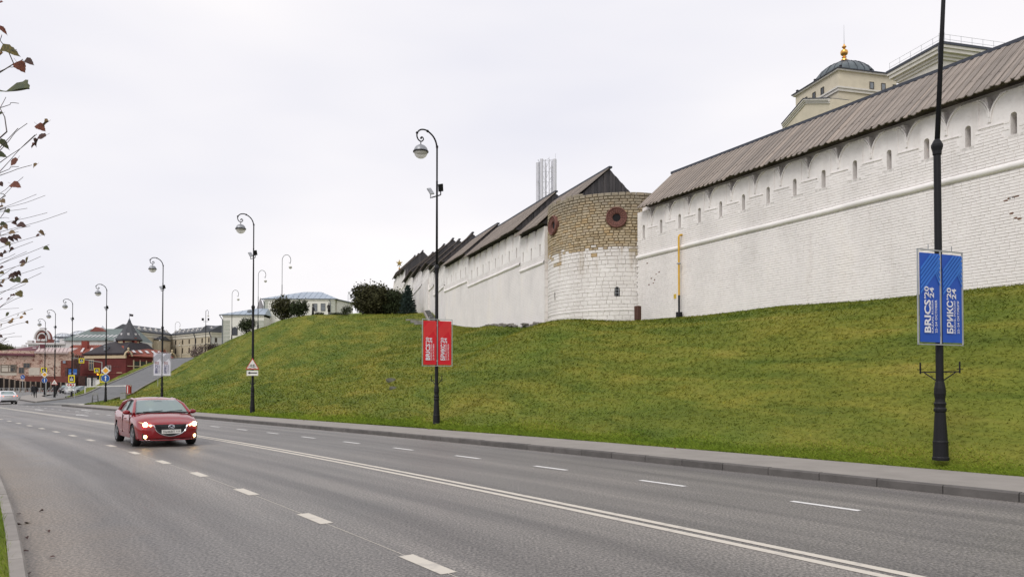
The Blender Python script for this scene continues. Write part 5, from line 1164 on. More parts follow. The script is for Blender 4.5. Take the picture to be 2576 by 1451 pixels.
wh = thing('white_house', 'white house with blue-grey hipped roof on the hilltop behind the bronze figures', 'building', (a0.x, a0.y, 10))
mb = MB(); fbox(mb, F, .5, L_ - .5, -9, 0, 8, zE - .1); mb.build('wall', WS, wh, world=True)
mb = MB(); fbox(mb, F, .4, L_ - .4, -9.1, .12, zE - .45, zE - .12); mb.build('cornice', WS, wh, world=True)
m_ = D1 / 1900; hip_roof(wh, F, 0, L_, 9, zE, at(0, 728, D1).z, (750.9 - 660) * m_, (796 - 660) * m_, .25, BR)
for x0, x1, y0, y1 in [(731, 743, 764, 781), (786.5, 798.5, 764.5, 781.5), (807.5, 819, 764, 781)]: window(wh, F, (x0 - 660) * m_ + (x1 - x0) / 2 * m_, at(0, y1, D1).z, (x1 - x0) * m_ * .85, (y1 - y0) * m_, PANEL, FRM, .02)
for u in (.75, L_ - .75):
    for k in range(12): mb = MB(); fbox(mb, F, u - .5, u + .5, 0, .06, 10 + k * .95, 10 + k * .95 + .8); mb.build('quoin', GQ, wh, world=True) if 10 + k * .95 + .8 < zE - .5 else None
for u in (.15, L_ - 1.6): MB().tube([F(u, .35, zE - .2), F(u + .3, .12, zE - .9), F(u + .3, .12, 9)], .09, 6).build('downpipe', M('gutter_grey', (.2, .2, .2)), wh, world=True)
# gabled side wing running back to the right
F3 = WallFrame(np.array([a1.x - .2, a1.y + 1.5]), np.array([.62, .78]), np.array([.78, -.62])); sw = thing('side_wing', 'white lean-to wing at the right end of the hilltop house', 'building', F3(0, 0, 10))
mb = MB(); fprism(mb, F3, [(0, 8), (4.6, 8), (4.6, at(0, 763, 175).z), (0, zE - .2)][::-1], 0, -4); mb.build('wall', WS, sw, world=True)
mb = MB(); fprism(mb, F3, [(-.3, zE - .12), (5.0, at(0, 763, 175).z - .05), (5.0, at(0, 763, 175).z + .15), (-.3, zE + .10)], .35, -4.2); mb.build('roof', M('gutter_grey', (.2, .2, .2)), sw, world=True)
mb = MB(); mb.tube([F3(3.0, .25, 14), F3(3.0, .25, zE + 1.3), F3(3.3, .25, zE + 1.7), F3(3.6, .25, zE + 1.3), F3(3.6, .25, zE + .2)], .05, 6); mb.build('roof_ladder', M('gutter_grey', (.2, .2, .2)), sw, world=True)
D2 = 166; b0 = at(556, 791, D2); b1 = at(664, 790, D2); F = WallFrame(np.array([b0.x, b0.y]), np.array([1., 0.]), np.array([0., -1.])); L2 = b1.x - b0.x; m2_ = D2 / 1900
an = thing('low_annex', 'low white annex with blue-grey roof, arched window and striped quoins on the left', 'building', (b0.x, b0.y, 8)); zE2 = b0.z
mb = MB(); fbox(mb, F, .4, L2, -7, 0, 5, zE2 - .1); mb.build('wall', WS, an, world=True); mb = MB(); fbox(mb, F, .3, L2, -7, .12, zE2 - .5, zE2 - .12); mb.build('cornice', WS, an, world=True)
hip_roof(an, F, 0, L2, 7, zE2, at(0, 772, D2).z, (629 - 556) * m2_, (662 - 556) * m2_, .3, BR)
for uu in (1.2, L2 - .8):
    for k in range(13): 
        if 6 + k * .82 + .66 < zE2 - .6: mb = MB(); fbox(mb, F, uu - .75, uu + .75, 0, .06, 6 + k * .82, 6 + k * .82 + .68); mb.build('quoin', GQ, an, world=True)
window(an, F, (591 - 556) * m2_, at(0, 842, D2).z, 1.05, 1.75, PANE, FRM, .02, arch=True)
MB().lathe([(.5, zE2 + .55), (.5, zE2 + .95), (.35, zE2 + 1.15), (.05, zE2 + 1.22)], tuple(F((623 - 556) * m2_, -1.2, 0)), 12).build('dormer', M('gutter_grey', (.1, .1, .1)), an, world=True)
MB().tube([F(-.2, .3, zE2 - .2), F(.35, .12, zE2 - 1.1), F(.35, .12, 4)], .10, 6).build('downpipe', M('gutter_grey', (.2, .2, .2)), an, world=True)
c_ = at(655, 765, 190); ch = thing('tent_spire', 'small pointed roof turret peeping between the white house and its annex', 'turret', (c_.x, c_.y, 12)); MB().lathe([(1.4, 0), (1.4, 8.0), (1.5, 8.05), (.05, c_.z - 12 + 1.6)], seg=8).build('cone_roof', M('grey_shingle', (.26, .25, .26), .8), ch)
# ---------------------------------------------------------------- long beige building with an inner corner
BG = M('beige_stucco', (.50, .43, .325), .9, .07, .3); BGW = M('pale_band', (.56, .52, .45), .9, .06, .5); BWH = M('pale_grey_stucco', (.56, .545, .52), .9, .05, .4)
DBG = M('brown_pane', (.055, .042, .03), .4, .2, 2); RFD = M('dark_tin_roof', (.075, .08, .09), .6, .25, .4)
pl, pm_, pr, pe = at(334, 832, 281), at(431, 842.8, 305), at(531, 833.6, 285), at(572, 836, 290)
bb = thing('beige_building', 'long three-storey beige building with dark roof and white dormers, bent at an inner corner', 'building', (pm_.x, pm_.y, 8))
def wing2(A, B_, mat, wins, tag_):
    v = np.array([B_.x - A.x, B_.y - A.y]); L_ = np.hypot(*v); v /= L_; F = WallFrame(np.array([A.x, A.y]), v, np.array([v[1], -v[0]])); zE = (A.z + B_.z) / 2
    mb = MB(); mb.hexa([F(0, 0, 6), F(0, -9, 6), F(L_, -9, 6), F(L_, 0, 6), F(0, 0, A.z), F(0, -9, A.z), F(L_, -9, B_.z), F(L_, 0, B_.z)][::1]); mb.f = [f[::-1] for f in mb.f]; mb.build('wall', mat, bb, world=True)
    for k, (o_, a, b2, m_) in enumerate([(.55, -.25, .25, RFD), (.42, -.75, -.25, BGW), (.16, -1.9, -.75, BGW), (.10, -4.6, -4.4, BGW), (.10, -8.2, -8.0, BGW)]):
        mb = MB(); mb.hexa([F(0, o_, A.z + a), F(0, -.1, A.z + a), F(L_, -.1, B_.z + a), F(L_, o_, B_.z + a), F(0, o_, A.z + b2), F(0, -.1, A.z + b2), F(L_, -.1, B_.z + b2), F(L_, o_, B_.z + b2)]); mb.f = [f[::-1] for f in mb.f]; mb.build('cornice' if k < 2 else 'band', m_, bb, world=True)
    mb = MB(); mb.hexa([F(0, .4, A.z + .25), F(0, -9, A.z + .25), F(L_, -9, B_.z + .25), F(L_, .4, B_.z + .25), F(0, -3.8, A.z + 2.6), F(0, -4.2, A.z + 2.6), F(L_, -4.2, B_.z + 2.6), F(L_, -3.8, B_.z + 2.6)]); mb.f = [f[::-1] for f in mb.f]; mb.build('roof', RFD, bb, world=True)
    zl = lambda u: A.z + (B_.z - A.z) * u / L_
    for u in wins:
        u = u * L_
        for dz, h, w in ((-4.0, 1.75, .95), (-7.6, 2.1, .95), (-10.9, 1.5, .9)): window(bb, F, u, zl(u) + dz, w, h, DBG, None, .02, mull=False, arch=dz < -10)
    nd = int(L_ / 3.4)
    for k in range(nd):
        u = (k + .5) * L_ / nd; dm = MB(); fbox(dm, F, u - .38, u + .38, -1.8, -.5, zl(u) + .4, zl(u) + 1.55); q = F(u, -1.1, zl(u) + 1.55); dm.lathe([(.46, 0), (.2, .3), (.16, .5), (.02, .62)], tuple(q), 8); dm.build('dormer', BWH, bb, world=True)
    return F, L_, zl
Fa, La, zla = wing2(pl, pm_, BG, (.12, .32, .55, .76, .92), 'l'); Fb, Lb, zlb = wing2(pm_, pr, BG, (.12, .30, .47, .63, .79, .95), 'm'); Fc, Lc, zlc = wing2(pr, pe, BWH, (.3, .8), 'r')
for F, u, zf in ((Fa, La - .3, zla), (Fb, Lb * .62, zlb), (Fb, Lb - .1, zlb)): MB().tube([F(u, .6, zf(u) + .1), F(u, .6, zf(u) - .8), F(u + .3, .2, zf(u) - 2), F(u + .3, .2, 8)], .16, 6).build('downpipe', SLATE, bb, world=True)
mb = MB(); fprism(mb, Fa, [(La * .50, zla(La * .5) - 2.4), (La * .86, zla(La * .86) - 2.7), (La * .68, zla(La * .68) - 1.0)][::-1], .1, 2.4); mb.build('bay_roof', RFD, bb, world=True)
mb = MB(); fbox(mb, Fa, La * .52, La * .84, .1, 2.0, 6, zla(La * .7) - 2.7); mb.build('bay', BG, bb, world=True)
# ---------------------------------------------------------------- dark red house with mansard and pointed tower
RDW = M('dark_red_wall', (.125, .024, .022), .85, .18, .7, bump=.2, bscale=8); RDR = M('red_tile_roof', (.27, .085, .06), .8, .2, 1.5); MAN = M('black_mansard', (.032, .026, .030), .65, .2, 1.5); CRB = M('cream_band', (.58, .47, .31), .85, .08, 1)
D3 = 188; r0 = at(205, 960, D3); r1 = at(316, 960, D3 - 4); v = np.array([r1.x - r0.x, r1.y - r0.y]); L3 = np.hypot(*v); v /= L3; F = WallFrame(np.array([r0.x, r0.y]), v, np.array([v[1], -v[0]])); m3 = D3 / 1900
rh = thing('red_house', 'dark red house with black mansard roof and cream band beside the driveway', 'building', F(0, 0, 0)); zE = at(0, 892, D3).z; zG = .5
U = lambda x: (x - 205) / (316 - 205) * L3
mb = MB(); fbox(mb, F, 0, L3, -13, 0, zG - 2, zE); mb.build('wall', RDW, rh, world=True)
mb = MB(); fbox(mb, F, U(213), L3 + .1, -.1, .22, zE - 1.0, zE - .25); mb.build('cream_band', CRB, rh, world=True)
mb = MB(); fbox(mb, F, U(210), L3 + .4, -13, .55, zE - .02, zE + .30); mb.build('eave', MAN, rh, world=True)
z1, z2 = at(0, 862, D3).z, at(0, 853, D3).z
mb = MB(); q = [F(U(214), .45, zE + .3), F(U(312), .45, zE + .3), F(U(312), -12, zE + .3), F(U(214), -12, zE + .3)]; q2 = [F(U(241), -3.2, z1), F(U(301), -3.2, z1), F(U(301), -9, z1), F(U(241), -9, z1)]; q3 = [F(U(258), -6, z2), F(U(285), -6, z2)]
mb.add(q + q2 + q3, [[0, 1, 5, 4], [1, 2, 6, 5], [2, 3, 7, 6], [3, 0, 4, 7], [4, 5, 9, 8], [5, 6, 9], [6, 7, 8, 9], [7, 4, 8]]); mb.build('mansard', MAN, rh, world=True)
for x, y0, y1 in ((261, 869, 873), (261, 875, 882)): mb = MB(); fbox(mb, F, U(x) - .28, U(x) + .28, -1.6, -.2, at(0, y1, D3).z, at(0, y0, D3).z); mb.build('roof_light', PANEL, rh, world=True)
for x, m_ in ((249, STEEL), (271, RDR), (298, RDR)): mb = MB(); fbox(mb, F, U(x) - .32, U(x) + .32, -5.5, -4.8, zE + 1, at(0, 848, D3).z); mb.build('chimney', m_, rh, world=True)
window(rh, F, U(230.5), at(0, 930, D3).z, 1.3, 2.4, PANE, CRB, .05); window(rh, F, U(274), at(0, 932, D3).z, 1.3, 1.1, PANE, flat('pale_trim', (.55, .5, .48)), .05)
mb = MB(); fbox(mb, F, 0, L3, 0, .12, at(0, 940, D3).z, at(0, 939, D3).z); mb.build('plinth_line', RDR, rh, world=True); mb = MB(); fbox(mb, F, U(294), U(307), 0, .1, at(0, 938.5, D3).z, at(0, 937, D3).z); mb.build('plinth_line', CRB, rh, world=True)
# raised flourish letters, too worn to read
LM = M('worn_letters', (.20, .075, .07), .8, .3, 6); zz = at(0, 924.5, D3).z
for k in range(15):
    u = U(260 + k * 2.9); w = .16; mb = MB(); sl = [(0, 0, .08, .42), (.08, .42, .2, .04), (.2, .04, .27, .3)] if k % 3 == 0 else ([(0, .02, .1, .36), (.1, .36, .22, .3), (.05, .18, .2, .16)] if k % 3 == 1 else [(0, .05, .18, .34), (.18, .34, .1, .02)])
    for a, c_, b2, d_ in sl: mb.bar(F(u + a, .04, zz + c_), F(u + b2, .04, zz + d_), .06, .05, F.n.tolist() + [0])
    mb.build('flourish', LM, rh, world=True)
# right flank with red tiled roof, glazed gallery and scrolled gable ends
Fs = WallFrame(np.array(F(L3, 0, 0)[:2]), np.array([.50, .866]), np.array([.866, -.50])); Ls = 12.5
sg_ = thing('red_gallery', 'red tiled gallery with tall pale glazing bars and scrolled gables under the tower', 'building', Fs(0, 0, 0))
mb = MB(); fbox(mb, Fs, .1, Ls, -9, 0, -1.5, zE - .3); mb.build('wall', RDW, sg_, world=True)
mb = MB(); q = [Fs(.5, .5, zE - .3), Fs(Ls + .3, .5, zE - .5), Fs(Ls + .3, -3, zE + 1.3), Fs(.8, -3, zE + 2.2)]; mb.add(q + [p - Vector((0, 0, .25)) for p in q], [[0, 1, 2, 3], [7, 6, 5, 4], [0, 4, 5, 1], [1, 5, 6, 2], [2, 6, 7, 3], [3, 7, 4, 0]]); mb.build('tiled_roof', RDR, sg_, world=True)
for k in range(5): mb = MB(); u = 2.4 + k * 1.8; q = lambda u_, t_: Fs(u_, .5 - 3.5 * t_, zE - .3 + 2.2 * t_ + .10); mb.add([q(u, .32), q(u + .75, .32), q(u + .75, .62), q(u, .62)], [[0, 1, 2, 3]]); mb.build('roof_light', M('pale_roof_light', (.62, .6, .6), .3), sg_, world=True)
for k in range(6):
    u = 2.0 + k * 1.7; mb = MB(); fbox(mb, Fs, u - .12, u + .12, 0, .14, zE - 5.6, zE - 1.4); mb.build('glazing_bar', CRB, sg_, world=True); mb = MB(); fbox(mb, Fs, u + .2, u + 1.45, .0, .05, zE - 5.4, zE - 1.7); mb.build('pane', PANE, sg_, world=True)
for z in (-4.6, -2.9): mb = MB(); fbox(mb, Fs, .4, Ls, .05, .18, zE + z - .08, zE + z + .08); mb.build('transom', CRB, sg_, world=True)
for u in (.3, Ls - .2):
    mb = MB(); mb.tube([Fs(u - 1.0, .5, zE - .5), Fs(u - .7, .5, zE + .3), Fs(u, .5, zE + .85), Fs(u + .7, .5, zE + .3), Fs(u + 1.0, .5, zE - .5)], .2, 8); mb.sphere(Fs(u, .5, zE + 1.3), .28, 8, 6); mb.build('scroll_gable', CRB, sg_, world=True)
# pointed tower
tcn_ = at(325, 855, 191); tw2 = thing('pointed_tower', 'octagonal red turret with a steep dark pointed roof and a small flag', 'tower', (tcn_.x, tcn_.y, 0)); zR = at(0, 854, 191).z; zA = at(0, 801, 191).z; rr_ = 31 / 1900 * 191
MB().lathe([(rr_ * .86, -1), (rr_ * .86, zR - .1)], seg=8).build('wall', RDW, tw2); MB().lathe([(rr_ * 1.02, zR - .35), (rr_ * 1.05, zR), (rr_ * .98, zR + .3), (rr_ * .62, zR + 1.9), (rr_ * .13, zA - .9)], seg=8).build('pointed_roof', M('slate_grey_roof', (.062, .063, .070), .6, .12, 1), tw2)
MB().lathe([(.2, zA - 1.0), (.42, zA - .8), (.3, zA - .5), (.08, zA)], seg=10).build('finial', SLATE, tw2); MB().tube([(0, 0, zA - .2), (0, 0, zA + 1.3)], .04, 5).build('flagpole', SLATE, tw2)
MB().poly([(0.05, 0, zA + .6), (.9, .05, zA + .5), (.95, .05, zA + 1.05), (.05, 0, zA + 1.2)]).poly([(0.05, .03, zA + 1.2), (.95, .08, zA + 1.05), (.9, .08, zA + .5), (.05, .03, zA + .6)]).build('flag', MAN, tw2)
for k in range(8):
    a = R(22.5 + 45 * k); rq = rr_ * .66; c0 = Vector((math.cos(a), math.sin(a), 0)); tq = Vector((-math.sin(a), math.cos(a), 0)); z0 = zR + 1.15
    mb = MB(); mb.box(c0 * (rr_ * .66 + .04) + Vector((0, 0, z0)), (.5, .5, .75), a); mb.build('roof_light', M('pale_roof_light', (.6, .6, .6)), tw2)
    mb = MB(); mb.box(c0 * rr_ * .80 + Vector((0, 0, zR - 1.05)), (.12, 1.5, 1.0), a); mb.build('cream_panel', CRB, tw2); mb = MB(); mb.box(c0 * rr_ * .80 + Vector((0, 0, zR - 3.2)), (.10, 1.1, 2.6), a); mb.build('window', PANE, tw2)
# red tiled range behind, left of the mansard
g0 = at(190, 895, 195); g1 = at(236, 870, 200); rg = thing('red_tiled_range', 'red ribbed tile roof with chimney between brick ruin and black mansard', 'building', (g0.x, 197, 0))
FT = WallFrame(np.array([at(168, 0, 197).x, 197.]), np.array([1., 0.]), np.array([0., -1.])); Lr = at(250, 0, 197).x - at(168, 0, 197).x
mb = MB(); fbox(mb, FT, 0, Lr, -8, 0, 0, at(0, 890, 197).z); mb.build('wall', RDW, rg, world=True)
zlo, zhi = at(0, 892, 197).z, at(0, 866, 199).z; mb = MB(); q = [FT(-.3, .4, zlo), FT(Lr, .4, zlo), FT(Lr, -5, zhi), FT(-.3, -5, zhi)]; mb.add(q + [p - Vector((0, 0, .3)) for p in q], [[0, 1, 2, 3], [7, 6, 5, 4], [0, 4, 5, 1], [3, 7, 4, 0]]); mb.build('tiled_roof', RDR, rg, world=True)
for k in range(14): mb = MB(); u = k * Lr / 14; mb.bar(FT(u, .4, zlo + .05), FT(u, -5, zhi + .05), .12, .1); mb.build('tile_rib', RDR, rg, world=True)
mb = MB(); fbox(mb, FT, (203 - 168) * .1, (218.5 - 168) * .1, -3.5, -2.5, zlo + .5, at(0, 856, 197).z); mb.build('chimney', M('brick_chimney', (.24, .055, .04), .85), rg, world=True)
for x in (207, 229): mb = MB(); u = (x - 168) * .1037; mb.add([FT(u, -1, zlo + .75), FT(u + .55, -1, zlo + .75), FT(u + .55, -2.2, zlo + 1.9), FT(u, -2.2, zlo + 1.9)], [[0, 1, 2, 3]]); mb.build('roof_light', M('pale_roof_light', (.6, .6, .6)), rg, world=True)
# ---------------------------------------------------------------- peeling brick ruin
PEEL, t, b, tcn = newmat('peeling_plaster', .95, .1); ob = tcn.outputs['Object']
n1 = noise(t, mapping(t, ob, (1, 1, 1.1)), 1.9, 7, .78, .5); n2 = noise(t, ob, .16, 3, .5)
c = mixc(t, ramp(t, n1, [(.42, (0, 0, 0)), (.49, (1, 1, 1))]), (.20, .078, .058), mixc(t, ramp(t, n2, [(.4, (0, 0, 0)), (.6, (1, 1, 1))]), (.60, .43, .34), (.64, .54, .44)))
t.links.new(c, b.inputs['Base Color']); bumpn(t, b, n1, .6, .1)
D4 = 172; c0, c1 = at(-40, 891, D4 - 4), at(183, 884, D4 + 4); v = np.array([c1.x - c0.x, c1.y - c0.y]); L4 = np.hypot(*v); v /= L4; F = WallFrame(np.array([c0.x, c0.y]), v, np.array([v[1], -v[0]])); U4 = lambda x: (x + 40) / 223 * L4
rn_ = thing('peeling_brick_building', 'old brick building with peeling pink plaster behind the brown fence', 'building', F(0, 0, 0))
zE = at(0, 890, D4).z; mb = MB(); fbox(mb, F, 0, L4, -10, 0, -1, zE + .7); mb.build('wall', PEEL, rn_, world=True)
WPL = M('white_plaster_patch', (.62, .56, .47), .9, .12, 1); 
for x0, x1, y0, y1 in ((-40, 40, 920, 944), (70, 98, 924, 943)): mb = MB(); fbox(mb, F, U4(x0), U4(x1), 0, .05, at(0, y1, D4).z, at(0, y0, D4).z); mb.build('plaster_patch', WPL, rn_, world=True)
mb = MB(); fbox(mb, F, U4(152), U4(182), 0, .05, at(0, 945, D4).z, at(0, 905, D4).z); mb.build('brick_patch', M('bare_red_brick', (.22, .07, .05), .95, .3, 3), rn_, world=True)
for x, y0, y1, w in ((65, 914, 924, 1.1), (20, 920, 935, 2.6), (32, 918, 934, 1.0), (52, 925, 938, .9)): window(rn_, F, U4(x), at(0, y1, D4).z, w, (y1 - y0) * D4 / 1900, PANE if w < 2 else WPL, M('weathered_frame', (.22, .18, .14), .9), .04)
bx('blue_plate', flat('plate_grey_blue', (.24, .28, .34)), rn_, F(U4(159), .08, at(0, 909, D4).z), (1.0, .06, .6), 0, world=True)
MRF = M('maroon_metal_roof', (.125, .038, .050), .55, .15, .8); PRF = M('pinkish_roof', (.50, .40, .375), .6, .12, .6)
zq, za_ = at(0, 891.5, D4).z, at(0, 868, D4 + 4).z
mb = MB(); mb.add([F(-.5, .5, zq), F(U4(84), .5, zq), F(U4(92), -5, za_), F(U4(10), -5, za_ - 1.2), F(-.5, .5, zq - .35), F(U4(84), .5, zq - .35)], [[0, 1, 2, 3], [4, 5, 1, 0], [1, 5, 2]]); mb.build('maroon_roof', MRF, rn_, world=True)
zq2 = at(0, 884, D4).z; mb = MB(); mb.add([F(U4(84), .5, zq2), F(L4 - 1, .5, zq2), F(L4 + 1.0, -4.5, zq2 + 1.25), F(U4(94), -4.5, zq2 + 1.2), F(U4(84), .5, zq2 - .4), F(L4 - 1, .5, zq2 - .4)], [[0, 1, 2, 3], [4, 5, 1, 0], [1, 5, 2]]); mb.build('pink_roof', PRF, rn_, world=True)
for k in range(9): mb = MB(); u = U4(86 + k * 10); mb.bar(F(u, .5, zq2 + .03), F(u + .2, -4.4, zq2 + 1.25), .05, .06); mb.build('roof_seam', MRF, rn_, world=True)
bx('roof_light', M('pale_roof_light', (.6, .6, .6)), rn_, F(U4(81), -3.4, at(0, 875.5, D4).z), (.8, .4, .7), .2, world=True); mb = MB(); fbox(mb, F, U4(94), U4(108), -4.5, -3.5, zq2, at(0, 863, D4).z); mb.build('dormer', MRF, rn_, world=True)
# broken right end with bare beams
for k in range(5): mb = MB(); mb.bar(F(L4 - .2 + k * .35, .2 - k * .5, zE - 3.2), F(L4 + .2 + k * .5, -.4 - k * .5, zE + .3 - .1 * k), .14, .2); mb.build('bare_beam', M('grey_beam', (.17, .14, .11), .95, .3, 3), rn_, world=True)
# low ruined annex between ruin and red house
an2 = thing('brick_stub', 'low broken brick stub wall with grey posts left of the red house', 'ruin', at(195, 960, 165)); q = at(195, 950, 165); o_ = XF[an2].inverted() @ q
for k, (x, y0, y1, w) in enumerate([(186, 925, 965, 5), (196, 905, 965, 4), (205, 945, 968, 5)]): p = at(x, 0, 165); mb = MB(); mb.box((p.x, 165 + k, (at(0, y0, 165).z + .3) / 2), (w * .09, 2.5, at(0, y0, 165).z - .3)); mb.build('wall_stub', M('sooty_brick', (.10, .05, .042), .95, .35, 2), an2, world=True)
# ---------------------------------------------------------------- ornate gable with white trim, green roof, glass vaults
D5 = 240; og = thing('ornate_gable', 'red and white curved ornamental gable above the maroon roof', 'building', (at(118, 0, D5).x, D5, 0)); F = WallFrame(np.array([at(118, 0, D5).x, float(D5)]), np.array([1., 0.]), np.array([0., -1.])); m5 = D5 / 1900; Z = lambda y: at(0, y, D5).z
OW = M('white_trim', (.60, .58, .57), .85, .1, 1); ORD = M('gable_red', (.22, .07, .055), .85, .15, 1)
mb = MB(); fbox(mb, F, -36 * m5, 64 * m5, -10, 0, 0, Z(866)); mb.build('wall', OW, og, world=True); mb = MB(); fbox(mb, F, -40 * m5, 60 * m5, -1, .6, Z(866), Z(862)); mb.build('cornice', OW, og, world=True)
mb = MB(); fbox(mb, F, -16 * m5, 20 * m5, -2, .2, Z(862), Z(853)); mb.build('attic', ORD, og, world=True)
pts = [(18.5 * m5 * math.cos(a), Z(853) + 24 * m5 * math.sin(a)) for a in np.linspace(0, math.pi, 15)]; mb = MB(); fprism(mb, F, pts[::-1], .1, -1.5); mb.build('curved_gable', ORD, og, world=True)
for k, s_ in enumerate((1.0, .62)): 
    mb = MB(); q = [(18.5 * m5 * s_ * math.cos(a), Z(853) + 24 * m5 * s_ * math.sin(a)) for a in np.linspace(0, math.pi, 15)]; mb.tube([F(u, .25, z) for u, z in q], .33 - .08 * k, 6); mb.build('white_arch', OW, og, world=True)
mb = MB(); fbox(mb, F, -5 * m5, 5 * m5, -1, .3, Z(829.5), Z(826)); fbox(mb, F, -6.5 * m5, 6.5 * m5, -1, .4, Z(826), Z(824.5)); mb.build('crest', OW, og, world=True)
mb = MB(); fprism(mb, F, [(-4.5 * m5, Z(850)), (4.5 * m5, Z(850)), (4.5 * m5, Z(843)), (0, Z(837)), (-4.5 * m5, Z(843))][::-1], .15, .3); mb.build('niche', M('niche_dark', (.09, .035, .03), .9), og, world=True)
for x in (-10, -6, 2, 7, 10): mb = MB(); mb.sphere(F(x * m5, .3, Z(856)), .45, 8, 5); mb.build('ornament', OW, og, world=True)
for x in (-31, 50): mb = MB(); fbox(mb, F, (x - 6) * m5, (x + 6) * m5, -1, .2, Z(862), Z(856 if x < 0 else 852)); mb.build('parapet_block', OW, og, world=True)
for k in range(9): mb = MB(); fbox(mb, F, (4 + k * 5) * m5, (6.5 + k * 5) * m5, 0, .1, Z(872.5), Z(869.5)); mb.build('small_window', DARK, og, world=True)
gr = thing('green_roof_building', 'long building with grey-green metal roof and a row of skylights', 'building', (at(250, 0, 236).x, 236, 0)); F = WallFrame(np.array([at(168, 0, 230).x, 230.]), np.array([1., 0.]), np.array([0., -1.])); L5 = at(312, 0, 230).x - at(168, 0, 230).x; GRM = M('grey_green_metal', (.130, .165, .155), .5, .12, .5)
mb = MB(); fbox(mb, F, 1, L5 + 3, -14, 0, 0, at(0, 856, 230).z); mb.build('wall', OW, gr, world=True); zlo, zhi = at(0, 856, 230).z, at(0, 827, 238).z
mb = MB(); mb.add([F(0, .6, zlo), F(L5 + 3, .6, zlo), F(L5 + 1, -8, zhi), F(4.2, -8, zhi), F(L5 + 3, -15, zlo), F(0, -15, zlo)], [[0, 1, 2, 3], [1, 4, 2], [4, 5, 3, 2], [5, 0, 3]]); mb.build('roof', GRM, gr, world=True)
for k in range(12): mb = MB(); u = 1.6 + k * (L5 - 2) / 12; t0, t1 = .26, .44; q = lambda u_, t_: F(u_ + 4 * t_ * .8, .6 - 8.6 * t_, zlo + (zhi - zlo) * t_ + .08); mb.add([q(u, t0), q(u + .55, t0), q(u + .55, t1), q(u, t1)], [[0, 1, 2, 3]]); mb.build('skylight', M('pale_roof_light', (.6, .6, .6)), gr, world=True)
mb = MB(); mb.prism([F(4, -6, zhi - 1.6), F(10.5, -6, zhi - 1.0), F(6.6, -6, zhi + .5)], (0, 4, 0)); mb.build('brick_gable', ORD, gr, world=True)
mb = MB(); fbox(mb, F, -1, 3.5, -9, -6, zlo - .4, zlo + 2.2); mb.build('dark_dormer', SLATE, gr, world=True)
gv = thing('glass_vaults', 'pale wire-framed glass vaults on the roofs behind the ornate gable', 'glass roof', (at(200, 0, 262).x, 262, 0)); D6 = 262
GLV = M('pale_glazing', (.55, .58, .62), .25, .1, .5)
for (x, y, r_, hgt) in [(205, 832, 26, 11), (160, 838, 20, 10), (262, 834, 22, 7), (150, 846, 26, 12), (300, 832, 14, 6)]:
    c_ = at(x, y + hgt, D6); rr2 = r_ * D6 / 1900; hh = hgt * D6 / 1900; mb = MB(); mb.sphere((c_.x, D6, c_.z), (rr2 * .97, 3, hh * .97), 16, 6, 0, .99); mb.tube([(c_.x, D6, -2), (c_.x, D6, c_.z)], rr2 * .8, 8); mb.build('glazed_vault', GLV, gv, world=True, smooth=True)
    mb = MB()
    for k in range(8):
        a = math.pi * k / 8; mb.tube([(c_.x + rr2 * math.cos(t_) * math.cos(a), D6 + 3.05 * math.cos(t_) * math.sin(a), c_.z + hh * math.sin(t_)) for t_ in np.linspace(0, math.pi, 13)], .07, 4, False)
    mb.build('vault_ribs', STEEL, gv, world=True)
pyr = at(258, 836, 250); mb = MB(); mb.lathe([(2.2, 0), (.05, 2.6)], (pyr.x, 250, pyr.z - .3), 4); mb.tube([(pyr.x, 250, 0), (pyr.x, 250, pyr.z)], 1.4, 6); mb.build('glazed_pyramid', GLV, gv, world=True)
c_ = at(50, 872, 330); fb = thing('distant_block', 'pale distant block low on the skyline at far left', 'building', (c_.x, 330, 0)); FX = WallFrame(np.array([c_.x, 330.]), np.array([1., 0.]), np.array([0., -1.])); mb = MB(); fbox(mb, FX, -2.5, 4.5, -5, 0, 0, c_.z); mb.build('wall', OW, fb, world=True); mb = MB(); fbox(mb, FX, 0, 1.2, -3, -1, c_.z, c_.z + .9); mb.build('lift_house', OW, fb, world=True)
# ================================================================== CARS
TYRE = M('tyre_rubber', (.016, .016, .016), .85, .1, 10); RIM = M('alloy_rim', (.40, .41, .43), .3, .1, 4, metal=.9); CHROME = M('chrome', (.75, .75, .77), .12, .02, 2, metal=1)
TRIM = M('black_trim', (.012, .012, .013), .4, .05, 4, spec=.4); SEAT = M('grey_seat', (.10, .10, .105), .9, .1, 4)
CGL = bpy.data.materials.new('car_glass'); CGL.use_nodes = True; _t = CGL.node_tree; _b = _t.nodes['Principled BSDF']; _b.inputs['Base Color'].default_value = (.50, .62, .62, 1); _b.inputs['Roughness'].default_value = .06; _b.inputs['Specular IOR Level'].default_value = .8
_tr = N('ShaderNodeBsdfTransparent', _t); _tr.inputs[0].default_value = (.62, .74, .73, 1); _mx = N('ShaderNodeMixShader', _t); _mx.inputs[0].default_value = .52
_t.links.new(_b.outputs[0], _mx.inputs[1]); _t.links.new(_tr.outputs[0], _mx.inputs[2]); _t.links.new(_mx.outputs[0], _t.nodes['Material Output'].inputs[0])
HEADL = M('lit_headlamp', (1, .82, .45), .3, 0, emit=26, ecol=(1, .70, .32)); FOGL = M('lit_foglamp', (1, .8, .4), .3, 0, emit=22, ecol=(1, .62, .24)); LITLENS = M('glowing_lens', (.5, .4, .3), .2, .1, 3, emit=.42, ecol=(1, .55, .20)); TAIL = M('lit_tail_lamp', (.9, .12, .03), .3, 0, emit=3.5, ecol=(1, .15, .04)); LENS = M('clear_lens', (.35, .33, .32), .15, .1, 3, spec=.7); DTAIL = M('red_lens', (.30, .02, .015), .2)
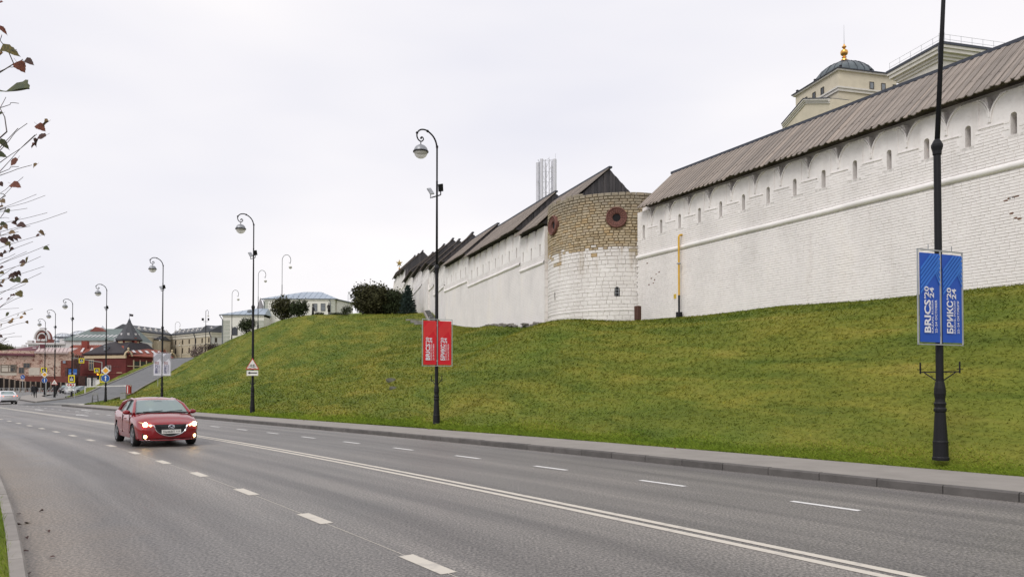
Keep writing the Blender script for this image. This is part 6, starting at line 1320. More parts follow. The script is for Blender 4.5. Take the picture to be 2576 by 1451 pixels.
def car(name, label, loc, heading, paint, lights='head', plate_txt='', tall=0.0, L_=4.5, detail=True):
    """x forward; origin on the ground below the middle"""
    root = thing(name, label, 'car', loc, heading, 'cars on the road'); hl = L_ / 2; T = tall
    #          x,    half width, bottom, rocker z, belt z, crown z
    st_ = np.array([(-hl, .66, .42, .50, .93, .97), (-hl + .06, .76, .34, .46, .98, 1.02), (-hl + .25, .83, .26, .40, 1.02, 1.06), (-1.75, .875, .22, .36, 1.02, 1.07), (-1.2, .89, .20, .33, .98, 1.06), (-.3, .893, .19, .30, .95, 1.02), (.5, .893, .19, .30, .935, .99),
                    (1.0, .89, .19, .30, .925, 1.00), (1.35, .885, .20, .33, .885, .965), (1.75, .865, .21, .35, .80, .895), (hl - .28, .815, .22, .34, .71, .81), (hl - .10, .735, .22, .32, .645, .735), (hl - .02, .64, .24, .32, .60, .68), (hl + .02, .50, .27, .33, .57, .64)])
    st_[:, 2:] += T * np.array([.7, .7, 1, 1])
    S = catmull(st_, 7); nx = len(S); ncs = 17; vs_ = []
    for x, w, zb_, zr_, zs_, zc_ in S:
        half = [(0, zb_), (w * .80, zb_), (w * .955, zb_ + .03), (w * .985, zr_ + .05), (w * 1.0, zr_ + .16), (w * .997, (zr_ + zs_) / 2 + .04), (w * .985, zs_ - .12), (w * .965, zs_ - .045), (w * .90, zs_ + .0), (w * .70, zs_ + (zc_ - zs_) * .62), (w * .40, zs_ + (zc_ - zs_) * .92), (0, zc_)]
        vs_ += [(x, y, z) for y, z in half] + [(x, -y, z) for y, z in half[-2:0:-1]]
    m = 22; V = np.array(vs_).reshape(nx, m, 3)
    WX, WR = (1.32, -1.38), .335; wz = .315
    for wx in WX:                       # press the panel into round wheel arches
        dx, dz = V[..., 0] - wx, V[..., 2] - wz; r_ = np.hypot(dx, dz); s_ = (np.abs(V[..., 1]) > .55) & (r_ < .375) & (r_ > .26)
        k_ = np.where(s_, .375 / np.maximum(r_, .01), 1); V[..., 0] = wx + dx * k_; V[..., 2] = wz + dz * k_
    fs = []
    for i in range(nx - 1):
        for j in range(m):
            q = [(i, j), (i, (j + 1) % m), (i + 1, (j + 1) % m), (i + 1, j)]; c_ = np.mean([V[a] for a in q], 0)
            if abs(c_[1]) > .5 and min(np.hypot(c_[0] - wx, c_[2] - wz) for wx in WX) < .362: continue
            fs.append([a * m + b_ for a, b_ in q][::-1])
    mb = MB(); mb.add(V.reshape(-1, 3).tolist(), fs + [list(range(m)), [(nx - 1) * m + k for k in range(m)][::-1]]); body = mb.build('body', paint, root); autosmooth(body, 38)
    mb = MB(); mb.box((0, 0, .42 + T * .5), (L_ - 1.0, 1.28, .36)); 
    for wx in WX: mb.box((wx, 0, .45), (.80, 1.5, .46 + T * .5))
    mb.build('underbody', TRIM, root)
    # cabin
    zr = 1.45 + T * 1.15; bl = .955 + T; Wb, Wt = .80, .60
    A0, A1, R0, R1, C0, C1 = (1.02, .99 + T), (.20, zr - .05), (.20, zr - .05), (-1.00, zr - .06), (-1.00, zr - .06), (-1.72, 1.05 + T)
    rf = catmull([(.28, zr - .085), (0.05, zr - .03), (-.35, zr), (-.75, zr - .015), (-1.08, zr - .075)], 4); mb = MB(); k_ = 9; vs_ = []
    for x, z in rf: vs_ += [(x, Wt * (2 * j / (k_ - 1) - 1), z - .05 * abs(2 * j / (k_ - 1) - 1) ** 2.6) for j in range(k_)]
    n = len(rf); mb.add(vs_, [[i * k_ + j, i * k_ + j + 1, (i + 1) * k_ + j + 1, (i + 1) * k_ + j] for i in range(n - 1) for j in range(k_ - 1)]); mb.add([(x, y, z - .04) for x, y, z in vs_], [[i * k_ + j, (i + 1) * k_ + j, (i + 1) * k_ + j + 1, i * k_ + j + 1] for i in range(n - 1) for j in range(k_ - 1)]); autosmooth(mb.build('roof_panel', paint, root), 60)
    for sg in (-1, 1):
        P_ = lambda x, z, f: (x, sg * (Wb + (Wt - Wb) * f), z)
        mb = MB(); mb.tube([P_(1.10, .96 + T, 0), P_(.65, (.96 + T + zr) / 2 + .03, .5), P_(.22, zr - .105, 1)], [.05, .042, .045], 6); mb.tube([P_(.22, zr - .10, 1), P_(-.35, zr - .055, 1.0), P_(-1.02, zr - .125, 1)], .045, 6); mb.tube([P_(-1.0, zr - .115, 1.02), P_(-1.40, (1.02 + T + zr) / 2 + .02, .75), P_(-1.82, 1.03 + T, .52)], [.05, .07, .075], 6); autosmooth(mb.build('pillar', paint, root), 60)
        mb = MB(); mb.tube([P_(-.22, bl, 0), P_(-.30, zr - .09, 1)], .035, 5); mb.tube([P_(1.0, bl + .02, 0), P_(-.2, bl + .01, 0), P_(-1.6, bl + .05, .3)], .022, 5); mb.build('window_trim', TRIM, root)
        for pts in ([(.98, bl), (-.20, bl), (-.28, zr - .10), (.20, zr - .13)], [(-.24, bl), (-1.55, bl + .05), (-1.02, zr - .15), (-.32, zr - .10)]):
            mb = MB(); mb.poly([P_(x, z, max((z - bl) / (zr - .1 - bl), .42 if x < -1.3 else 0)) for x, z in (pts if sg < 0 else pts[::-1])]); mb.build('side_window', CGL, root)
        mb = MB(); mb.poly([P_(x, z, f) for x, z, f in ([(-1.0, zr - .10, 1.0), (-1.04, zr - .16, .94), (-1.53, bl + .06, .42), (-1.88, bl + .06, .45)][::-sg])]); mb.build('quarter_panel', paint, root)
        mr = MB(); mr.sphere((.80, sg * .955, 1.0 + T), (.075, .115, .07), 10, 7); mr.bar((.82, sg * .82, .96 + T), (.80, sg * .93, .97 + T), .06, .04); autosmooth(mr.build('mirror', paint, root), 70)
        for hx in (.15, -.75): MB().box((hx, sg * .895, .80 + T), (.20, .03, .03)).build('door_handle', paint, root)
        [MB().box((gx2, sg * .886, .64 + T * .8), (.012, .022, .56)).build('door_gap', TRIM, root) for gx2 in (.88, -.27)]
    Wn = lambda x, z, f, y: (x, y * (Wb - .02 + (Wt - Wb) * f), z)
    mb = MB(); n = 6
    rows = [[Wn(1.06 + (.10) * (1 - abs(y) ** 2), .97 + T, 0, y) for y in np.linspace(-1, 1, n)], [Wn(.66 + .06 * (1 - abs(y) ** 2), (.97 + zr) / 2 + T * .5 + .02, .5, y) for y in np.linspace(-1, 1, n)], [Wn(.26 + .03 * (1 - abs(y) ** 2), zr - .085, 1, y) for y in np.linspace(-1, 1, n)]]
    mb.add([p for r_ in rows for p in r_], [[i * n + j, i * n + j + 1, (i + 1) * n + j + 1, (i + 1) * n + j] for i in range(2) for j in range(n - 1)]); mb.build('windscreen', CGL, root, smooth=True)
    mb = MB(); mb.add([Wn(-1.06, zr - .09, 1, -1), Wn(-1.06, zr - .09, 1, 1), Wn(-1.80, 1.05 + T, 0, .95), Wn(-1.80, 1.05 + T, 0, -.95)], [[0, 1, 2, 3]]); mb.build('rear_window', CGL, root)
    mb = MB(); mb.tube([(1.16, -.74, .985 + T), (1.24, 0, 1.0 + T), (1.16, .74, .985 + T)], .02, 5); mb.tube([(1.15, .1, 1.01 + T), (1.02, .6, 1.05 + T)], .012, 4); mb.tube([(1.16, -.55, 1.01 + T), (1.04, .02, 1.04 + T)], .012, 4); mb.build('wipers', TRIM, root)
    if detail:
        mb = MB(); mb.box((.86, 0, .96 + T), (.3, 1.4, .10)); mb.build('dashboard', SEAT, root)
        for sx_, sy_ in ((.0, .36), (.0, -.36), (-.95, .4), (-.95, -.4)):
            mb = MB(); mb.box((sx_ - .25, sy_, 1.0 + T), (.16, .46, .30)); mb.box((sx_ - .28, sy_, 1.23 + T), (.1, .25, .17)); mb.build('seat', SEAT, root)
        MB().box((.42, 0, zr - .16), (.04, .24, .07)).build('rear_view_mirror', TRIM, root)
    # wheels
    for wx in WX:
        for sg in (-1, 1):
            w_ = thing('wheel', None, None, (wx, sg * .79, wz)); w_.parent = root; C = lambda a, r_, o: (r_ * math.cos(a), sg * o, r_ * math.sin(a))
            prof = [(.20, -.11), (.30, -.115), (.322, -.09), (.325, .07), (.30, .098), (.235, .095), (.225, .07)]; seg = 24; mb = MB(); mb.add([C(2 * math.pi * k / seg, r_, o) for r_, o in prof for k in range(seg)], [[i * seg + k, i * seg + (k + 1) % seg, (i + 1) * seg + (k + 1) % seg, (i + 1) * seg + k] for i in range(len(prof) - 1) for k in range(seg)]); autosmooth(mb.build('tyre', TYRE, w_), 50)
            mb = MB()
            for k in range(5):
                a = 2 * math.pi * k / 5 + .2
                for da in (-.16, .16): mb.bar(C(a, .03, .075), C(a + da, .222, .075), .05, .03, (0, 1, 0))
            mb.lathe([(.0, 0), (.04, 0)], (0, 0, 0), 8); ring = [C(2 * math.pi * k / 24, .225, .08) for k in range(25)]; mb.tube(ring, .014, 5, False); mb.build('rim', RIM, w_)
            mb = MB(); mb.add([C(2 * math.pi * k / 16, .22, .02) for k in range(16)], [list(range(16))]); mb.build('brake_disc', TRIM, w_)
    nose = lambda y: hl + .02 - .06 * abs(y / .5) ** 2 if abs(y) < .5 else hl - .04 - (abs(y) - .5) * .55 - max(0, abs(y) - .68) * 1.6
    if lights == 'head' or lights == 'off':
        HM, FM = (HEADL, FOGL) if lights == 'head' else (LENS, LENS)
        mb = MB(); gp = [(-.44, .665), (.44, .665), (.41, .50), (.30, .40), (.15, .345), (0, .325), (-.15, .345), (-.30, .40), (-.41, .50)]; mb.add([(nose(y) + .045, y, z + T) for y, z in gp] + [(hl + .075, 0, .5 + T)], [[k, (k + 1) % 9, 9] for k in range(9)]); mb.build('grille', TRIM, root)
        wing = catmull([(nose(.62) + .02, .60, .665 + T), (nose(.47) + .045, .46, .63 + T), (nose(.40) + .045, .41, .50 + T), (nose(.3) + .05, .30, .40 + T), (nose(.15) + .05, .15, .343 + T), (nose(0) + .055, 0, .322 + T), (nose(.15) + .05, -.15, .343 + T), (nose(.3) + .05, -.30, .40 + T), (nose(.40) + .045, -.41, .50 + T), (nose(.47) + .045, -.46, .63 + T), (nose(.62) + .02, -.60, .665 + T)], 3); MB().tube([tuple(p) for p in wing], .016, 6).build('chrome_wing', CHROME, root)
        for k in range(4): MB().bar((nose(.3) + .045, -.36 + .02 * k, .585 - k * .055 + T), (nose(.3) + .045, .36 - .02 * k, .585 - k * .055 + T), .02, .012).build('grille_slat', TRIM, root)
        em = MB(); em.tube([(hl + .085, .085 * math.cos(a),   .597 + T + .058 * math.sin(a)) for a in np.linspace(0, 2 * math.pi, 19)], .011, 5, False); em.tube([(hl + .088, -.075, .61 + T), (hl + .088, -.03, .598 + T), (hl + .09, 0, .572 + T), (hl + .088, .03, .598 + T), (hl + .088, .075, .61 + T)], .010, 5); em.build('emblem', CHROME, root)
        pl_ = MB(); pl_.box((hl + .085, 0, .455 + T), (.02, .53, .115)); po = pl_.build('number_plate', SW, root)
        if plate_txt:
            for tx, w, h, y0, z0 in [(plate_txt[0], .33, .070, .235, -.036), (plate_txt[1], .10, .045, -.13, -.012)]:
                me = fit_text(text_mesh(tx, 1, .01), w, h); me.materials.clear(); me.materials.append(SBK); o = link_obj('lettering', me, None, po); o.matrix_local = Matrix(((0, 0, 1, hl + .099), (-1, 0, 0, y0) if False else (1, 0, 0, -y0), (0, 1, 0, .455 + T + z0), (0, 0, 0, 1)))
        mb = MB(); mb.add([(nose(y) + .025, y, z + T) for y, z in [(-.50, .225), (.50, .225), (.36, .315), (-.36, .315)]], [[0, 1, 2, 3]]); mb.build('lower_intake', TRIM, root)
        MB().tube([(nose(y) + .03, y, .205 + T + .015 * abs(y)) for y in np.linspace(-.78, .78, 15)], .018, 5).build('lip', paint, root)
        for sg in (-1, 1):
            hp = [(.50, .60), (.62, .585), (.76, .63), (.835, .70), (.80, .745), (.70, .705), (.55, .655)]; xh = [nose(y) + .035 for y, _ in hp]; xh[3] -= .06; xh[4] -= .02
            mb = MB(); mb.add([(x, sg * y, z + T) for x, (y, z) in zip(xh, hp)] + [(nose(.66) + .055, sg * .67, .66 + T)], [[k, (k + 1) % 7, 7][::sg] for k in range(7)]); hlp = mb.build('headlight', LITLENS if lights == 'head' else LENS, root)
            mb = MB(); mb.sphere((nose(.68) + .045, sg * .68, .665 + T), .065, 12, 8); mb.build('lamp', HM, hlp, smooth=True); mb = MB(); mb.sphere((nose(.54) + .04, sg * .545, .635 + T), .022, 8, 6); mb.build('side_lamp', FM, hlp, smooth=True)
            mb = MB(); mb.lathe([(.075, 0), (.10, .0)], (0, 0, 0), 4); mb = MB(); mb.box((nose(.66) + .02, sg * .655, .325 + T), (.05, .20, .15)); fb_ = mb.build('fog_bezel', TRIM, root); MB().sphere((nose(.66) + .045, sg * .665, .315 + T), .056, 12, 8).build('fog_lamp', FM, fb_, smooth=True); MB().bar((nose(.66) + .055, sg * .57, .405 + T), (nose(.72) + .04, sg * .72, .405 + T), .02).build('fog_trim', CHROME, fb_)
    for sg in (-1, 1):
        mb = MB(); mb.hexa([(-hl - .0, sg * .45, .80 + T), (-hl + .07, sg * .74, .80 + T), (-hl + .30, sg * .84, .84 + T), (-hl + .2, sg * .6, .8 + T), (-hl - .02, sg * .45, .90 + T), (-hl + .05, sg * .75, .92 + T), (-hl + .30, sg * .845, .95 + T), (-hl + .2, sg * .6, .92 + T)]); mb.build('tail_light', TAIL if lights == 'tail' else DTAIL, root)
    if lights == 'tail':
        MB().box((-hl + .0, 0, .34), (.12, 1.35, .16)).build('rear_diffuser', TRIM, root); MB().box((-hl - .03, 0, .74), (.03, .52, .12)).build('number_plate', SW, root); MB().box((-hl - .005, 0, .865), (.03, .9, .025)).build('boot_strip', CHROME, root)
    root.scale = (.92, .92, .92)
    return root
RP = M('red_car_paint', (.235, .003, .008), .24, .06, 2, spec=.4, coat=.7)
hd = math.atan2(-math.cos(R(36.5)), math.sin(R(36.5))); fx = np.array([-9.83, 21.35]); dv = np.array([math.cos(hd), math.sin(hd)]); cc = fx - dv * 1.32 * .92
car('red_car', 'red saloon car driving towards the camera with headlights and fog lights on', (float(cc[0]), float(cc[1]), 0.004), hd, RP, 'head', ('У646ВТ', '116'))
p = at(14, 1016.5, 77); car('white_car', 'white saloon car seen from behind at the left edge, tail lights lit', (p.x, p.y, .0), R(90 + 40.6), M('white_car_paint', (.70, .70, .72), .3, .03, 2, coat=.6), 'tail', L_=4.6)
p = at(166, 982, 142); car('black_suv', 'dark off-roader waiting behind the chevron board', (p.x, p.y, float(GZ(p.x, p.y)) - .05), R(-70), M('black_car_paint', (.02, .02, .024), .3, .03, 2, coat=.6), 'off', tall=.20)
p = at(203, 981, 150); car('silver_car', 'silver car parked behind the grassy bank near the red house', (p.x, p.y, float(GZ(p.x, p.y)) - .05), R(-110), M('silver_car_paint', (.42, .45, .50), .35, .03, 2, coat=.5), 'off')
p = at(176, 984, 136); car('white_hatchback', 'white hatchback with one headlight lit, nearest the chevron board', (p.x, p.y, float(GZ(p.x, p.y)) - .05), R(-55), M('white_car_paint', (.7, .7, .72)), 'off', L_=4.2)

# ================================================================== PEOPLE AND STATUES
def skinned(name, joints, edges, mat, parent, sub=2):
    me = bpy.data.meshes.new(name); me.from_pydata([j[:3] for j in joints], edges, []); o = bpy.data.objects.new(name, me); COL.objects.link(o)
    md = o.modifiers.new('s', 'SKIN'); sv = me.skin_vertices[0].data if me.skin_vertices else None
    if sv is None:
        bpy.context.view_layer.objects.active = o; bpy.context.view_layer.update(); dg = bpy.context.evaluated_depsgraph_get(); dg.update(); sv = me.skin_vertices[0].data
    for k, j in enumerate(joints): sv[k].radius = (j[3], j[4] if len(j) > 4 else j[3]); sv[k].use_root = (k == 0)
    ss_ = o.modifiers.new('u', 'SUBSURF'); ss_.levels = sub; ss_.render_levels = sub
    dg = bpy.context.evaluated_depsgraph_get(); me2 = bpy.data.meshes.new_from_object(o.evaluated_get(dg)); bpy.data.objects.remove(o)
    me2.materials.clear(); me2.materials.append(mat); me2.polygons.foreach_set('use_smooth', [True] * len(me2.polygons)); me2.name = name
    return link_obj(name, me2, None, parent)
def figure(name, label, cat, loc, rz, h, body_m, coat_m, head_m, hair_m, stride=.0, coat_len=.45, hat=None, group=None, arms='down'):
    r_ = thing(name, label, cat, loc, rz, group); k = h / 1.75; s = stride
    J = [(0, 0, .95, .145, .11), (0, 0, 1.15, .15, .105), (0, 0, 1.38, .17, .11), (0, 0, 1.50, .06), (0, .01, 1.56, .055),
         (.19, 0, 1.42, .065), (.25, .03, 1.16, .05), (.24, -.04, .93, .038), (.23, -.07, .84, .035, .02), (-.19, 0, 1.42, .065), (-.25, .03, 1.16, .05), (-.24, -.04, .93, .038), (-.23, -.07, .84, .035, .02),
         (.10, 0, .86, .095), (.10, -.10 * s, .50, .065), (.10, .16 * s, .10, .042), (.10, .16 * s - .12, .035, .04, .03), (-.10, 0, .86, .095), (-.10, .02 * s, .50, .065), (-.10, -.20 * s, .08, .042), (-.10, -.20 * s - .12, .035, .04, .03)]
    if arms == 'behind':
        J[6], J[7], J[8] = (.26, .10, 1.18, .05), (.12, .17, 1.0, .04), (.05, .18, .97, .035); J[10], J[11], J[12] = (-.26, .10, 1.18, .05), (-.12, .17, 1.0, .04), (-.05, .18, .97, .035)
    J = [tuple(c_ * k for c_ in j) for j in J]
    E_ = [(0, 1), (1, 2), (2, 3), (3, 4), (2, 5), (5, 6), (6, 7), (7, 8), (2, 9), (9, 10), (10, 11), (11, 12), (0, 13), (13, 14), (14, 15), (15, 16), (0, 17), (17, 18), (18, 19), (19, 20)]
    b_ = skinned('body', J, E_, body_m, r_)
    hd_ = MB().sphere((0, 0, 1.64 * k), (.075 * k, .095 * k, .115 * k), 12, 9); hd_.sphere((0, -.095 * k, 1.63 * k), (.015 * k, .022 * k, .022 * k), 6, 5); hd_.sphere((.077 * k, 0, 1.635 * k), (.012 * k, .02 * k, .03 * k), 6, 5); hd_.sphere((-.077 * k, 0, 1.635 * k), (.012 * k, .02 * k, .03 * k), 6, 5); hd_.build('head', head_m, r_, smooth=True)
    MB().sphere((0, .015 * k, 1.67 * k), (.085 * k, .10 * k, .10 * k), 12, 7, -.1, 1).build('hair' if hat is None else 'hat', hair_m, r_, smooth=True)
    if hat == 'brim': MB().lathe([(.0, 1.70 * k), (.14 * k, 1.70 * k), (.13 * k, 1.73 * k), (.10 * k, 1.80 * k), (0.01, 1.82 * k)], seg=12).build('hat_brim', hair_m, r_, smooth=True)
    if coat_m is not None:
        zl = (.95 - coat_len) * k; pr = [(.20, zl / k), (.195, .75), (.175, .98), (.18, 1.2), (.185, 1.36), (.13, 1.45), (.07, 1.50)]; mb = MB(); mb.lathe([(a * k, z * k) for a, z in pr], seg=14); mb.v = [(x * 1.12, y * .72, z) for x, y, z in mb.v]; mb.build('coat', coat_m, r_, smooth=True)
    return r_
SKIN = M('skin', (.42, .26, .19), .6, .05, 4); CLB = M('black_cloth', (.014, .014, .016), .9, .2, 6); CLG = M('grey_cloth', (.10, .10, .11), .9, .2, 6); HAIR = M('dark_hair', (.02, .015, .012), .7, .2, 8); BRZ = M('dark_bronze', (.020, .018, .017), .5, .2, 5, metal=.3)
p = at(88.5, 1005, 98); figure('person', 'person in a black jacket and trousers walking away on the corner pavement', 'person', (p.x, p.y, float(GZ(p.x, p.y)) + .12), R(205), 1.74, CLB, CLB, SKIN, HAIR, 1.0, .12, group='pedestrians at the crossing')
p = at(82, 997, 112); figure('person', 'person in dark clothes with a grey bag, beyond the one in black jacket', 'person', (p.x, p.y, float(GZ(p.x, p.y)) + .1), R(195), 1.66, CLG, CLB, SKIN, HAIR, .8, .35, group='pedestrians at the crossing')
p = at(141.5, 990, 122); figure('person', 'person in black standing just right of the small warning triangle post', 'person', (p.x, p.y, float(GZ(p.x, p.y)) - .05), R(150), 1.80, CLB, None, SKIN, HAIR, .3, group='pedestrians at the crossing')
p = at(787, 796, 100); z = max(at(787, 796.5, 100).z, tz(p.x, p.y)) ; figure('bronze_statue', 'dark bronze figure in a long robe and broad hat, left one of the hilltop pair', 'statue', (p.x, p.y, z - .1), R(-60), 1.72, BRZ, BRZ, BRZ, BRZ, .1, .80, 'brim', 'hilltop bronze figures', 'behind')
p = at(827.5, 792, 100); z = max(at(827.5, 792, 100).z, tz(p.x, p.y)); figure('bronze_statue', 'dark bronze figure in a knee-length coat, right one of the hilltop pair', 'statue', (p.x, p.y, z - .05), R(60), 1.66, BRZ, BRZ, BRZ, BRZ, .1, .45, None, 'hilltop bronze figures', 'behind')

# ================================================================== STREET FURNITURE FAR LEFT
WP = M('white_bar_paint', (.70, .69, .64), .6, .05, 3); RP2 = M('red_box_paint', (.34, .03, .025), .55, .08, 3)
a, b_ = at(214, 995, 86), at(324, 990.5, 86); br = thing('barrier_gate', 'white barrier bar with a red cabinet across the driveway', 'barrier', a)
MB().bar((0, 0, 0), (0, 0, 1.05), .09).build('rest_post', WP, br); e = b_ - a; MB().bar((0, 0, 1.02), (e.x - .1, e.y, e.z + .95), .08, .10).build('bar', WP, br)
MB().box((e.x, e.y, e.z + .5), (.42, .40, 1.0)).build('cabinet', RP2, br); MB().box((e.x - .04, e.y - .21, e.z + .5), (.10, .02, .8)).build('white_stripe', WP, br); MB().box((e.x - .1, e.y - .05, e.z + .93), (.65, .2, .16)).build('arm_clamp', WP, br)
p = at(239, 1014, 71.5); fr_ = thing('pavement_board', 'small folding A-board on the pavement by the driveway', 'A-board', (p.x, p.y, .12), .3)
for sg in (-1, 1): MB().bar((-.26, sg * .22, 0), (-.2, sg * .04, .85), .05).bar((.26, sg * .22, 0), (.2, sg * .04, .85), .05).bar((-.22, sg * .12, .42), (.22, sg * .12, .42), .04).build('frame', M('grey_tube', (.16, .16, .16), .6), fr_)
MB().box((0, 0, .92), (.5, .06, .26)).build('top_panel', M('grey_panel', (.30, .30, .30), .6), fr_)
p = at(310, 1013, 69); gb = thing('utility_box', 'small grey utility box on the grass right of the driveway', 'utility box', (p.x, p.y, tz(p.x, p.y)), .2); MB().box((0, 0, .3), (.45, .3, .62)).build('cabinet', M('grey_panel', (.3, .3, .3)), gb); MB().box((0, 0, .63), (.5, .35, .04)).build('lid', M('grey_panel', (.3, .3, .3)), gb)
p = at(397, 973, 92); z = tz(p.x, p.y); gp = thing('bollard_lamp', 'thin grey path lamp standing on the driveway bank', 'lamp', (p.x, p.y, z)); MB().tube([(0, 0, 0), (0, 0, 3.4)], .035, 6).build('post', STEEL, gp); MB().sphere((0, 0, 3.45), .14, 10, 6).build('globe', WP, gp, smooth=True)
# brown fence with pale posts
BF = M('dark_brown_panel', (.022, .016, .014), .8, .2, 2); PF = M('pale_fence_post', (.26, .21, .165), .9, .2, 3)
a, b_ = at(-60, 966, 146), at(190, 972, 160); fe = thing('panel_fence', 'dark brown panel fence with pale posts in front of the peeling building', 'fence', (a.x, a.y, 0)); n = 19
for k in range(n):
    p = a.lerp(b_, k / n); q = a.lerp(b_, (k + 1) / n); g = float(GZ(p.x, p.y)); h0 = np.interp(k, [0, 4, 8, n], [2.6, 2.55, 1.9, 1.6]); z0 = g + .25
    mb = MB(); v = (q - p); w0 = p + v * .10; w1 = q - v * .06; mb.hexa([Vector((w0.x, w0.y, z0)), Vector((w1.x, w1.y, z0)), Vector((w1.x, w1.y + .06, z0)), Vector((w0.x, w0.y + .06, z0)), Vector((w0.x, w0.y, z0 + h0)), Vector((w1.x, w1.y, z0 + h0 - .03)), Vector((w1.x, w1.y + .06, z0 + h0 - .03)), Vector((w0.x, w0.y + .06, z0 + h0))]); mb.build('panel', BF, fe, world=True)
    mb = MB(); mb.bar((p.x, p.y - .05, g - .1), (p.x, p.y - .05, z0 + h0 + .05), .20); mb.build('post', PF, fe, world=True)
pb = thing('plinth_wall', 'low red-brown wall strip behind the brown fence', 'wall', (a.x, a.y + 3, 0)); pb['kind'] = 'thing'; mb = MB(); p, q = at(75, 0, 160), at(190, 0, 164); mb.hexa([Vector((p.x, 160, 0)), Vector((q.x, 164, 0)), Vector((q.x, 164.6, 0)), Vector((p.x, 160.6, 0)), Vector((p.x, 160, at(0, 946, 160).z)), Vector((q.x, 164, at(0, 946, 164).z)), Vector((q.x, 164.6, at(0, 946, 164).z)), Vector((p.x, 160.6, at(0, 946, 160).z))]); mb.build('wall', M('red_brown_render', (.20, .065, .05), .9, .2, 1), pb, world=True)
# white and dark pedestrian railing with slanting bars
a, b_ = at(-60, 988, 128), at(112, 986, 133); ra = thing('street_railing', 'grey street railing of slanting bars along the far kerb', 'railing', (a.x, a.y, 0)); n = 13
for k in range(n):
    p = a.lerp(b_, k / n); q = a.lerp(b_, (k + 1) / n); g = float(GZ(p.x, p.y)) - .03
    MB().bar((p.x, p.y, g), (p.x, p.y, g + 1.1), .07).build('post', STEEL, ra, world=True)
    mb = MB(); 
    for z in (.14, 1.02): mb.bar((p.x, p.y, g + z), (q.x, q.y, g + z), .05)
    mb.build('rail', STEEL, ra, world=True)
    for j in range(3): s0 = p.lerp(q, (j + .05) / 3); s1 = p.lerp(q, (j + .75) / 3); mb = MB(); mb.bar((s0.x, s0.y, g + .16), (s1.x, s1.y, g + 1.0), .045); mb.build('slanting_bar', M('pale_grey_bar', (.45, .44, .42), .6), ra, world=True)
a, b_ = at(115, 983, 140), at(160, 982, 143); ra2 = thing('street_railing', 'short grey railing left of the dark off-roader', 'railing', (a.x, a.y, 0))
for k in range(5):
    p = a.lerp(b_, k / 5); q = a.lerp(b_, (k + 1) / 5); g = float(GZ(p.x, p.y)) - .03; MB().bar((p.x, p.y, g), (q.x, q.y, g + 1.05), .06).build('slanting_bar', M('pale_grey_bar', (.4, .4, .4)), ra2, world=True); MB().bar((p.x, p.y, g), (p.x, p.y, g + 1.1), .07).build('post', STEEL, ra2, world=True)
fk = thing('white_hoarding', 'white hoarding panels with a dark gate frame below the red house', 'hoarding', at(240, 968, 165))
for x0, x1 in ((229, 241), (245, 262)): p, q = at(x0, 0, 165), at(x1, 0, 165); z0, z1 = .5, at(0, 950, 165).z; MB().box(((p.x + q.x) / 2, 165, (z0 + z1) / 2), (q.x - p.x, .1, z1 - z0)).build('panel', SW, fk, world=True)
for x in (228, 242.5): p = at(x, 0, 164.5); MB().bar((p.x, 164.5, 0), (p.x, 164.5, at(0, 946, 164.5).z), .25).build('gate_post', BLACK, fk, world=True)
p, q = at(222, 946, 164.5), at(250, 947, 164.5); MB().bar(p, q, .3, .3).build('gate_beam', BLACK, fk, world=True)
# small lamps on the upper drive: slender curved posts
def small_lamp(x, yb, d, h, label, flip=1, globe=True, zfloor=None, group='small lamps by the upper drive'):
    p = at(x, yb, d); z = p.z; l = thing('path_lamp', label, 'street lamp', (p.x, p.y, z), 0, group)
    MB().lathe([(.11, -.6), (.11, .5), (.06, 1.1), (.05, h * .55)], seg=8).build('base', BLACK, l); r_ = h * .065
    path = [(0, 0, h * .5), (0, 0, h - r_ * 1.3)] + [(flip * (r_ - r_ * math.cos(a)), 0, h - r_ * 1.3 + r_ * 1.3 * math.sin(a)) for a in np.linspace(.2, math.pi, 9)] + [(flip * (2 * r_ - .1), 0, h - r_ * 2.1), (flip * (2 * r_ - .25), 0, h - r_ * 1.8)]
    MB().tube(path, .035, 6).build('curved_arm', BLACK, l)
    if globe: g = MB().sphere((flip * 2 * r_ * .95, 0, h - r_ * 2.9), .22, 12, 8); g.build('globe', WP, l, smooth=True); MB().lathe([(.22, -.02), (.24, 0), (.22, .02)], (flip * 2 * r_ * .95, 0, h - r_ * 2.9), 12).build('rim', BLACK, l)
small_lamp(709, 808, 101, (808 - 640) / 1900 * 101, 'curved lamp post on the hilltop right of the round shrubs, tallest of three'); small_lamp(649, 825, 116, (825 - 679) / 1900 * 116, 'curved lamp post on the hill slope in front of the annex corner'); small_lamp(583, 855, 131, (855 - 729) / 1900 * 131, 'curved lamp post in front of the annex with arched window')
small_lamp(440, 906, 185, (906 - 809) / 1900 * 185, 'curved lamp post at the top of the driveway'); small_lamp(409, 905, 215, (905 - 845) / 1900 * 215, 'small lamp before the beige building, left of the white banners top', -1); small_lamp(457, 906, 230, (906 - 860) / 1900 * 230, 'short lamp before the beige building near its inner corner', -1); small_lamp(509, 905, 225, (905 - 872) / 1900 * 225, 'short lamp by the bare shrubs before the beige building', -1)
p = at(517, 890, 160); h = (890 - 781) / 1900 * 160; l = thing('floodlight_pole', 'lamp pole carrying two dark floodlights above the bare shrubs', 'street lamp', p); MB().tube([(0, 0, -1), (0, 0, h)], [.09, .05], 8).build('pole', BLACK, l); MB().bar((-.6, 0, h - 2.3), (.6, 0, h - 2.3), .06).build('crossbar', BLACK, l)
for sg in (-1, 1): MB().box((sg * .6, -.1, h - 1.85), (.34, .3, .5), sg * .4).build('floodlight', BLACK, l)
MB().tube([(0, 0, h - .1), (.3, 0, h + .2), (.55, 0, h - .2), (.5, 0, h - .9)], .04, 6).build('curved_arm', BLACK, l); MB().sphere((.5, 0, h - 1.1), .2, 10, 6).build('globe', WP, l, smooth=True)
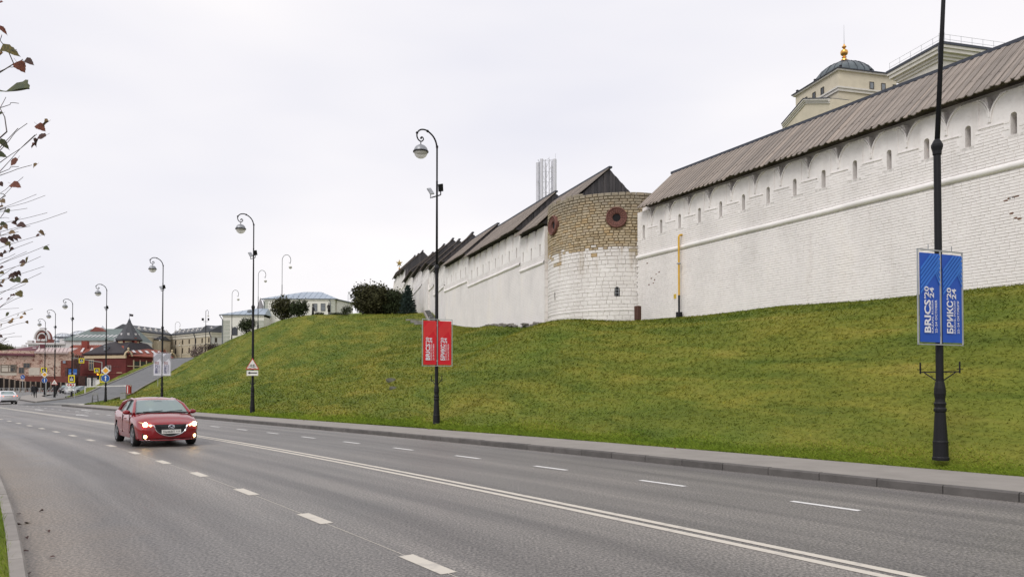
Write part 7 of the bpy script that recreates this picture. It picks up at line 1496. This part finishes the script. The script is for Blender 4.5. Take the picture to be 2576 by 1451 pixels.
for x, y, d in ((527, 912, 165),): 
    p = at(526, 905, 165); tl = thing('black_carriage', 'low black rounded shelter at the end of the driveway', 'shelter', at(504, 906, 200)); 
    c_ = at(504, 907, 200); MB().sphere((c_.x, 200, c_.z), (.75, .6, .85), 12, 6, 0, 1).build('hood', DARK, tl, world=True, smooth=True); MB().bar((c_.x - .7, 199.6, c_.z + .05), (c_.x + .8, 199.6, c_.z + .05), .08).build('sill', STEEL, tl, world=True)
p = at(527, 900, 150); ur = thing('white_urn', 'small white stone urn on the hill edge before the shrubs', 'urn', p); MB().lathe([(.25, -.6), (.25, 0), (.14, .1), (.12, .3), (.36, .65), (.4, .7), (.3, .72)], seg=12).build('bowl', SW, ur, smooth=True); MB().box((0, 0, -.4), (.55, .55, .7)).build('pedestal', SW, ur)
# ================================================================== VEGETATION
def leaf_cloud(mb_name, mat, parent, n, fn, size, loc=(0, 0, 0)):
    """n small leaf quads scattered by fn(rng) -> positions, one mesh"""
    P = fn(n); n = len(P); a = RNG.normal(size=(n, 3)); a /= np.linalg.norm(a, axis=1)[:, None]; b_ = np.cross(a, RNG.normal(size=(n, 3))); b_ /= np.linalg.norm(b_, axis=1)[:, None]
    s = size * RNG.uniform(.6, 1.4, n)[:, None]; v = np.stack([P - a * s - b_ * s * .5, P + a * s * .2 - b_ * s * .7, P + a * s, P + a * s * .1 + b_ * s * .7], 1).reshape(-1, 3)
    me = bpy.data.meshes.new(mb_name); me.from_pydata(v.tolist(), [], np.arange(4 * n).reshape(-1, 4).tolist()); at_ = me.attributes.new('rnd', 'FLOAT', 'FACE'); at_.data.foreach_set('value', RNG.random(n))
    return link_obj(mb_name, me, mat, parent, loc)
def blob(cs, jitter=.18):
    cs = np.array(cs, float)
    def f(n):
        w = cs[:, 3] * cs[:, 4] * cs[:, 5]; i = RNG.choice(len(cs), n, p=w / w.sum()); d = RNG.normal(size=(n, 3)); d /= np.linalg.norm(d, axis=1)[:, None]
        r_ = RNG.random(n)[:, None] ** .28 * (1 + RNG.normal(0, jitter, (n, 1))); P = cs[i, :3] + d * r_ * cs[i, 3:6]; return P[P[:, 2] > .03]
    return f
def leafm(name, c, rnd=.45): return M(name, c, .8, .25, 1.5, rnd=rnd, spec=.2)
DG = leafm('dark_shrub_leaf', (.040, .052, .022)); DG2 = leafm('olive_shrub_leaf', (.052, .052, .022)); SPR = leafm('spruce_needle', (.040, .062, .052)); BARK = M('bark', (.06, .045, .035), .95, .3, 6); TWIG = M('grey_twig', (.115, .10, .09), .9, .2, 6)
def shrub(x, y, d, wpx, hpx, mat, label, n=2600, lobes=7, name='round_shrub', leafn='foliage'):
    p = at(x, y, d); k = d / 1900; w, h = wpx * k, hpx * k; z = p.z; r_ = thing(name, label, 'shrub', (p.x, p.y, z), 0, 'dark shrubs on the hilltop')
    cs = [(0, 0, h * .5, w * .40, w * .40, h * .46)]
    for j in range(lobes): a = 2 * math.pi * j / lobes; cs.append((math.cos(a) * w * .27, math.sin(a) * w * .27, h * random.uniform(.3, .72), w * .24, w * .24, h * .26))
    leaf_cloud(leafn, mat, r_, n, blob(cs), max(.05, min(w, h) * .035)); mb = MB()
    for j in range(6): a = random.uniform(0, 6.28); mb.tube([(0, 0, -.3), (math.cos(a) * w * .12, math.sin(a) * w * .12, h * .45), (math.cos(a) * w * .3, math.sin(a) * w * .3, h * .85)], [.05, .035, .012], 5)
    for j in range(16): a = random.uniform(0, 6.28); e = random.uniform(.2, 1.2); q = (math.cos(a) * math.cos(e) * w * .42, math.sin(a) * math.cos(e) * w * .42, h * .45 + math.sin(e) * h * .5); mb.tube([(q[0] * .5, q[1] * .5, h * .5), q, (q[0] * 1.16, q[1] * 1.16, q[2] * 1.10)], [.02, .012, .005], 4)
    mb.build('stems', BARK, r_); return r_
shrub(713, 808, 96, 66, 66, DG2, 'larger dark round shrub on the hill left of the bronze figures'); shrub(752, 804, 95, 52, 52, DG, 'smaller dark round shrub just left of the bronze figures')
shrub(622, 842, 106, 46, 44, DG, 'dark round shrub on the slope before the low annex'); shrub(872, 795, 92, 32, 28, DG, 'small loose shrub between the bronze figures and the big bush', 1300)
shrub(942, 797, 84, 116, 84, DG2, 'big broad dark bush left of the blue spruce', 12000, 10); shrub(1012, 792, 90, 56, 62, DG, 'dark bush in the shade behind the spruce, touching the far wall', 4000)
shrub(992, 794, 83, 58, 66, DG, 'dark upright bush between the big bush and the spruce', 5200)
shrub(803, 798, 97, 34, 14, DG, 'low clipped mound of shrub between the bronze figures', 900, 5); shrub(848, 796, 96, 50, 10, DG, 'low dark hedge at the feet of the right bronze figure', 900, 6)
shrub(538, 897, 140, 50, 36, leafm('plum_leaf', (.055, .038, .034)), 'plum-coloured shrub on the hill edge before the beige building', 1500); shrub(497, 908, 160, 46, 44, leafm('grey_mauve_leaf', (.16, .12, .11)), 'loose mauve-grey shrub before the beige building', 900)
# blue spruce
p = at(1026, 786, 80); sp_ = thing('blue_spruce', 'dark blue-green spruce tree against the far white wall', 'tree', p, 0); h = 72 / 1900 * 80; MB().tube([(0, 0, -.3), (0, 0, h)], [.09, .01], 6).build('trunk', BARK, sp_)
def spruce(n):
    out = []; tiers = 12
    for t_ in range(tiers):
        z = h * (.04 + .94 * t_ / tiers); rr_ = (1 - t_ / tiers) ** .85 * h * .34 + .05; nb_ = 9 if t_ < 8 else 6
        for b_ in range(nb_):
            a = 2 * math.pi * (b_ + .5 * (t_ % 2)) / nb_ + random.uniform(-.15, .15); m_ = n // (tiers * nb_); s = RNG.random(m_) ** .7; ln = rr_ * random.uniform(.8, 1.12)
            out.append(np.c_[np.cos(a) * s * ln + RNG.normal(0, .035, m_), np.sin(a) * s * ln + RNG.normal(0, .035, m_), z - s * ln * .22 + RNG.normal(0, .035, m_) + .12 * s ** 3])
    return np.vstack(out)
leaf_cloud('crown', SPR, sp_, 22000, spruce, .055)
# reddish bare shrub by the driveway, far left tree
def bare_shrub(x, y, d, wpx, hpx, col, label, name='bare_shrub'):
    p = at(x, y, d); k = d / 1900; w, h = wpx * k, hpx * k; r_ = thing(name, label, 'shrub', p, 0); mb = MB()
    for j in range(70): a = random.uniform(0, 6.28); e = random.uniform(0, .5); q = (math.cos(a) * e * w, math.sin(a) * e * w * .6, h * random.uniform(.6, 1)); mb.tube([(0, 0, -.2), (q[0] * .6, q[1] * .6, q[2] * .5), q], [.03, .02, .008], 4)
    mb.build('stems', col, r_); leaf_cloud('foliage', col, r_, 700, blob([(0, 0, h * .55, w * .45, w * .3, h * .42)]), .09)
bare_shrub(411, 911, 150, 22, 34, leafm('rusty_twig', (.22, .075, .045)), 'rusty red shrub beside the driveway behind the white banners')
def far_tree(x, y, d, wpx, hpx, mat, label):
    p = at(x, y, d); k = d / 1900; w, h = wpx * k, hpx * k; r_ = thing('broadleaf_tree', label, 'tree', (p.x, p.y, 0), 0); mb = MB(); mb.tube([(0, 0, 0), (0, 0, p.z + h * .4), (.3, 0, p.z + h * .8)], [.35, .2, .06], 6)
    for j in range(7): a = random.uniform(0, 6.28); mb.tube([(0, 0, p.z + h * .3), (math.cos(a) * w * .35, math.sin(a) * w * .35, p.z + h * .75)], [.1, .02], 5)
    mb.build('trunk', BARK, r_); cs = [(0, 0, p.z + h * .5, w * .4, w * .4, h * .42)] + [(math.cos(a) * w * .3, math.sin(a) * w * .3, p.z + h * random.uniform(.3, .75), w * .2, w * .2, h * .25) for a in np.linspace(0, 6.28, 8)]
    leaf_cloud('crown', mat, r_, 2600, blob(cs), w * .035)
far_tree(16, 892, 195, 44, 28, leafm('muted_green_leaf', (.095, .10, .042)), 'muted green tree top behind the maroon roof at far left'); far_tree(-14, 900, 190, 40, 40, leafm('muted_green_leaf', (.09, .1, .04)), 'green tree at the left frame edge beside the peeling building')
# ---------------------------------------------------------------- linden trees of the verge, just outside the frame on the left
def leaf_mesh(kind):
    """heart-shaped toothed leaf, folded along the midrib and curled; x along, length 1"""
    n = 9; mb = MB(); ctr = []; L_, R_ = [], []
    for k in range(n + 1):
        t_ = k / n; w = .50 * math.sin(math.pi * min(1, t_ * 1.0) ** .62) * (1 - .25 * t_) + (.03 if 0 < k < n and k % 2 else -.015); w = max(w, 0 if k in (0, n) else .04)
        cu = -.22 * t_ * t_ * kind[1]; ctr.append((t_, 0, cu)); fold = kind[0]
        bx_ = t_ - (.07 if k == 1 else 0); wv = .035 * math.sin(t_ * 9 + kind[2])
        L_.append((bx_, w * math.cos(fold), cu + w * math.sin(fold) + wv)); R_.append((bx_, -w * math.cos(fold), cu + w * math.sin(fold) - wv))
    v = ctr + L_ + R_; m = n + 1; fs = []
    for k in range(n): fs += [[k, k + 1, m + k + 1, m + k], [k + 1, k, 2 * m + k, 2 * m + k + 1]]
    mb.add(v, fs); st_ = MB(); mb.tube([(-.32, 0, .06), (-.15, 0, .02), (0, 0, 0), (.5, 0, -.05 * kind[1] + .008)], [.014, .012, .012, .006], 4); return mb
def leaf_material(name, c1, c2):
    return M(name, c1, .6, .2, 9, col2=c2, c2pos=(.42, .62), spec=.35, bump=.3, bscale=25, rnd=.2)
LMAT = {'r': leaf_material('russet_leaf', (.105, .028, .016), (.20, .060, .026)), 'd': leaf_material('dark_brown_leaf', (.040, .020, .017), (.085, .034, .024)), 'g': leaf_material('dark_green_leaf', (.030, .044, .016), (.075, .080, .020)), 'o': leaf_material('olive_leaf', (.055, .052, .016), (.14, .105, .025)), 'y': leaf_material('ochre_leaf', (.22, .10, .022), (.36, .19, .04)), 'b': leaf_material('tan_leaf', (.13, .085, .040), (.20, .13, .06))}
LMESH = {c_: [leaf_mesh(k).mesh('leaf', m_) for k in ((.15, .25, 0), (.5, .7, 1), (.8, 1.1, 2), (.4, -.5, 3))] for c_, m_ in LMAT.items()}
for d_ in LMESH.values():
    for me in d_: me.polygons.foreach_set('use_smooth', [True] * len(me.polygons))
K = .92762                        # twig and leaf positions were read on the full-size photograph
TREES = [((-3.25, 2.75), 2.7, 'young linden with russet leaves nearest the left frame edge, only its twigs in view'), ((-6.9, 6.6), 6.2, 'second linden along the verge, bare twigs with small olive leaves at left'), ((-10.2, 10.9), 9.6, 'third linden along the verge, thin twigs above the far roofs')]
TW = {0: [(62, 161, 194), (16, 264, 294), (51, 281, 293), (74, 335, 409), (49, 348, 400), (100, 364, 441), (95, 366, 465), (86, 448, 476), (51, 452, 469), (5, 95, 110), (45, 135, 139)],
      1: [(63, 480, 541), (99, 527, 567), (123, 530, 568), (74, 565, 574), (182, 575, 629), (128, 577, 607), (82, 613, 640), (30, 500, 525), (124, 635, 672), (134, 663, 716), (73, 682, 716), (41, 688, 705), (111, 695, 737), (120, 722, 760), (25, 592, 592), (112, 740, 797), (64, 802, 832), (40, 745, 765), (60, 716, 750), (90, 655, 690), (50, 628, 640), (70, 770, 792)],
      2: [(89, 837, 868), (51, 835, 839), (68, 874, 894), (41, 902, 908), (59, 912, 919), (36, 806, 832), (30, 868, 880), (60, 858, 872), (24, 925, 932)]}
LV = {0: [(8, 85, 24, 'r', 2), (28, 142, 46, 'o', 1), (57, 183, 30, 'r', 0), (79, 170, 30, 'd', 1), (50, 250, 88, 'g', 3), (112, 347, 26, 'r', 0), (111, 372, 28, 'd', 0), (98, 388, 22, 'd', 2), (89, 396, 16, 'r', 2), (123, 335, 22, 'b', 2), (37, 441, 27, 'r', 0), (95, 450, 16, 'b', 1), (4, 421, 26, 'g', 0), (11, 394, 30, 'g', 2), (1, 310, 14, 'g', 1), (0, 150, 20, 'y', 1), (1, 8, 12, 'r', 1)],
      1: [(44, 503, 25, 'r', 0), (8, 546, 17, 'b', 0), (21, 573, 16, 'g', 0), (11, 608, 18, 'g', 0), (44, 600, 20, 'd', 2), (40, 606, 14, 'd', 1), (59, 611, 20, 'd', 0), (66, 612, 13, 'r', 2), (34, 630, 16, 'b', 0), (41, 646, 20, 'd', 2), (50, 644, 16, 'd', 1), (30, 650, 17, 'd', 2), (14, 655, 18, 'd', 0), (4, 650, 18, 'd', 0), (19, 661, 17, 'o', 0), (27, 669, 15, 'o', 1), (30, 679, 18, 'd', 2), (10, 687, 17, 'd', 2), (3, 692, 14, 'd', 0), (101, 639, 13, 'd', 0), (114, 633, 16, 'b', 2), (127, 674, 15, 'g', 0), (72, 707, 18, 'o', 0), (63, 711, 16, 'd', 0), (60, 719, 14, 'b', 0), (43, 746, 18, 'd', 2), (52, 742, 16, 'd', 2), (33, 749, 15, 'd', 1), (25, 753, 13, 'd', 0), (48, 760, 20, 'g', 0), (34, 761, 14, 'o', 1), (69, 763, 19, 'o', 0), (8, 764, 15, 'b', 0), (5, 740, 15, 'o', 0), (3, 727, 13, 'd', 1), (2, 620, 16, 'b', 0), (16, 616, 14, 'b', 1), (3, 500, 14, 'd', 0), (2, 560, 12, 'b', 0), (54, 798, 19, 'o', 0), (21, 811, 12, 'd', 0), (30, 803, 10, 'd', 1), (37, 800, 9, 'd', 0), (1, 775, 14, 'd', 0)],
      2: [(19, 853, 13, 'g', 0), (57, 861, 11, 'y', 0), (67, 851, 10, 'b', 1), (27, 873, 15, 'b', 0), (33, 868, 10, 'y', 2), (3, 884, 11, 'b', 0), (74, 874, 8, 'b', 1), (2, 811, 9, 'd', 0), (3, 912, 9, 'd', 0), (48, 855, 8, 'o', 0)]}
for ti, ((tx, ty), dep, lab) in enumerate(TREES):
    tr = thing('linden_tree', lab, 'tree', (tx, ty, .1), 0, 'young lindens on the verge'); H = 5.4 if ti == 0 else 6.0
    trunk = [Vector((0, 0, -.1)), Vector((.02, .01, 1.2)), Vector((-.02, .02, 2.6)), Vector((.02, 0, 4.2)), Vector((0, .02, H))]
    autosmooth(MB().tube(trunk, [.075, .06, .05, .032, .010], 10).build('trunk', BARK, tr), 60)
    def lodge(z): z = max(.3, min(H - .1, z)); return Vector((0, 0, z))
    tws = []
    for (x1, y1, y0) in TW[ti]:
        dd = dep * random.uniform(.93, 1.07); tip = at(x1 * K, y1 * K, dd); mid = at(0, y0 * K, dd * random.uniform(.98, 1.02)); o_ = Vector((tx, ty, .1)); back = mid - (tip - mid).normalized() * .35
        st0 = lodge(back.z - .1 - .45 * (back - o_).xy.length); pts = [st0, back - o_, mid - o_, (mid - o_).lerp(tip - o_, .55) + Vector((0, 0, random.uniform(-.012, .012))), tip - o_]
        pts = [Vector(q) for q in catmull([tuple(q) for q in pts], 3)]; n = len(pts); sc_ = dep / 2.7
        MB().tube(pts, [max(.0011 * sc_ ** .55, (.0045 if ti == 0 else .007) * (1 - i / (n - 1)) ** 1.6) for i in range(n)], 5).build('twig', TWIG, tr); tws.append((x1, y1, y0, dd))
    for (lx, ly, w, col, vi) in LV[ti]:
        bt_ = min(tws, key=lambda q: abs((q[2] + (q[1] - q[2]) * min(1, lx / max(q[0], 1))) - ly) + max(0, lx - q[0])); dd = bt_[3] * (1 + random.uniform(-.01, .01)); p = at(lx * K, ly * K, dd); L_ = w * K / 1900 * dd * random.uniform(1.0, 1.15)
        a = random.choice((random.uniform(-.5, .5), math.pi + random.uniform(-.5, .5))) if w < 60 else .12
        dn_ = random.uniform(-.9, -.1) if w < 40 else -.15; ax = Vector((math.cos(a) * math.cos(dn_), random.uniform(-.35, .35), math.sin(dn_))).normalized(); up = Vector((0, -.75 if w < 60 else -.55, .65)); ay = up.cross(ax).normalized(); az = ax.cross(ay)
        Mx = (Matrix((ax, ay, az)).transposed() @ Matrix.Diagonal((L_, L_ * (1.05 if w < 60 else 1.25), L_))).to_4x4(); Mx.translation = p - ax * L_ * .5 - Vector((tx, ty, .1))
        o = bpy.data.objects.new('leaf', LMESH[col][vi]); COL.objects.link(o); o.parent = tr; o.matrix_local = Mx
    # a few more twigs on the side away from the street view
    for k in range(10):
        a = random.uniform(1.6, 4.4); z = random.uniform(1.8, H - .4); e = Vector((math.cos(a), math.sin(a), 0)) * random.uniform(.7, 1.3); MB().tube([(0, 0, z), e * .5 + Vector((0, 0, z + .35)), e + Vector((0, 0, z + .6))], [.012, .008, .003], 5).build('twig', TWIG, tr)
        o = bpy.data.objects.new('leaf', LMESH[random.choice('rdgo')][0]); COL.objects.link(o); o.parent = tr; o.location = e + Vector((0, 0, z + .55)); o.scale = (.08,) * 3; o.rotation_euler = (random.random() * 3, random.random(), random.random() * 6)
# fallen leaves along the kerbs
lf = [(250, 1468, 'y'), (70, 1457, 'd'), (58, 1520, 'd'), (36, 1405, 'd'), (62, 1495, 'd'), (76, 1555, 'd'), (118, 1385, 'd'), (54, 1395, 'd'), (148, 1510, 'd'), (128, 1440, 'd'), (45, 1425, 'd')]
for k, (x, y, c_) in enumerate(lf):
    x = x if k else 77; y = y if k else 1417; r_ = (y * K - HOR) / 1900; d = CAM_H / r_; p = at(x * K, y * K, d); o = link_obj('fallen_leaf', LMESH[c_ if k else 'b'][k % 4], None, None, (p.x, p.y, .015), (random.uniform(-.2, .2), random.uniform(-.2, .2), random.random() * 6), (.055 if k else .075,) * 3)
    setp(o, 'dry brown leaf lying on the asphalt by the near kerb' if k else 'pale curled leaf on the asphalt, lightest of those by the near kerb', 'leaf', 'fallen leaves by the kerb')
for k in range(12):
    s = random.uniform(-3, 32); n_ = float(n_grass(s)) + random.uniform(-.5, .25); p = P3(s, n_, .14 if n_ < n_grass(s) else .20); o = link_obj('fallen_leaf', LMESH['y'][k % 4], None, None, p, (random.uniform(-.3, .3), random.uniform(-.3, .3), random.random() * 6), (.085,) * 3); setp(o, 'yellow leaf fallen along the edge of the far pavement', 'leaf', 'yellow leaves along the pavement edge')
